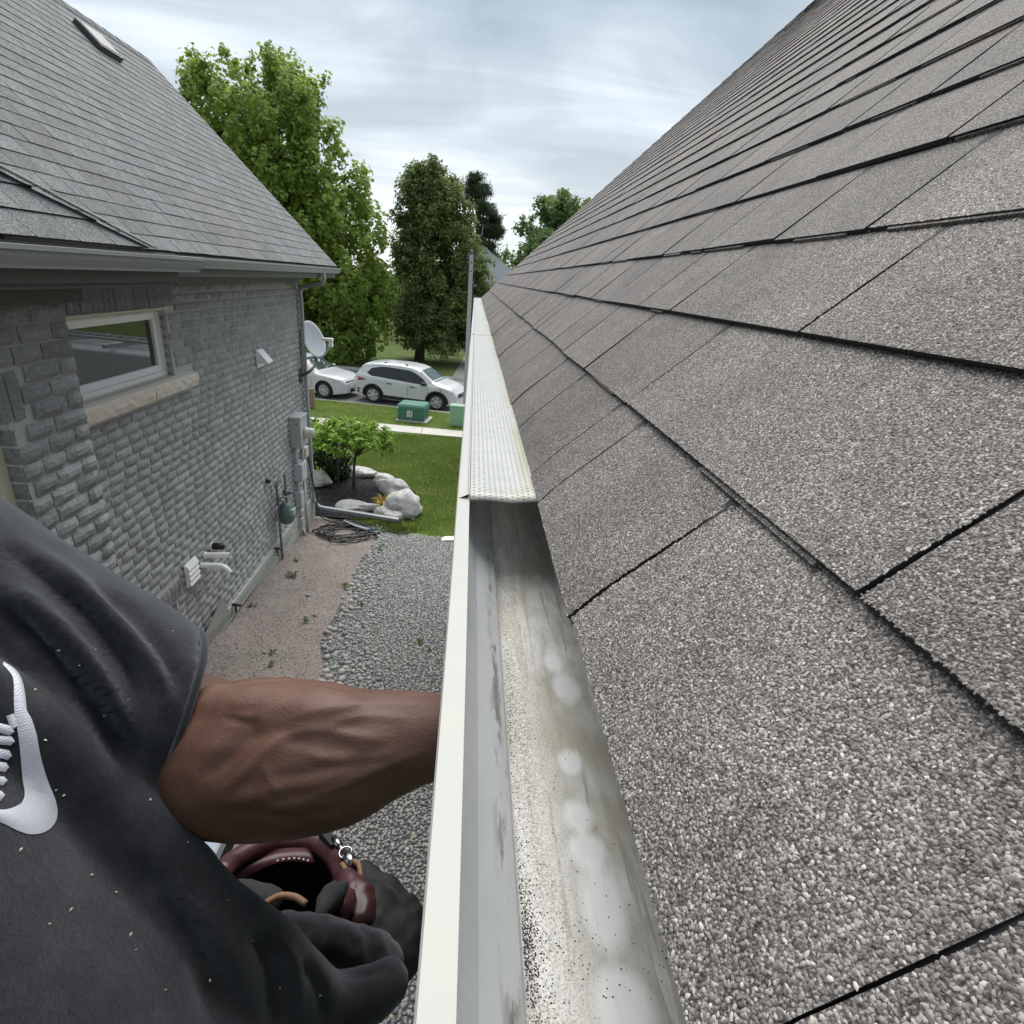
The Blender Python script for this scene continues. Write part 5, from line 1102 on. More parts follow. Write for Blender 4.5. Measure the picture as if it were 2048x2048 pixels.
for s in (-1,1):
    MB().add([(lo[0]+s*.06,lo[1]-.05,zt-.02),(lo[0]+s*.20,lo[1]-.05,zt-.16),(lo[0]+s*.06,lo[1]-.05,zt-.16),(lo[0]+s*.06,lo[1]+.05,zt-.02),(lo[0]+s*.20,lo[1]+.05,zt-.16),(lo[0]+s*.06,lo[1]+.05,zt-.16)],[(0,1,2),(3,5,4),(0,3,4,1),(1,4,5,2),(2,5,3,0)]).build('bracket',M_DKM,lp_)
    MB().tube([(lo[0]+s*.17,lo[1],zt-.15),(lo[0]+s*.13,lo[1],zt-.6),(lo[0]+s*.075,lo[1],zt-1.1)],.009,6).build('lead_wire',M_BLK,lp_)
for z in (zt-.25,zt-.50): MB().lathe([(.022,0),(.022,.012)],(lo[0],lo[1]-.064,z),(0,-1,0),10).build('bolt',M_BLK,lp_)
wp=atz(624,817,-4.60); o=MB().box((wp[0]-.10,wp[1]-.09,-4.7),(wp[0]+.10,wp[1]+.09,-3.90)).build('wooden_post',simple('weathered_timber',(.24,.185,.125),.85,.25,9,.5,60,.006),None,bevel=.008); tag(o,'short weathered wooden post on the verge beside the white hatchback','post')
# ================================================================== trees
def slices_tree(name,label,Y,sl,base_px,leafm,nclump,nper,lsize,shape,crad,base_z=-4.6,group=None,shape_up=1.1,tone_mid=.45,up_plume=0.0,trunk_r=.2,rand=.7,seed=3,trunk_to=.75,depth=.85,bough=1.2,bough_up=1.1,per=14):
    """sl: (py,pxL,pxR) silhouette rows of the crown at distance Y"""
    rows=[]
    for py,a,b in sl:
        A=aty(a,py,Y); B=aty(b,py,Y); rows.append((A[2]/2+B[2]/2,(A[0]+B[0])/2,(B[0]-A[0])/2))
    rows.sort(); zs=[r[0] for r in rows]
    bs_=atz(base_px[0],base_px[1],base_z) if base_px else np.array([rows[len(rows)//2][1],Y,base_z])
    base=np.array([rows[0][1] if base_px is None else aty(base_px[0],base_px[1],Y)[0],Y,base_z])
    root=empty(name,base,label,'tree',group)
    rg=random.Random(seed)
    def rc(z): return np.interp(z,zs,[r[1] for r in rows]),np.interp(z,zs,[r[2] for r in rows])
    wts=np.array([max(.05,np.interp(z,zs,[r[2] for r in rows]))**1.5 for z in np.linspace(zs[0],zs[-1],60)]); wts/=wts.sum()
    cen=[];rad=[];ow=[]
    zl=np.linspace(zs[0],zs[-1],60)
    nb_=max(10,nclump//per); bo=[]
    for i in range(nb_):      # boughs first: they give the crown its lobes and gaps
        z=zl[NR.choice(60,p=wts)]; cx_,r_=rc(z); a=rg.random()*6.28; q_=rg.random()**.38*.93; R_=bough*rg.uniform(.7,1.25)*(.45+.55*min(1,r_/2.5)); z=min(z,zs[-1]-.80*R_*bough_up); z=max(z,zs[0]+.5*R_*bough_up); cx_,r_=rc(z); re_=max(.1,r_-R_*.30)*q_; bo.append((cx_+re_*cos(a),Y+re_*sin(a)*depth,z,R_,a,q_))
    for i in range(nclump):
        bx,by,bz,R_,a,q_=bo[i%nb_]; d=np.array([rg.gauss(0,1) for _ in range(3)]); d/=np.linalg.norm(d); d*=rg.random()**.4; cen.append((bx+d[0]*R_*.75,by+d[1]*R_*.75,bz+d[2]*R_*bough_up)); rad.append(crad*rg.uniform(.55,1.3)); v=np.array([cos(a)*q_,sin(a)*q_,.2])*.6+d*.6; ow.append(v)
    for i in range(0):
        z=zl[NR.choice(60,p=wts)]+rg.uniform(-.15,.15); cx_,r_=rc(z); a=rg.random()*6.28; q_=rg.random()**.42
        # uneven outline: lobes
        lob=.80+.30*mnoise.noise((cos(a)*1.6+seed,sin(a)*1.6,z*.45))+.16*mnoise.noise((cos(a)*4,sin(a)*4+seed,z*1.3))
        rr=max(.05,r_*q_*lob*1.02); cen.append((cx_+rr*cos(a),Y+rr*sin(a)*depth,z)); rad.append(crad*rg.uniform(.6,1.35)*(.45+.55*min(1,r_/2))); v=np.array([cos(a)*q_,sin(a)*q_,.35]); ow.append(v)
    cen=np.array(cen); ow=np.array(ow); rad=np.array(rad)
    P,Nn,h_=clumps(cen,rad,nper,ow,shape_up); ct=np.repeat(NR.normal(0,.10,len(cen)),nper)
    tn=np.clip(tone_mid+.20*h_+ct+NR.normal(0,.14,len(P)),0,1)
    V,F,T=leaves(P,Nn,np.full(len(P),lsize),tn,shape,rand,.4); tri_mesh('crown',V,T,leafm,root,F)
    top=np.array([rc(lerp(zs[0],zs[-1],trunk_to))[0],Y,lerp(zs[0],zs[-1],trunk_to)])
    n=8; pts=[lerp(base,top,i/n)+np.array([.12*mnoise.noise((i*.7,seed,0)),0,0])*(i>0) for i in range(n+1)]; pts[0]=base-np.array([0,0,.1])
    MB().tube(pts,[trunk_r*(1.25 if i==0 else 1-.82*i/n) for i in range(n+1)],10).build('trunk',M_BARK,root,True)
    mb=MB(); pick=NR.choice(len(cen),min(46,len(cen)),replace=False)
    for i in pick:
        e_=cen[i]; s_=np.clip((e_[2]-base[2])/(top[2]-base[2])*.75-.12,.14,.95); st=lerp(base,top,s_); md=lerp(st,e_,.55)+np.array([0,0,.25*np.linalg.norm(e_-st)*.25]); mb.tube(spline([st,md,e_],3),[trunk_r*.30*(1-.9*k/6)+.008 for k in range(7)],5,cap=False)
    mb.build('branches',M_BARK,root,True)
    return root
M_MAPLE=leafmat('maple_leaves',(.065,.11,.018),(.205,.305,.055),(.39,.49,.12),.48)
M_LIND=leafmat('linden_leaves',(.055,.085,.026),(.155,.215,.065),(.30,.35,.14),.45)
M_PINE=leafmat('pine_needles',(.03,.05,.024),(.065,.098,.05),(.13,.17,.09),.25)
M_FARL=leafmat('pale_far_leaves',(.06,.10,.035),(.14,.215,.07),(.25,.34,.13),.4)
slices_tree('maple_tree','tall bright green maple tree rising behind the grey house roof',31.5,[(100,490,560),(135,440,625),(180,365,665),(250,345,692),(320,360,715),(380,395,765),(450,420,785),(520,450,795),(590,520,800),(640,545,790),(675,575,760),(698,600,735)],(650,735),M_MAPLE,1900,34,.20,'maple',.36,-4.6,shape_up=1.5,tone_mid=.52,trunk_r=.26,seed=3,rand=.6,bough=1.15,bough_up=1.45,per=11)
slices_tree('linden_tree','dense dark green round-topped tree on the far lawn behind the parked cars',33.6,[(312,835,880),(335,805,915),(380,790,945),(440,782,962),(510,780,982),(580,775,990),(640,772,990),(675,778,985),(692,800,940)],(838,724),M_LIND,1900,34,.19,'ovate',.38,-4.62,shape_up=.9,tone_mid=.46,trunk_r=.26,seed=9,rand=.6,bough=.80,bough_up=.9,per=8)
slices_tree('pine_tree','dark pine tree with ragged branches behind the round-topped tree',47,[(348,925,958),(375,920,975),(410,925,995),(440,935,1000),(465,950,1006),(500,940,1000),(560,930,1000)],None,M_PINE,420,60,.42,'needle',.42,-4.3,shape_up=.6,tone_mid=.46,trunk_r=.25,seed=5,rand=1.0,bough=1.15,bough_up=.35)
slices_tree('far_tree','loose pale green tree showing above the edge of the brown roof',52,[(385,1120,1165),(405,1085,1200),(440,1045,1240),(480,1020,1250),(520,1000,1240),(560,1000,1220)],None,M_FARL,620,30,.34,'ovate',.55,-4.2,shape_up=.9,bough=1.5,bough_up=.8,tone_mid=.55,trunk_r=.22,seed=6,rand=.8)
slices_tree('far_tree','low rounded green tree between the grey gable and the brown roof',58,[(498,1000,1040),(515,985,1080),(545,975,1090),(580,975,1090)],None,M_FARL,110,60,.34,'ovate',.9,-4.2,tone_mid=.40,trunk_r=.2,seed=8)
# hazier background trees that close the view across the street
bgp=[(62,[(520,380,470),(560,330,520),(620,320,530),(660,330,520)],'background tree seen through gaps of the maple crown',M_LIND,11),(60,[(545,560,650),(590,520,680),(640,510,690),(668,520,690)],'rounded background tree across the street behind the maple',M_LIND,12),(64,[(560,690,790),(600,670,810),(640,660,820),(662,670,815)],'low background tree closing the gap between maple and round-topped tree',M_FARL,13),(66,[(540,850,960),(590,830,985),(640,830,990),(662,840,985)],'background tree behind the trunk of the round-topped tree',M_LIND,14)]
for (Y,sl,lb,mt_,sd_) in bgp: slices_tree('background_tree',lb,Y,sl,None,mt_,220,36,.42,'ovate',.8,-4.2,group='trees across the street',tone_mid=.32,trunk_r=.22,seed=sd_)
hg=[]
for i in range(900): hg.append((RNG.uniform(-75,60),RNG.uniform(70,82),RNG.uniform(-4.2,.8)))
hg=np.array(hg); P,Nn,h_=clumps(hg,NR.uniform(.8,1.6,len(hg)),26,np.tile(np.array([0,-.6,.2]),(len(hg),1)),.9); V,F,T=leaves(P,Nn,np.full(len(P),.7),np.clip(.3+.2*h_+NR.normal(0,.12,len(P)),0,1),'ovate',.7)
o=tri_mesh('far_wood',V,T,M_LIND,None,F); tag(o,'far belt of dark green trees closing the view','wood',kind='stuff')
# shrubs and small plants on the far lawn
def bush(c,rx,rz,mat,label,name='bush',ls=.10,n=60,tm=.45):
    root=empty(name,c,label,'bush'); cen=np.array([(c[0]+RNG.gauss(0,rx*.5),c[1]+RNG.gauss(0,rx*.4),c[2]+rz*RNG.uniform(.15,.9)) for _ in range(n)])
    P,Nn,h_=clumps(cen,np.full(len(cen),rx*.32),26,np.tile(np.array([0,0,.4]),(len(cen),1)),.9); P[:,2]=np.maximum(P[:,2],c[2]+.01); V,F,T=leaves(P,Nn,np.full(len(P),ls),np.clip(tm+.2*h_+NR.normal(0,.15,len(P)),0,1),'ovate',.8); tri_mesh('foliage',V,T,mat,root,F)
    mb=MB()
    for i in range(4): mb.tube([(c[0]+.05*i-.1,c[1],c[2]-.03),(c[0]+(i-1.5)*rx*.25,c[1],c[2]+rz*.6)],[.02,.01],5)
    mb.build('stems',M_BARK,root)
M_LAV=leafmat('blue_grey_foliage',(.06,.075,.085),(.13,.155,.17),(.22,.25,.27),.1)
c=atz(690,718,-4.58); bush(c,.95,1.1,M_LAV,'hazy blue-grey bush on the far lawn below the maple',ls=.09)
c=atz(735,727,-4.58); bush(c,.38,.7,M_LF_YOUNG,'small bright bush at the foot of the sapling stake',ls=.10,n=24)
c=atz(662,722,-4.58); bush(c,.6,.8,M_MAPLE,'low green bush with orange blooms behind the satellite dish',ls=.12,n=34,tm=.35)
c=atz(905,708,-4.5); bush(c,.75,1.0,leafmat('white_blossom',(.35,.36,.33),(.55,.55,.52),(.8,.8,.78),.1),'white flowering bush near the driveway opposite',ls=.10,n=20)
c=atz(885,705,-4.5); bush(c,.9,.7,M_LIND,'dark low bush left of the white flowering one',ls=.13,n=30,tm=.3)
st=atz(735,722,-4.6); o=MB().tube([st-np.array([0,0,.1]),st+np.array([.02,0,1.25])],[.055,.045],8).build('sapling_stake',M_BARK,None); tag(o,'short dark stake on the far lawn beside the blue-grey bush','stake')
# the grey gable across the street
fh=empty('far_house',(1.5,48,-4.4),'distant grey-roofed house showing between the round tree and the brown roof','house')
A=aty(966,490,46); B=aty(1030,550,46); dz=(A[2]-B[2])/(B[0]-A[0]); M_FR=simple('distant_grey_roof',(.22,.235,.25),.85,.12,2,.4,20,.02)
x0=A[0]-5.5; x1=A[0]+5.5; ze=A[2]-dz*5.5
V=[(A[0],46,A[2]),(x1,41.5,ze),(x1,54,ze),(A[0],54,A[2]),(x0,41.5,ze),(x0,54,ze)]; V+=[(a,b,c_-.25) for a,b,c_ in V]
mesh('roof',V,[(0,1,2,3),(0,3,5,4),(6,9,8,7),(6,10,11,9),(0,6,7,1),(0,4,10,6),(1,7,8,2),(4,5,11,10),(0,4,1)],M_FR,fh)
MB().box((x0+.5,42.2,-4.5),(x1-.5,53.5,ze-.3)).build('wall',M_SIDING,fh)
for xx in (-5,-1.2,2.6):
    w_=ring(MB(),0,0,0,0,0,0,0) if False else MB().box((A[0]+xx,42.10,-3.4),(A[0]+xx+1.4,42.19,-2.0)).build('window',M_VIN,fh); MB().box((A[0]+xx+.1,42.07,-3.3),(A[0]+xx+1.3,42.099,-2.1)).build('pane',M_GLASS,w_)
# ================================================================== vehicles
m,t,bs=newmat('white_car_paint'); bs.inputs['Base Color'].default_value=(.58,.59,.60,1); bs.inputs['Roughness'].default_value=.28; bs.inputs['Coat Weight'].default_value=.6; bs.inputs['Coat Roughness'].default_value=.05; M_CAR=m
m,t,bs=newmat('car_glass'); bs.inputs['Base Color'].default_value=(.012,.014,.015,1); bs.inputs['Roughness'].default_value=.03; bs.inputs['IOR'].default_value=1.6; M_CGL=m
m,t,bs=newmat('windscreen_glass'); bs.inputs['Base Color'].default_value=(.05,.075,.07,1); bs.inputs['Roughness'].default_value=.04; bs.inputs['IOR'].default_value=1.6; M_WSC=m
M_CLAD=simple('black_cladding',(.022,.022,.024),.6,.1,8); M_TYRE=simple('tyre_rubber',(.018,.018,.019),.8,.15,20)
m,t,bs=newmat('alloy'); bs.inputs['Base Color'].default_value=(.55,.56,.57,1); bs.inputs['Metallic'].default_value=.7; bs.inputs['Roughness'].default_value=.35; M_ALLOY=m
m,t,bs=newmat('red_lens'); bs.inputs['Base Color'].default_value=(.35,.02,.02,1); bs.inputs['Roughness'].default_value=.15; M_RED=m
m,t,bs=newmat('clear_lens'); bs.inputs['Base Color'].default_value=(.50,.53,.55,1); bs.inputs['Roughness'].default_value=.12; M_LENS=m
m,t,bs=newmat('amber_lens'); bs.inputs['Base Color'].default_value=(.65,.28,.06,1); bs.inputs['Roughness'].default_value=.2; M_AMB=m
def vehicle(name,label,loc,heading,prm,group=None):
    """x forward, near side (right-hand, facing the camera) at -y"""
    root=empty(name,loc,label,prm.get('cat','car'),group); root.rotation_euler=(0,0,heading)
    L,zb=prm['L'],prm['zb']; TX=[p[0] for p in prm['top']]; TZ=[p[1] for p in prm['top']]; HX=[p[0] for p in prm['hw']]; HW=[p[1] for p in prm['hw']]
    def sm(x,X,Y):
        # smooth interpolation
        return float(np.mean([np.interp(x+d,X,Y) for d in np.linspace(-prm.get('sm',.10),prm.get('sm',.10),7)]))
    ztop=lambda x: sm(x,TX,TZ)
    hwf=lambda x: sm(x,HX,HW)
    belt=prm['belt']; tum=prm['tumble']
    BX=[p[0] for p in prm['bot']]; BZ=[p[1] for p in prm['bot']]
    zbot=lambda x: float(np.interp(x,BX,BZ))
    def S(x,z):
        h=hwf(x); y=h*(1-.055*max(0,(.52-z)/.32)**2)
        b=belt(x)
        if z>b: y=h*.985-tum*(z-b)-.03*smoothstep(b,b+.08,z)
        elif z>b-.10: y=h*(1-.015*(z-(b-.10))/.10)
        return y
    wheels=prm['wheels']; wr=prm['wr']; ar=wr+.055
    xs=np.linspace(-L/2,prm.get('x1',L/2),121); nz,ncap=26,9
    def secpt(x,k):
        zt=ztop(x); z0=zbot(x); rd=min(prm.get('rd',.11),(zt-z0)*.4); ze=zt-rd
        if k<=nz:
            z=lerp(z0,ze,k/nz); return S(x,z),z
        q_=(k-nz)/ncap*pi/2; ye=S(x,ze); return ye*max(0,cos(q_))**.42, ze+rd*sin(q_)**.85
    V=[];cols=nz+ncap+1
    for x in xs:
        for k in range(cols): y,z=secpt(x,k); V.append([x,-y,z])
        for k in range(cols): y,z=secpt(x,k); V.append([x,y,z])
    V=np.array(V); F=[]
    n2=2*cols
    incirc=lambda x,z: any((x-wx)**2+(z-wr)**2<ar*ar for wx in wheels)
    # snap grid vertices near the arch on to the circle
    for i in range(len(V)):
        x,y,z=V[i]; k=(i%cols)
        if k>nz: continue
        for wx in wheels:
            d=math.hypot(x-wx,z-wr)
            if abs(d-ar)<.028 and d>0: V[i][0]=wx+(x-wx)/d*ar; V[i][2]=wr+(z-wr)/d*ar
    for i in range(len(xs)-1):
        for side in (0,1):
            for k in range(cols-1):
                a=i*n2+side*cols+k; f=(a,a+n2,a+n2+1,a+1) if side==0 else (a,a+1,a+n2+1,a+n2)
                c_=V[list(f)].mean(0)
                if k<nz and any((c_[0]-wx)**2+(c_[2]-wr)**2<(ar-.004)**2 for wx in wheels): continue
                F.append(f)
        a=i*n2+cols-1; 
    for i in (0,len(xs)-1):       # end caps
        r=[i*n2+k for k in range(cols)]+[i*n2+cols+k for k in range(cols-1,-1,-1)]; F.append(tuple(r if i==0 else r[::-1]))
    for i in range(len(xs)-1): F.append((i*n2,i*n2+cols,(i+1)*n2+cols,(i+1)*n2))
    def add(name_,V_,F_,mat,par=None,smooth=False):
        me=bpy.data.meshes.new(name_); me.from_pydata([tuple(v) for v in V_],[],[tuple(f) for f in F_]); me.materials.append(mat); me.update()
        bm=bmesh.new(); bm.from_mesh(me); bmesh.ops.remove_doubles(bm,verts=bm.verts,dist=.0006); bmesh.ops.recalc_face_normals(bm,faces=bm.faces); bm.to_mesh(me); bm.free()
        if smooth: me.polygons.foreach_set('use_smooth',[True]*len(me.polygons))
        return link(name_,me,par or root)
    body=add('body',V,F,M_CAR,None,True)
    md=body.modifiers.new('edge','EDGE_SPLIT'); md.split_angle=radians(40)
    # floor/wheel-well liner
    add('underbody',*boxvf((-L/2+.45,-hwf(0)+.19,zb+.02),(prm.get('x1',L/2)-.42,hwf(0)-.19,.66)),M_CLAD)
    def patch(nm_,poly,mat,off=.005,side=-1,par=None):
        pts=[]
        for i in range(len(poly)):
            a,b=poly[i],poly[(i+1)%len(poly)]; m_=max(1,int(math.hypot(b[0]-a[0],b[1]-a[1])/.12))
            for k in range(m_): pts.append((lerp(a[0],b[0],k/m_),lerp(a[1],b[1],k/m_)))
        cx_=sum(p[0] for p in pts)/len(pts); cz_=sum(p[1] for p in pts)/len(pts)
        V_=[(x,side*(S(x,z)+off),z) for x,z in pts]+[(cx_,side*(S(cx_,cz_)+off),cz_)]; n=len(pts)
        return add(nm_,V_,[(i,(i+1)%n,n) for i in range(n)],mat,par)
    for side in (-1,1):
        for nm_,poly,mk in prm['patches']: patch(nm_,poly,{'g':M_CGL,'r':M_RED,'l':M_LENS,'k':M_CLAD,'a':M_AMB,'w':M_CAR}[mk],.005,side)
    # glass strips laid on the top surface
    def strip(nm_,x0,x1,k0,mat,off=.006,nx=10):
        V_=[];F_=[]; ks=[k0,nz+1,nz+2,nz+4,nz+6,nz+8,nz+ncap] if k0<=nz else list(range(k0,nz+ncap+1))
        full=[(k,-1) for k in ks]+[(k,1) for k in ks[-2::-1]]
        for i in range(nx+1):
            x=lerp(x0,x1,i/nx); e_=.004; sl_=(ztop(x+e_)-ztop(x-e_))/(2*e_); nn=np.array([-sl_,0,1.])/sqrt(1+sl_*sl_)
            for k,s in full: y,z=secpt(x,k); V_.append((x+nn[0]*off,s*(y+.002*(k<=nz)),z+nn[2]*off))
        m_=len(full)
        for i in range(nx):
            for j in range(m_-1): F_.append((i*m_+j,i*m_+j+1,(i+1)*m_+j+1,(i+1)*m_+j))
        return add(nm_,V_,F_,mat,None,True)
    for nm_,x0,x1,kk,mk in prm['strips']: strip(nm_,x0,x1,nz+kk,{'g':M_CGL,'w':M_WSC,'k':M_CLAD}[mk])
    # wheels
    for wx in wheels:
        for s in (-1,1):
            h=hwf(wx); yo=s*(h-.02); w_=empty('wheel',(0,0,0)); w_.parent=root; w_.location=(wx,yo,wr)
            def lw(nm_,prof,mat,smooth=True):
                mb=MB().lathe(prof,(0,0,0),(0,s,0),28); me=bpy.data.meshes.new(nm_); me.from_pydata(mb.V,[],mb.F); me.materials.append(mat); me.update(); 
                if smooth: me.polygons.foreach_set('use_smooth',[True]*len(me.polygons))
                o_=link(nm_,me,w_); md_=o_.modifiers.new('edge','EDGE_SPLIT'); md_.split_angle=radians(35); return o_
            lw('tyre',[(wr*.64,-.22),(wr*.9,-.22),(wr,-.19),(wr,-.03),(wr*.93,.005),(wr*.70,.012),(wr*.66,.0)],M_TYRE)
            lw('rim',[(wr*.665,-.02),(wr*.665,.004),(wr*.63,.004),(wr*.60,-.07),(wr*.15,-.08)],M_CLAD)
            mb=MB(); ns=prm.get('spokes',6)
            for i in range(ns):
                a=2*pi*i/ns+.3; ur=np.array([cos(a),0,sin(a)]); ut=np.array([-sin(a),0,cos(a)]); w0,w1=prm.get('spw',(.030,.052))
                q0,q1=ur*wr*.12,ur*wr*.63; yy=np.array([0,s,0])
                V_=[q0-ut*w0+yy*.008,q0+ut*w0+yy*.008,q1+ut*w1+yy*.004,q1-ut*w1+yy*.004]; V_+=[v-yy*.05 for v in V_]; mb.add(V_,[(0,1,2,3),(0,4,5,1),(1,5,6,2),(2,6,7,3),(3,7,4,0)])
            mb.lathe([(wr*.19,-.03),(wr*.19,.006),(wr*.10,.014)],(0,0,0),(0,s,0),16); mb.lathe([(wr*.665,.0),(wr*.665,.010),(wr*.61,.010),(wr*.61,.0)],(0,0,0),(0,s,0),28)
            me=bpy.data.meshes.new('spokes'); me.from_pydata([tuple(v) for v in mb.V],[],mb.F); me.materials.append(M_ALLOY); me.update(); link('spokes',me,w_)
            # arch trim
            if prm.get('clad',True):
                V_=[];F_=[]; n=18
                for i in range(n+1):
                    a=lerp(-.12,pi+.12,i/n)
                    for r in (ar-.004,ar+.062): x=wx+r*cos(a); z=max(zbot(wx)+.0,wr+r*sin(a)); V_.append((x,s*(S(x,z)+.006),z))
                    x=wx+(ar-.004)*cos(a); z=max(zbot(wx),wr+(ar-.004)*sin(a)); V_.append((x,s*(S(x,z)-.06),z))
                for i in range(n): F_+=[(3*i,3*i+1,3*i+4,3*i+3),(3*i+2,3*i,3*i+3,3*i+5)]
                add('arch_trim',V_,F_,M_CLAD)
            if not prm.get('clad',True):
                V_=[];F_=[]; n=18
                for i in range(n+1):
                    a=lerp(-.12,pi+.12,i/n); x=wx+(ar-.004)*cos(a); z=max(zbot(wx),wr+(ar-.004)*sin(a)); V_+= [(x,s*(S(x,z)+.001),z),(x,s*(S(x,z)-.07),z)]
                for i in range(n): F_.append((2*i,2*i+1,2*i+3,2*i+2))
                add('arch_lip',V_,F_,M_CLAD)
    for s in (-1,1):                # mirrors, handles
        mx_,mz_=prm['mirror']; y=S(mx_,mz_)
        V_,F_=boxvf((mx_-.09,s*y+(.03*s if s>0 else -.21),mz_-.055),(mx_+.09,s*y+(.21 if s>0 else -.03),mz_+.075)); o_=add('mirror',V_,F_,M_CAR if prm.get('wm') else M_CLAD); bv=o_.modifiers.new('b','BEVEL'); bv.width=.035; bv.segments=3
        for hx,hz in prm['handles']: V_,F_=boxvf((hx-.10,s*(S(hx,hz)+.012)-.016,hz-.016),(hx+.10,s*(S(hx,hz)+.012)+.016,hz+.020)); add('door_handle',V_,F_,M_CLAD if not prm.get('wh') else M_CAR)
    return root,S,add,ztop,hwf
def boxvf(lo,hi):
    (x0,y0,z0),(x1,y1,z1)=lo,hi
    return [(x,y,z) for z in (z0,z1) for y in (y0,y1) for x in (x0,x1)],[(0,2,3,1),(4,5,7,6),(0,1,5,4),(2,6,7,3),(0,4,6,2),(1,3,7,5)]
# compact SUV
HATFIX=0
SUV=dict(L=4.52,zb=.22,sm=.11,top=[(-2.26,.78),(-2.22,1.06),(-2.12,1.16),(-1.92,1.50),(-1.80,1.62),(-1.2,1.685),(-.3,1.70),(.25,1.655),(.55,1.56),(1.12,1.17),(1.22,1.13),(1.75,1.02),(2.05,.92),(2.2,.78),(2.26,.62)],
 hw=[(-2.27,.66),(-2.2,.80),(-1.95,.90),(-1.4,.925),(0,.925),(1.2,.92),(1.75,.88),(2.05,.79),(2.2,.66),(2.27,.52)],bot=[(-2.26,.44),(-1.9,.30),(-1.5,.24),(1.5,.22),(2.0,.26),(2.26,.34)],
 belt=lambda x: lerp(1.13,.97,(x+1.9)/3.0),tumble=.42,rd=.12,wheels=(-1.34,1.35),wr=.355,spokes=6,spw=(.022,.046),
 patches=[('window',[(.20,1.045),(.98,1.005),(.72,1.25),(.40,1.42),(.16,1.49)],'g'),('window',[(-.70,1.10),(.13,1.05),(.09,1.50),(-.66,1.535)],'g'),('window',[(-1.62,1.24),(-1.42,1.145),(-.76,1.105),(-.72,1.535),(-1.05,1.53),(-1.45,1.44)],'g'),
  ('pillar',[(.13,1.05),(.20,1.045),(.16,1.49),(.09,1.50)],'k'),('pillar',[(-.76,1.105),(-.70,1.10),(-.66,1.535),(-.72,1.535)],'k'),('tail_light',[(-2.20,1.02),(-2.03,1.05),(-1.62,.99),(-1.75,.93),(-2.05,.88),(-2.20,.90)],'r'),('headlight',[(1.52,.86),(1.75,.92),(2.10,.82),(2.18,.74),(2.0,.72),(1.72,.79)],'l'),('indicator',[(1.44,.895),(1.53,.93),(1.66,.84),(1.60,.80)],'a'),
  ('fog_lamp_pocket',[(1.80,.34),(2.00,.40),(2.03,.54),(1.96,.50)],'k'),('fog_lamp',[(1.86,.385),(1.98,.43),(1.99,.48),(1.93,.45)],'a'),('sill_cladding',[(-.93,.25),(.93,.25),(.93,.39),(-.93,.41)],'k'),('rear_bumper_cladding',[(-2.22,.46),(-1.78,.34),(-1.74,.52),(-1.92,.56),(-2.23,.68)],'k'),('door_gap',[(.135,.50),(.150,.50),(.150,1.03),(.135,1.03)],'k'),('door_gap',[(1.00,.55),(1.012,.55),(.985,.98),(.973,.98)],'k'),('door_gap',[(-.90,.85),(-.888,.85),(-.73,1.09),(-.742,1.09)],'k')],
 strips=[('windscreen',.57,1.10,2,'w'),('rear_window',-2.10,-1.90,2,'g')],mirror=(.83,1.05),handles=[(-.62,.90),(.35,.87)])
def _sq(x): return x if x<1.35 else 1.35+(x-1.35)*.80
for _k in ('top','hw','bot'): SUV[_k]=[(_sq(a),b) for a,b in SUV[_k]]
SUV['patches']=[(n_,[(_sq(a),b) for a,b in pl],mk) for n_,pl,mk in SUV['patches'] if n_!='fog_lamp_pocket']; SUV['x1']=_sq(2.26)
wb0=atz(745,806,-4.69); wb1=atz(873,823,-4.69); hdg=math.atan2(wb1[1]-wb0[1]+.03,wb1[0]-wb0[0]); mid=(wb0+wb1)/2; nv_=np.array([-sin(hdg),cos(hdg),0])
suv,S1,add1,zt1,hw1=vehicle('parked_car','white compact sport utility car parked behind the green transformer',mid+nv_*.91+np.array([-.02,0,0]),hdg,SUV,'cars parked along the kerb')
suv.scale=(.955,.955,.90)
V_,F_=boxvf((-2.24,-.24,.80),(-2.20,.24,.95)); add1('number_plate',V_,F_,M_VIN)
for s in (-1,1): add1('roof_rail_stub',*boxvf((-1.0,s*.52-.02,1.665),(-.9,s*.52+.02,1.70)),M_CLAD); add1('roof_rail_stub',*boxvf((-.1,s*.52-.02,1.675),(.0,s*.52+.02,1.71)),M_CLAD)
add1('front_grille',*boxvf((_sq(2.26)-.03,-.40,.52),(_sq(2.26)+.012,.40,.70)),M_CLAD); add1('brand_badge',*boxvf((_sq(2.26)+.013,-.07,.62),(_sq(2.26)+.02,.07,.68)),M_LENS)
add1('wiper_cowl',*boxvf((1.10,-.60,1.145),(1.20,.60,1.165)),M_CLAD)
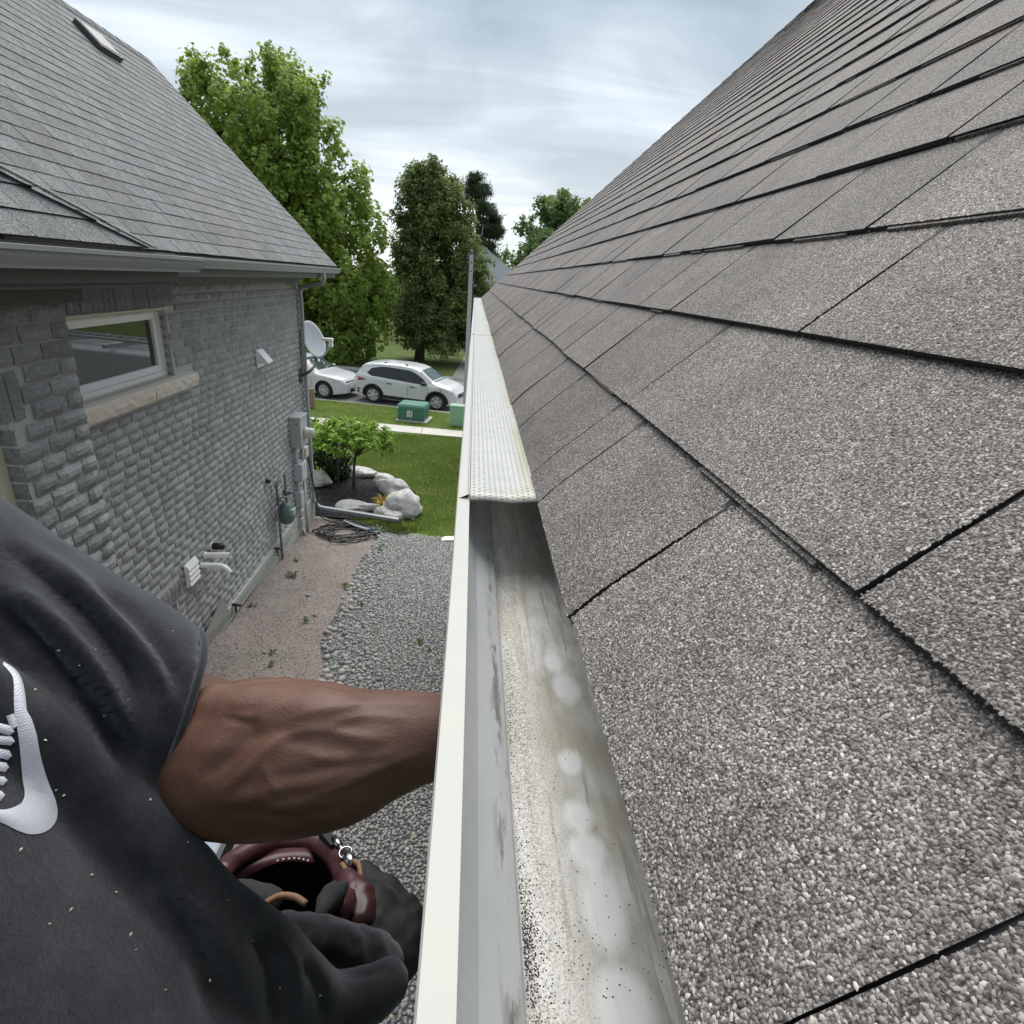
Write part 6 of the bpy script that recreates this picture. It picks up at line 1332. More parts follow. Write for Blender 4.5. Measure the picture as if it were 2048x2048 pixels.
# hatchback
HAT=dict(SUV); HAT.pop('x1'); HAT.update(L=4.25,zb=.16,sm=.10,top=[(-2.12,.72),(-2.08,1.0),(-1.85,1.25),(-1.55,1.42),(-.9,1.46),(-.1,1.455),(.2,1.40),(.95,.99),(1.05,.965),(1.6,.90),(1.95,.80),(2.08,.70),(2.125,.55)],
 hw=[(-2.13,.62),(-2.0,.80),(-1.5,.89),(1.2,.895),(1.7,.85),(1.95,.74),(2.07,.62),(2.13,.50)],bot=[(-2.12,.34),(-1.6,.2),(1.6,.17),(2.12,.24)],belt=lambda x: lerp(.98,.90,(x+1.8)/2.8),wr=.318,wheels=(-1.32,1.31),spokes=10,spw=(.010,.019),clad=False,wm=True,wh=True,tumble=.40,
 patches=[('window',[(-.1,.97),(.72,.935),(.42,1.12),(.10,1.29),(-.12,1.32)],'g'),('window',[(-1.0,1.01),(-.16,.975),(-.18,1.325),(-.95,1.34)],'g'),('headlight',[(1.45,.70),(1.62,.80),(1.92,.74),(2.02,.63),(1.78,.61)],'l'),('tail_light',[(-2.05,.85),(-1.8,.9),(-1.75,.75),(-2.05,.72)],'r'),('door_gap',[(.80,.35),(.812,.35),(.79,.92),(.778,.92)],'k')],
 strips=[('windscreen',.22,.93,2,'w'),('rear_window',-1.95,-1.62,2,'g')],mirror=(.62,.98),handles=[(-.05,.80),(-.95,.83)])
fwp=atz(648,797,-4.69); h2=hdg-.02; hv_=np.array([cos(h2),sin(h2),0]); nv2=np.array([-sin(h2),cos(h2),0])
hat,S2,add2,_,_=vehicle('parked_car','white hatchback with its nose showing beside the downspout, parked behind the larger car',fwp-hv_*1.31+nv2*.88,h2,HAT,'cars parked along the kerb')
add2('front_grille',*boxvf((2.065,-.50,.60),(2.10,.50,.68)),M_CLAD); add2('lower_grille',*boxvf((2.10,-.30,.24),(2.128,.30,.38)),M_CLAD); add2('number_plate',*boxvf((2.12,-.26,.42),(2.135,.26,.53)),M_VIN); add2('brand_badge',*boxvf((2.10,-.06,.62),(2.115,.06,.72)),M_LENS)
# work van on the neighbouring driveway: seen only as the reflection in the white window
VAN=dict(SUV); VAN.pop('x1'); VAN.update(cat='van',L=5.6,zb=.25,top=[(-2.8,1.6),(-2.75,2.35),(-2.5,2.45),(1.0,2.45),(1.35,2.3),(2.0,1.45),(2.1,1.35),(2.6,1.15),(2.78,.8),(2.8,.6)],hw=[(-2.8,.93),(-2.6,.99),(1.8,.99),(2.5,.88),(2.8,.62)],bot=[(-2.8,.42),(2.4,.3),(2.8,.36)],belt=lambda x:1.25,tumble=.14,wheels=(-1.7,1.75),wr=.36,clad=False,
 patches=[('window',[(.7,1.30),(1.75,1.30),(1.35,1.95),(.75,2.0)],'g'),('tail_light',[(-2.78,1.2),(-2.68,1.2),(-2.68,1.7),(-2.78,1.7)],'r'),('headlight',[(2.2,.85),(2.5,.95),(2.72,.8),(2.4,.75)],'l')],strips=[('windscreen',1.42,1.95,2,'w')],mirror=(1.55,1.4),handles=[(.5,1.1)])
van,S3,add3,_,_=vehicle('work_van','white work van with roof rack and ladder, seen reflected in the white window',(2.9,15.2,G(15.2)+.02),radians(14),VAN)
for x in (-2.2,-.8,.7): add3('rack_bar',*boxvf((x-.03,-.9,2.47),(x+.03,.9,2.56)),M_ALLOY)
mb=MB()
for s in (-.25,.25): mb.box((-2.6,.35+s-.03,2.565),(1.6,.35+s+.03,2.63))
for i in range(14): mb.box((-2.5+i*.3,.10,2.58),(-2.46+i*.3,.60,2.61))
lad=mb.build('extension_ladder',M_ALLOY,None); lad.location=Vector((2.9-.1*sin(radians(14)),15.2,G(15.2)+.02+2.565)); lad.rotation_euler=(0,0,radians(14)); tag(lad,'aluminium extension ladder lying on the roof rack of the reflected van','ladder')
# ================================================================== the working man (only torso, sleeve and forearm are in the picture)
from mathutils.bvhtree import BVHTree
def remesh(mb,vox,smooth_it,name):
    me=bpy.data.meshes.new(name); me.from_pydata([tuple(v) for v in mb.V],[],mb.F); me.update()
    bm=bmesh.new(); bm.from_mesh(me); bmesh.ops.recalc_face_normals(bm,faces=bm.faces); bm.to_mesh(me); bm.free()
    o=bpy.data.objects.new('tmp',me); COL.objects.link(o)
    r=o.modifiers.new('r','REMESH'); r.mode='VOXEL'; r.voxel_size=vox
    s=o.modifiers.new('s','SMOOTH'); s.factor=.5; s.iterations=smooth_it
    dg=bpy.context.evaluated_depsgraph_get(); dg.update(); ev=o.evaluated_get(dg); out_=bpy.data.meshes.new_from_object(ev)
    n=len(out_.vertices); V=np.zeros(n*3,np.float32); out_.vertices.foreach_get('co',V); V=V.reshape(-1,3).astype(float); F=[tuple(p.vertices) for p in out_.polygons]
    Nn=np.zeros(n*3,np.float32); out_.vertices.foreach_get('normal',Nn); Nn=Nn.reshape(-1,3).astype(float)
    bpy.data.objects.remove(o); bpy.data.meshes.remove(out_); bpy.data.meshes.remove(me)
    return V,F,Nn
def blob(mb,pts,rs,n=16,flat=None):
    """smooth capsule chain with round ends; flat=(axis vector, factor) squeezes the section"""
    pts=[np.asarray(p,float) for p in pts]
    a,b=pts[0],pts[1]; d=(a-b)/np.linalg.norm(a-b); e,f=pts[-1],pts[-2]; g=(e-f)/np.linalg.norm(e-f)
    P=[a+d*rs[0]*.95,a+d*rs[0]*.75,a+d*rs[0]*.4]+pts+[e+g*rs[-1]*.4,e+g*rs[-1]*.75,e+g*rs[-1]*.95]; R=[rs[0]*.25,rs[0]*.66,rs[0]*.92]+list(rs)+[rs[-1]*.92,rs[-1]*.66,rs[-1]*.25]
    k=len(mb.V); mb.tube(P,R,n)
    if flat is not None:
        ax,fc=np.asarray(flat[0],float),flat[1]; ax/=np.linalg.norm(ax); j=k
        for p in P:
            for _ in range(n): v=np.array(mb.V[j]); q=v-p; mb.V[j]=tuple(p+q-ax*(q@ax)*(1-fc)); j+=1
def chain(pts,rs,n=4):
    c=spline(pts,n); r=np.interp(np.linspace(0,len(rs)-1,len(c)),range(len(rs)),rs); return c,list(r)
person=empty('person',(-.3,.2,-1.78),'person in a black T-shirt reaching the bare left forearm under the gutter','person')
SPN=np.array([-.515,.170,-.150]); SPP=np.array([-.175,.185,-.800]); SHL=np.array([-.50,.450,-.245]); SHR=np.array([-.52,-.045,-.24])
ELB=dep(372,1502,.545); WRI=dep(885,1478,.478); 
# ---- skin: head, neck, both arms and hands, in one surface
sk_=MB()
c_,r_=chain([lerp(SHL,ELB,.2),lerp(SHL,ELB,.55),lerp(SHL,ELB,.85),dep(420,1508,.54),dep(505,1512,.518),dep(560,1512,.508),dep(640,1510,.494),dep(700,1504,.486),dep(760,1490,.481),dep(820,1478,.479),dep(880,1474,.479),WRI+np.array([.03,.0,-.006])],[.056,.058,.062,.069,.0705,.0690,.0630,.0565,.0470,.0400,.0345,.033]); blob(sk_,c_,r_,22)
# muscle bellies of the forearm
for q,rr in (([(430,1425,.505),(520,1435,.488),(640,1435,.470),(740,1440,.463)],[.028,.033,.028,.016]),([(420,1560,.507),(520,1565,.486),(620,1565,.470),(720,1545,.464),(800,1515,.466)],[.028,.033,.030,.023,.012]),([(430,1620,.53),(540,1615,.508),(650,1595,.493)],[.028,.030,.020])):
    c_,r_=chain([dep(*w_) for w_ in q],rr); blob(sk_,c_,[v*.92 for v in r_],12)
# veins and tendons that stand out
def armz(px,py):
    cx=np.interp(px,[420,505,640,760,880],[1508,1514,1510,1490,1474]); d=np.interp(px,[420,505,640,760,880],[.54,.518,.494,.481,.479]); r=np.interp(px,[420,505,640,760,880],[.069,.0705,.0630,.0470,.0345])
    o_=min(.93,abs(py-cx)*d/FPX/r); return d-r*sqrt(1-o_*o_)
for q,rr in (([(470,1600),(500,1545),(545,1505),(600,1480),(660,1470),(720,1472)],.0048),([(520,1600),(580,1580),(640,1570),(720,1545),(790,1520),(850,1500)],.0055),([(455,1470),(520,1455),(600,1440),(690,1420),(780,1415)],.0045),([(440,1640),(500,1622),(570,1615),(640,1625),(700,1605)],.0048)):
    pass
# left hand closed under the gutter, palm up, thumb on the near side
pw=WRI+np.array([.03,.0,-.004]); palm=pw+np.array([.045,.0,.0]); blob(sk_,[pw,palm,palm+np.array([.03,0,.0])],[.030,.036,.034],14,((0,0,1),.42))
for i,(dy,L) in enumerate(((-.030,.80),(-.010,.92),(.012,1.0),(.032,.9))):
    k0=palm+np.array([.028,dy,.002]); blob(sk_,[k0,k0+np.array([.024*L,dy*.1,.002]),k0+np.array([.032*L,dy*.12,.018]),k0+np.array([.014*L,dy*.12,.026])],[.0095,.009,.0085,.0075],10)
blob(sk_,[pw+np.array([.012,-.026,.0]),pw+np.array([.035,-.045,.006]),pw+np.array([.058,-.048,.016])],[.012,.0105,.009],10)
# neck, head
HD=np.array([-.560,.165,.075])
blob(sk_,[SPN+np.array([.02,0,-.05]),SPN+np.array([-.02,0,.06]),HD+np.array([-.01,0,-.05])],[.062,.056,.058],16)
blob(sk_,[HD+np.array([-.018,0,.045]),HD+np.array([-.005,0,.012])],[.090,.086],18,((0,1,0),.84)); blob(sk_,[HD+np.array([.028,0,-.02]),HD+np.array([.045,0,-.072])],[.062,.040],14,((0,1,0),.95))
blob(sk_,[HD+np.array([.082,0,.012]),HD+np.array([.105,0,-.022])],[.009,.015],10)
for s in (-1,1):
    blob(sk_,[HD+np.array([-.012,s*.078,.012]),HD+np.array([-.016,s*.082,-.022])],[.018,.012],8,((0,1,0),.5)); blob(sk_,[HD+np.array([.070,s*.018,.028]),HD+np.array([.062,s*.045,.030])],[.010,.009],8)
blob(sk_,[HD+np.array([.082,-.02,-.052]),HD+np.array([.088,0,-.050]),HD+np.array([.082,.02,-.052])],[.006,.009,.006],8)
# right arm, hand raised behind the camera
RE=np.array([-.46,-.25,-.43]); RW=np.array([-.20,-.20,-.20])
c_,r_=chain([lerp(SHR,RE,.25),lerp(SHR,RE,.6),RE,lerp(RE,RW,.35),lerp(RE,RW,.75),RW],[.058,.058,.050,.056,.040,.034]); blob(sk_,c_,r_,16)
rp_=RW+np.array([.045,.012,.05]); blob(sk_,[RW,rp_],[.03,.036],12,((0,1,0),.5))
for i,dx in enumerate((-.026,-.008,.010,.028)):
    k0=rp_+np.array([.018+dx*.4,0,.022-dx*.5]); blob(sk_,[k0,k0+np.array([.03,.0,.02]),k0+np.array([.038,.022,.02]),k0+np.array([.028,.036,.010])],[.0095,.009,.0085,.0075],8)
blob(sk_,[RW+np.array([.01,.012,.045]),RW+np.array([-.005,.03,.08]),RW+np.array([.01,.04,.10])],[.012,.011,.009],8)
blob(sk_,[SPN+np.array([0,0,-.04]),lerp(SPN,SPP,.5),SPP],[.07,.08,.09],14)       # hidden core that joins the limbs
blob(sk_,[SHL+np.array([0,0,0]),lerp(SHL,SPN,.6)+np.array([0,0,-.06]),SHR],[.055,.07,.055],14)
blob(sk_,[SHL,lerp(SHL,ELB,.35)],[.055,.058],14); blob(sk_,[SHR,lerp(SHR,RE,.35)],[.055,.058],14)
V,F,Nn=remesh(sk_,.0034,9,'skin')
def relief(V,Nn,lines,zlim=None):
    """soft ridges (+) and grooves (-) following drawn lines, on the side that faces the camera"""
    dz=V@FW; px=1024+FPX*(V@RGT)/np.where(np.abs(dz)<1e-4,1e-4,dz); py=1024-FPX*(V@UPV)/np.where(np.abs(dz)<1e-4,1e-4,dz)
    front=((V*Nn).sum(1)<0)&(dz>.2); out_=np.zeros(len(V))
    for pts,w_,amp in lines:
        P=spline([(a,b,0) for a,b in pts],6); d=np.full(len(V),1e9); f_=np.zeros(len(V)); n_=len(P)-1
        for i in range(n_):
            a,b=P[i][:2],P[i+1][:2]; ab=b-a; L2=ab@ab+1e-9; t_=np.clip(((px-a[0])*ab[0]+(py-a[1])*ab[1])/L2,0,1); dd=np.hypot(px-a[0]-t_*ab[0],py-a[1]-t_*ab[1]); m_=dd<d; d=np.where(m_,dd,d); f_=np.where(m_,(i+t_)/n_,f_)
        out_+=amp*np.exp(-(d/w_)**2)*np.clip(np.minimum(f_,1-f_)*5,0,1)
    return V+Nn*(out_*front)[:,None]
V=relief(V,Nn,[(a_,b_,c_*.72) for a_,b_,c_ in [([(420,1590),(470,1565),(520,1515),(570,1475),(640,1460),(720,1475),(790,1478)],11,.0030),([(480,1640),(560,1615),(640,1590),(720,1555),(800,1520),(870,1500)],10,.0026),([(560,1440),(640,1420),(720,1408),(800,1405),(870,1410)],9,.0018),([(520,1520),(540,1560),(570,1590)],8,.0018),([(640,1462),(690,1440),(750,1432),(820,1440)],8,.0016),([(600,1500),(660,1520),(740,1515),(820,1500)],9,.0020),
 ([(390,1560),(440,1530),(490,1480),(530,1450)],16,-.0045),([(440,1432),(470,1440),(500,1448),(520,1440)],7,-.0028),([(445,1415),(480,1420),(520,1415)],6,-.0014),([(420,1640),(500,1625),(580,1640),(660,1625),(740,1590)],13,-.0038),([(540,1560),(620,1545),(700,1525),(780,1500)],15,-.0030),([(560,1480),(640,1490),(720,1500)],14,-.0022),([(430,1610),(500,1595),(570,1570),(640,1560),(720,1530)],18,.0030),([(430,1370),(520,1372),(620,1380)],14,-.0012)]])
def skin_mat():
    m,t,bs=newmat('deep_brown_skin'); p=pos(t)
    n1_=noise(t,scaled(t,p,(.45,1,1.6)),17,6,.62,.4); n2_=noise(t,scaled(t,p,(1,1,2.2),(0,.3,.2)),260,4,.6); n3_=noise(t,p,60,4,.6)
    c=ramp_(t,n1_,[(0.3,(.075,.034,.021)),(0.55,(.125,.061,.041)),(0.75,(.178,.096,.069))])
    c=mixc(t,1.0,c,ramp_(t,n3_,[(0.3,(.90,.88,.88)),(0.7,(1.08,1.08,1.08))]),'MULTIPLY')
    t.links.new(c,bs.inputs['Base Color']); bs.inputs['Roughness'].default_value=.50; bs.inputs['Specular IOR Level'].default_value=.42
    bs.inputs['Subsurface Weight'].default_value=.12; bs.inputs['Subsurface Radius'].default_value=(.010,.004,.002); bs.inputs['Subsurface Scale'].default_value=.6
    vo=N(t,'ShaderNodeTexVoronoi',feature='DISTANCE_TO_EDGE',inp={'Scale':620.0}); t.links.new(p,vo.inputs['Vector'])
    bump(t,bs,M(t,'ADD',M(t,'MULTIPLY',n2_,.6),M(t,'MINIMUM',vo.outputs['Distance'],.12)),.55,.0014); return m
M_SKIN=skin_mat()
body=mesh('body',V,F,M_SKIN,person,True)
hr=MB(); blob(hr,[HD+np.array([-.026,0,.062]),HD+np.array([-.022,0,.030])],[.093,.090],18,((0,1,0),.86)); Vh,Fh,_=remesh(hr,.006,2,'hair'); kf=[f for f in Fh if np.mean([Vh[i][0]-HD[0] for i in f])<.052-.9*max(0,-(np.mean([Vh[i][2] for i in f])-HD[2]-.02)) ]
mesh('hair',Vh,kf,simple('black_hair',(.008,.007,.007),.8,.3,200,.8,500,.002),person,True)
for s in (-1,1):
    mb=MB(); mb.lathe([(.002,-.010),(.009,-.006),(.0115,0),(.009,.006),(.002,.010)],HD+np.array([.066,s*.031,.010]),(1,0,0),12); mb.build('eye',simple('eye_white',(.6,.58,.55),.2),person,True)
# ---- T-shirt
ts=MB()
FWD=np.array([.886,0,.464])
ks=[0,.12,.3,.5,.7,.88,1.02]; wy=[.115,.185,.205,.205,.205,.215,.225]; dx=[.085,.108,.118,.118,.128,.142,.150]
k0=len(ts.V); cen=[]; n=28; Vt=[];Ft=[]
for i,f_ in enumerate(ks):
    c=lerp(SPN,SPP,f_)+np.array([0,0,-.03 if i==0 else 0])
    for k in range(n):
        a=2*pi*k/n; sx_=abs(cos(a))**.85*np.sign(cos(a)); sy_=abs(sin(a))**.80*np.sign(sin(a)); Vt.append(c+FWD*dx[i]*sx_+np.array([0,1,0])*wy[i]*sy_)
for i in range(len(ks)-1):
    for k in range(n): Ft.append((i*n+k,i*n+(k+1)%n,(i+1)*n+(k+1)%n,(i+1)*n+k))
Ft.append(tuple(range(n-1,-1,-1))); Ft.append(tuple((len(ks)-1)*n+k for k in range(n))); ts.add(Vt,Ft)
UA=(ELB-SHL)/np.linalg.norm(ELB-SHL)
hemL=dep(343,1428,.535); hn=np.array([.80,.34,-.42]); hn/=np.linalg.norm(hn)
hp=[lerp(SHL,SPN,.35),SHL,lerp(SHL,hemL,.4),lerp(SHL,hemL,.75),hemL-hn*.02,hemL]; c_,r_=chain(hp,[.085,.088,.086,.083,.079,.079]); c_[-2]=c_[-1]-hn*.008; ts.tube(c_,r_,24)
UR=(RE-SHR)/np.linalg.norm(RE-SHR)
c_,r_=chain([lerp(SHR,SPN,.35),SHR,lerp(SHR,RE,.4),lerp(SHR,RE,.8)],[.082,.085,.082,.082]); blob(ts,c_,r_,16)
# hanging folds: armpit drape, sleeve creases, belly bulge and loose hem
for q,rr in (([(-60,1120,.46),(60,1235,.455),(150,1350,.455),(225,1450,.46),(268,1530,.47)],[.022,.024,.022,.018,.012]),
             ([(-40,1060,.48),(90,1150,.473),(190,1245,.475),(270,1350,.478),(318,1440,.485)],[.016,.018,.018,.016,.012]),
             ([(-150,1310,.40),(-50,1385,.405),(45,1452,.415),(125,1522,.43),(225,1618,.45),(345,1740,.465),(392,1802,.475),(469,1856,.485)],[.020,.024,.026,.027,.029,.030,.030,.030]),([(130,1490,.50),(205,1590,.52),(280,1690,.53),(370,1765,.54)],[.034,.034,.036,.034]),
             ([(430,1850,.49),(516,1890,.50),(583,1958,.525),(650,2010,.56),(735,1990,.585),(775,1965,.60)],[.030,.032,.032,.030,.026,.022]),
             ([(300,1690,.465),(380,1790,.47),(450,1880,.48),(520,1980,.50)],[.028,.032,.034,.034])):
    c_,r_=chain([dep(*w_) for w_ in q],rr); blob(ts,c_,r_,12)
V,F,Nn=remesh(ts,.0058,7,'shirt')
wr=np.array([mnoise.noise((v[0]*9,v[1]*7,v[2]*7)) for v in V])*.0045+np.array([mnoise.noise((v[0]*30,v[1]*22,v[2]*24+5)) for v in V])*.0014
V=V+Nn*wr[:,None]
V=relief(V,Nn,[([(-20,1200),(60,1275),(140,1360),(215,1455),(262,1545)],20,-.014),([(-20,1150),(70,1215),(160,1305),(230,1405),(275,1490)],18,.010),([(0,1085),(90,1150),(175,1230),(250,1325),(300,1420)],18,-.010),([(60,1095),(150,1165),(235,1245),(310,1340),(345,1430)],16,.006),([(180,1165),(260,1230),(330,1310),(370,1400)],15,-.005),([(500,1850),(530,1910),(545,1980),(548,2060)],14,-.008),([(560,1880),(590,1950),(600,2040)],14,.006),([(610,1915),(640,1980),(650,2050)],13,-.006),([(330,1760),(420,1850),(480,1950),(510,2050)],26,.006),([(240,1700),(330,1800),(400,1920),(430,2050)],24,-.005),([(690,1950),(740,1945),(785,1930)],10,-.004)])
# cut the sleeves and neck open, lift the hem
hemR=lerp(SHR,RE,.62)
keep=[]
for f in F:
    c=np.mean([V[i] for i in f],0)
    if np.mean([Nn[i] for i in f],0)@hn>.80 and abs((c-hemL)@hn)<.02 and np.linalg.norm(c-hemL)<.0745: continue
    if (c-hemR)@UR>0 and c[1]<-.12: continue
    if c[2]>-.118 and np.hypot(c[0]-SPN[0],c[1]-SPN[1])<.075: continue
    keep.append(f)
def knit_mat():
    m,t,bs=newmat('black_washed_cotton'); p=pos(t)
    n1_=noise(t,p,38,6,.7); n2_=noise(t,p,240,4,.65); n3_=noise(t,p,1400,2,.6)
    c=ramp_(t,n1_,[(0.30,(.0080,.0084,.0098)),(0.52,(.0140,.0146,.0168)),(0.72,(.0265,.0272,.0305))])
    c=mixc(t,1.0,c,ramp_(t,n2_,[(0.3,(.72,)*3),(0.68,(1.35,)*3)]),'MULTIPLY')
    t.links.new(c,bs.inputs['Base Color']); bs.inputs['Roughness'].default_value=.95; bs.inputs['Specular IOR Level'].default_value=.12
    bs.inputs['Sheen Weight'].default_value=.34; bs.inputs['Sheen Roughness'].default_value=.55; bs.inputs['Sheen Tint'].default_value=(.75,.78,.85,1)
    bump(t,bs,M(t,'ADD',n2_,M(t,'MULTIPLY',n3_,.7)),.55,.0012); return m
M_KNIT=knit_mat()
used=sorted({i for f in keep for i in f}); mp_={u:k for k,u in enumerate(used)}
SV_=V[used]; SF=[tuple(mp_[i] for i in f) for f in keep]
shirt=mesh('t_shirt',SV_,SF,M_KNIT,person,True); sdm=shirt.modifiers.new('thick','SOLIDIFY'); sdm.thickness=.0022; sdm.offset=-1
bvh=BVHTree.FromPolygons([tuple(v) for v in SV_],SF)
def onshirt(px,py,off=.0):
    d=Vector(ray(px,py)).normalized(); h=bvh.ray_cast(Vector((0,0,0)),d)
    if h[0] is None: h=(Vector(dep(px,py,.42)),-d)
    nrm=h[1] if h[1].dot(d)<0 else -h[1]; return np.array(h[0]+nrm*off),np.array(nrm)
u_=np.cross(hn,[0,0,1.]); u_/=np.linalg.norm(u_); v_=np.cross(hn,u_)
MB().tube([hemL+hn*(.0005+.002*sin(3*a))+.0765*(cos(a)*u_+sin(a)*v_) for a in np.linspace(0,2*pi,48)],.0038,8,cap=False).build('sleeve_hem',M_KNIT,shirt,True)
# embroidered emblem on the chest
m,t,bs=newmat('white_satin_thread'); p=pos(t); wv=N(t,'ShaderNodeTexWave',wave_type='BANDS',bands_direction='Z',inp={'Scale':220.0,'Distortion':6.0,'Detail':2.0,'Detail Scale':1.5}); t.links.new(p,wv.inputs[0])
t.links.new(ramp_(t,wv.outputs['Fac'],[(0,(.50,.51,.57)),(1,(.60,.61,.66))]),bs.inputs['Base Color']); bs.inputs['Roughness'].default_value=.5; bump(t,bs,wv.outputs['Fac'],.35,.0006); M_THR=m
Z_=lambda a,b:(a*.4027,1280+b*.4027)
OUT=[(8,112),(60,138),(97,178),(116,232),(126,292),(133,352),(156,392),(181,470),(196,550),(216,630),(242,710),(271,780),(284,840),(279,890),(250,935),(200,962),(140,966),(80,946),(30,921),(-10,903),(-60,876)]
INN=[(10,122),(52,170),(65,205),(67,250),(68,300),(70,350),(80,410),(90,470),(98,530),(104,600),(108,660),(113,710),(118,750),(118,780),(105,808),(90,820),(65,832),(40,840),(15,844),(-20,842),(-60,832)]
def emb(outp,inn,name,par):
    V_=[];F_=[]; o2=spline([(*Z_(*q),0) for q in outp],3); i2=spline([(*Z_(*q),0) for q in inn],3); n=min(len(o2),len(i2)); m_=5
    for k in range(n):
        for j in range(m_+1):
            f_=j/m_; px,py=lerp(o2[k][0],i2[k][0],f_),lerp(o2[k][1],i2[k][1],f_); P,_n=onshirt(px,py,.0005+.0013*sin(pi*f_)**.6); V_.append(P)
    for k in range(n-1):
        for j in range(m_): a=k*(m_+1)+j; F_.append((a,a+1,a+m_+2,a+m_+1))
    return mesh(name,V_,F_,M_THR,par,True)
em=emb(OUT,INN,'embroidered_emblem',shirt)
for (a,b,r) in (((-70,420),(72,455),24),((-70,492),(74,502),22),((-70,550),(58,575),24),((-70,620),(40,636),24),((-70,695),(28,704),22),((-70,780),(14,775),24),((50,372),(74,440),20)):
    a,b=np.array(a,float),np.array(b,float); d=(b-a)/np.linalg.norm(b-a); s=np.array([-d[1],d[0]]); up=[tuple(lerp(a,b,f_)+s*r*sqrt(max(0,1-max(0,(f_-.86)/.14)**2))) for f_ in np.linspace(0,1,9)]; dn_=[tuple(lerp(a,b,f_)-s*r*sqrt(max(0,1-max(0,(f_-.86)/.14)**2))) for f_ in np.linspace(0,1,9)]
    emb(up,dn_,'embroidered_letter',shirt)
# lint
lm=simple('lint',(.55,.52,.36),.9); mb=MB()
for (px,py) in [(112,1580),(128,1590),(190,1300),(255,1400),(300,1290),(160,1330),(182,1750),(230,1785),(375,1685),(260,1870),(98,1848),(140,1820),(270,1900),(330,1980),(90,1480),(210,1430),(70,1380),(345,1262),(505,1880),(560,1975),(640,1990),(420,1960),(120,1300),(40,1700),(300,1600),(455,1800)]:
    P,nn=onshirt(px,py,.0006); r=RNG.uniform(.0005,.0011); a=RNG.random()*6; e=np.array([cos(a),sin(a),.3])*r*1.5; f=np.cross(nn,e); mb.add([P+e,P+f*.7,P-e,P-f*.7,P+nn*r],[(0,1,4),(1,2,4),(2,3,4),(3,0,4)])
o=mb.build('lint_specks',lm,shirt); o['kind']='stuff'
# ---- trousers and boots
tr=MB(); KL=np.array([-.20,.30,-1.22]); KR=np.array([-.20,.07,-1.22]); FL=np.array([-.33,.30,-1.66]); FR=np.array([-.33,.07,-1.66])
blob(tr,[lerp(SPN,SPP,.86),SPP+np.array([0,0,-.04])],[.125,.135],16,((1,0,0),.85))
for K,FF_,s in ((KL,FL,.085),(KR,FR,-.085)):
    c_,r_=chain([SPP+np.array([0,s,-.04]),lerp(SPP+np.array([0,s,-.04]),K,.5),K,lerp(K,FF_,.4),FF_],[.10,.092,.072,.070,.066]); blob(tr,c_,r_,14)
V,F,Nn=remesh(tr,.009,5,'trousers'); mesh('trousers',V,F,simple('dark_khaki_canvas',(.060,.050,.036),.9,.25,30,.5,200,.002),person,True)
for FF_ in (FL,FR):
    b=MB(); blob(b,[FF_+np.array([0,0,.02]),FF_+np.array([.01,0,-.05]),FF_+np.array([.10,0,-.075]),FF_+np.array([.17,0,-.08])],[.055,.055,.046,.036],14,((0,0,1),.9)); V,F,_=remesh(b,.008,3,'boot'); V[:,2]=np.maximum(V[:,2],-1.775); mesh('boot',V,F,simple('brown_leather_boot',(.07,.045,.03),.6,.2,20),person,True)
# ---- stepladder he stands on
ld=empty('stepladder',(-.35,.2,-4.05),'aluminium stepladder under the man, mostly hidden by the T-shirt','ladder')
M_ALU=simple('dull_aluminium',(.17,.19,.22),.5,.06,8,metal=.5)
zg=G(.2)+.012
MB().box((-.50,-.12,-1.80),(-.14,.50,-1.778)).build('platform',M_ALU,ld,bevel=.004)
for y_ in (-.13,.50):
    MB().rectube([(-.12,y_,-1.80),(.10,y_+(.03 if y_>0 else -.03),zg)],.012,.035,(0,1,0)).build('rail',M_ALU,ld); MB().rectube([(-.52,y_,-1.80),(-1.15,y_,zg)],.012,.030,(0,1,0)).build('rail',M_ALU,ld)
for i in range(7): z=-2.1-i*.29; f_=(z+1.80)/(zg+1.80); MB().box((lerp(-.12,.10,f_)-.05,-.13,z-.012),(lerp(-.12,.10,f_)+.05,.50,z+.012)).build('tread',M_ALU,ld)
tq=dep(418,1712,1.02); MB().tube([(-.52,.50,-1.80),(tq[0]-.02,tq[1],tq[2])],.014,8).build('hand_rail',M_ALU,ld,True)
MB().box((tq[0]-.16,tq[1]-.05,tq[2]-.03),(tq[0]+.012,tq[1]+.10,tq[2])).build('tool_tray',M_ALU,ld,bevel=.006); MB().box((tq[0]+.0125,tq[1]-.05,tq[2]-.034),(tq[0]+.022,tq[1]+.10,tq[2]+.003)).build('tray_edge',M_BLK,ld)
# ---- leather tool pouch on his belt
tp=empty('tool_pouch',(-.15,.5,-1.05),'dark maroon and black leather tool pouch hanging open below the forearm','tool pouch')
m,t,bs=newmat('maroon_leather'); p=pos(t); c=ramp_(t,noise(t,p,26,5,.6),[(0.3,(.028,.008,.010)),(0.55,(.060,.018,.022)),(0.75,(.105,.040,.045))]); t.links.new(c,bs.inputs['Base Color']); bs.inputs['Roughness'].default_value=.42; bump(t,bs,noise(t,p,220,4,.6),.3,.001); M_MAR=m
M_POU=simple('black_canvas_pouch',(.010,.0105,.012),.75,.25,60,.4,300,.001); M_GREYC=simple('dark_grey_cloth',(.016,.018,.019),.9,.3,50,.5,300,.001); M_TAN=simple('tan_leather_lace',(.22,.115,.06),.7,.25,60)
loop=[(440,1752,.80),(462,1727,.84),(510,1698,.88),(565,1684,.91),(622,1682,.91),(660,1705,.88),(686,1745,.82),(698,1790,.755),(676,1826,.70),(610,1842,.67),(530,1838,.68),(468,1806,.74)]
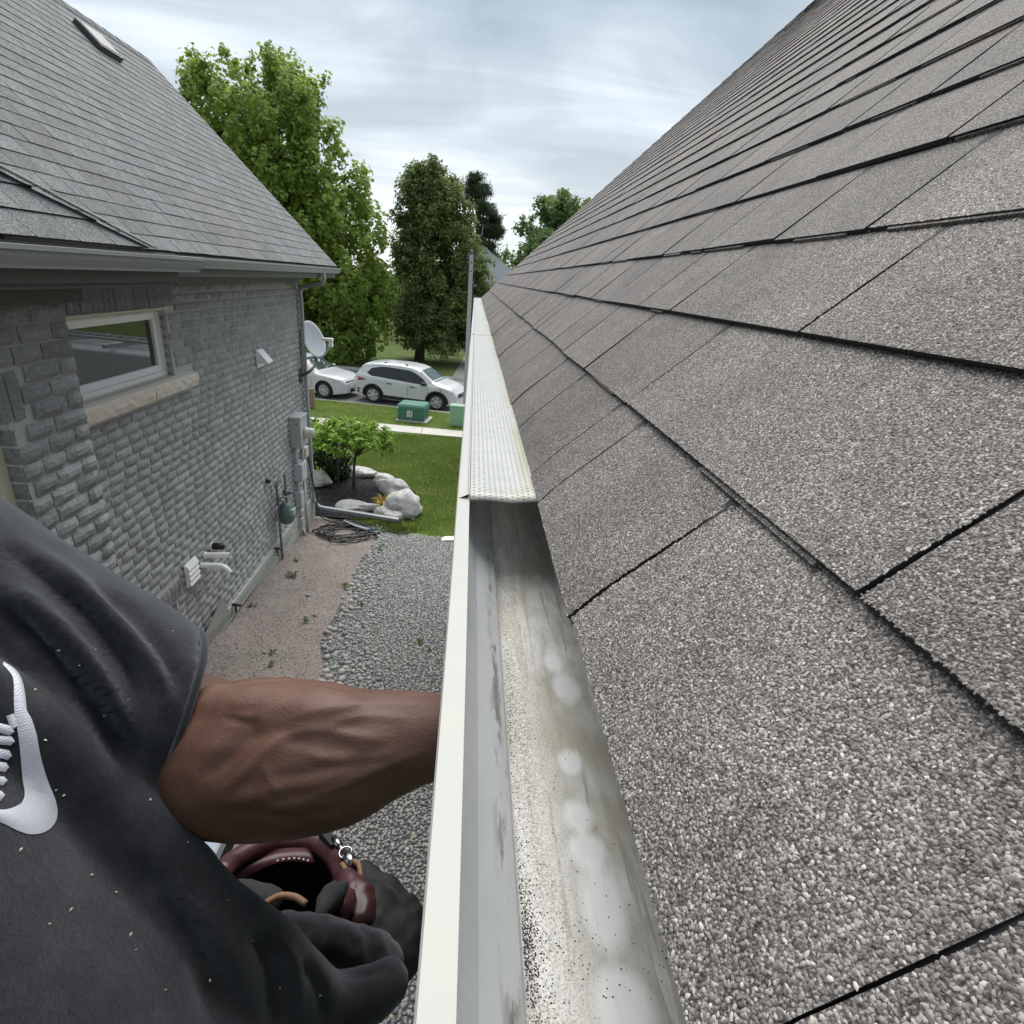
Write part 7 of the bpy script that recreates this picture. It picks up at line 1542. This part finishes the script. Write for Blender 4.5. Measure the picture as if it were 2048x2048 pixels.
LP=spline([dep(*q) for q in loop]+[dep(*loop[0])],4)[:-1]; n=len(LP); cen=np.mean(LP,0); DN=np.array([.02,.03,-1.0])
V=[];F=[]
for k,(dz,sc_) in enumerate([(0,1.0),(.05,.97),(.12,.93),(.19,.80),(.22,.5)]):
    for p_ in LP: V.append(cen+(p_-cen)*sc_+DN*dz)
for k in range(4):
    for i in range(n): F.append((k*n+i,k*n+(i+1)%n,(k+1)*n+(i+1)%n,(k+1)*n+i))
F.append(tuple(4*n+i for i in range(n)))
bagm=mesh('pouch_body',V,F,M_POU,tp,True); sm_=bagm.modifiers.new('t','SOLIDIFY'); sm_.thickness=.004
rim=MB(); hf=[p_ for p_ in LP]; 
half=spline([dep(*q) for q in loop[:9]],6); rim.tube(half,[.008]+[.0155]*(len(half)-2)+[.010],10); rim.build('rim',M_MAR,tp,True)
st_=spline([dep(*q) for q in ((466,1762,.845),(500,1738,.865),(545,1720,.88),(590,1712,.885),(626,1718,.88))],8)
bandV=[];bandF=[]
up_=spline([dep(*q) for q in ((452,1745,.835),(505,1712,.872),(560,1697,.893),(620,1695,.895))],8); lo_=spline([dep(*q) for q in ((470,1772,.835),(515,1742,.86),(570,1722,.876),(630,1726,.876))],8)
for a,b in zip(up_,lo_): bandV+=[a,b]
for i in range(len(up_)-1): bandF.append((2*i,2*i+1,2*i+3,2*i+2))
o=mesh('inner_band',bandV,bandF,M_MAR,tp,True); sm_=o.modifiers.new('t','SOLIDIFY'); sm_.thickness=.003
M_STI=simple('white_stitch',(.55,.52,.47),.7)
for i in range(0,len(st_)-1,2):
    f=FW*.006; MB().tube([st_[i]-f,lerp(st_[i],st_[i+1],.7)-f],.0013,6).build('stitch',M_STI,tp)
for q,rr,mt_,nm_ in (([(728,1745,.84),(765,1800,.80),(800,1850,.775),(808,1890,.77)],[.018,.030,.038,.034],M_POU,'side_pocket'),([(700,1775,.80),(735,1840,.76),(775,1895,.74)],[.026,.046,.050],M_POU,'side_pocket'),([(560,1860,.64),(640,1868,.64),(710,1895,.65),(765,1940,.665)],[.018,.020,.024,.026],M_KNIT,'hanging_cloth'),([(450,1785,.74),(500,1790,.73),(545,1800,.72)],[.014,.016,.012],M_GREYC,'folded_cloth'),([(640,1835,.665),(664,1795,.70),(690,1772,.74)],[.010,.015,.008],M_GREYC,'folded_cloth'),([(695,1770,.775),(712,1800,.75),(722,1835,.73)],[.018,.026,.022],M_MAR,'leather_flap')):
    b=MB(); c_,r_=chain([dep(*w_) for w_ in q],rr); blob(b,c_,r_,14); V,F,Nb=remesh(b,.004,3,nm_); V=V+Nb*np.array([.006*mnoise.noise((v[0]*26,v[1]*26,v[2]*18))+.003*mnoise.noise((v[0]*70,v[1]*70,v[2]*50)) for v in V])[:,None]; mesh(nm_,V,F,mt_,tp,True)
rm=spline([dep(*q) for q in ((532,1806,.66),(560,1792,.665),(590,1794,.665),(612,1808,.66))],5); MB().tube(rm,.004,8).build('inner_strap',M_TAN,tp,True)
for q in ([(684,1728,.80),(700,1752,.775),(706,1780,.755),(702,1792,.75)],[(708,1722,.80),(718,1730,.79),(722,1755,.775)]): MB().tube(spline([dep(*w_) for w_ in q],5),.0035,7).build('leather_lace',M_TAN,tp,True)
MB().rectube([dep(645,1672,.90),dep(672,1706,.87)],.020,.006,(0,0,1)).build('belt_loop',M_POU,tp)
cl_=empty('metal_punch',dep(705,1728,.80),'small chrome punch clipped to the rim of the tool pouch','tool')
m,t,bs=newmat('chrome'); bs.inputs['Base Color'].default_value=(.38,.38,.38,1); bs.inputs['Metallic'].default_value=1; bs.inputs['Roughness'].default_value=.22; M_CHR=m
a,b=dep(668,1676,.845),dep(708,1732,.80); MB().tube([a,lerp(a,b,.3),lerp(a,b,.32),lerp(a,b,.62),lerp(a,b,.66),b],[.005,.006,.0035,.0045,.009,.009],12).build('shaft',M_CHR,cl_,True)
MB().tube([lerp(a,b,.60)+np.array([.009*cos(u),.009*sin(u),.004]) for u in np.linspace(0,2*pi,16)],.0014,6).build('ring',M_CHR,cl_,True)
# ------------------------------------------------------------------ lift everything so that the road lies at z = 0
for o in list(bpy.data.objects):
    if o.parent is None: o.location.z += ZC
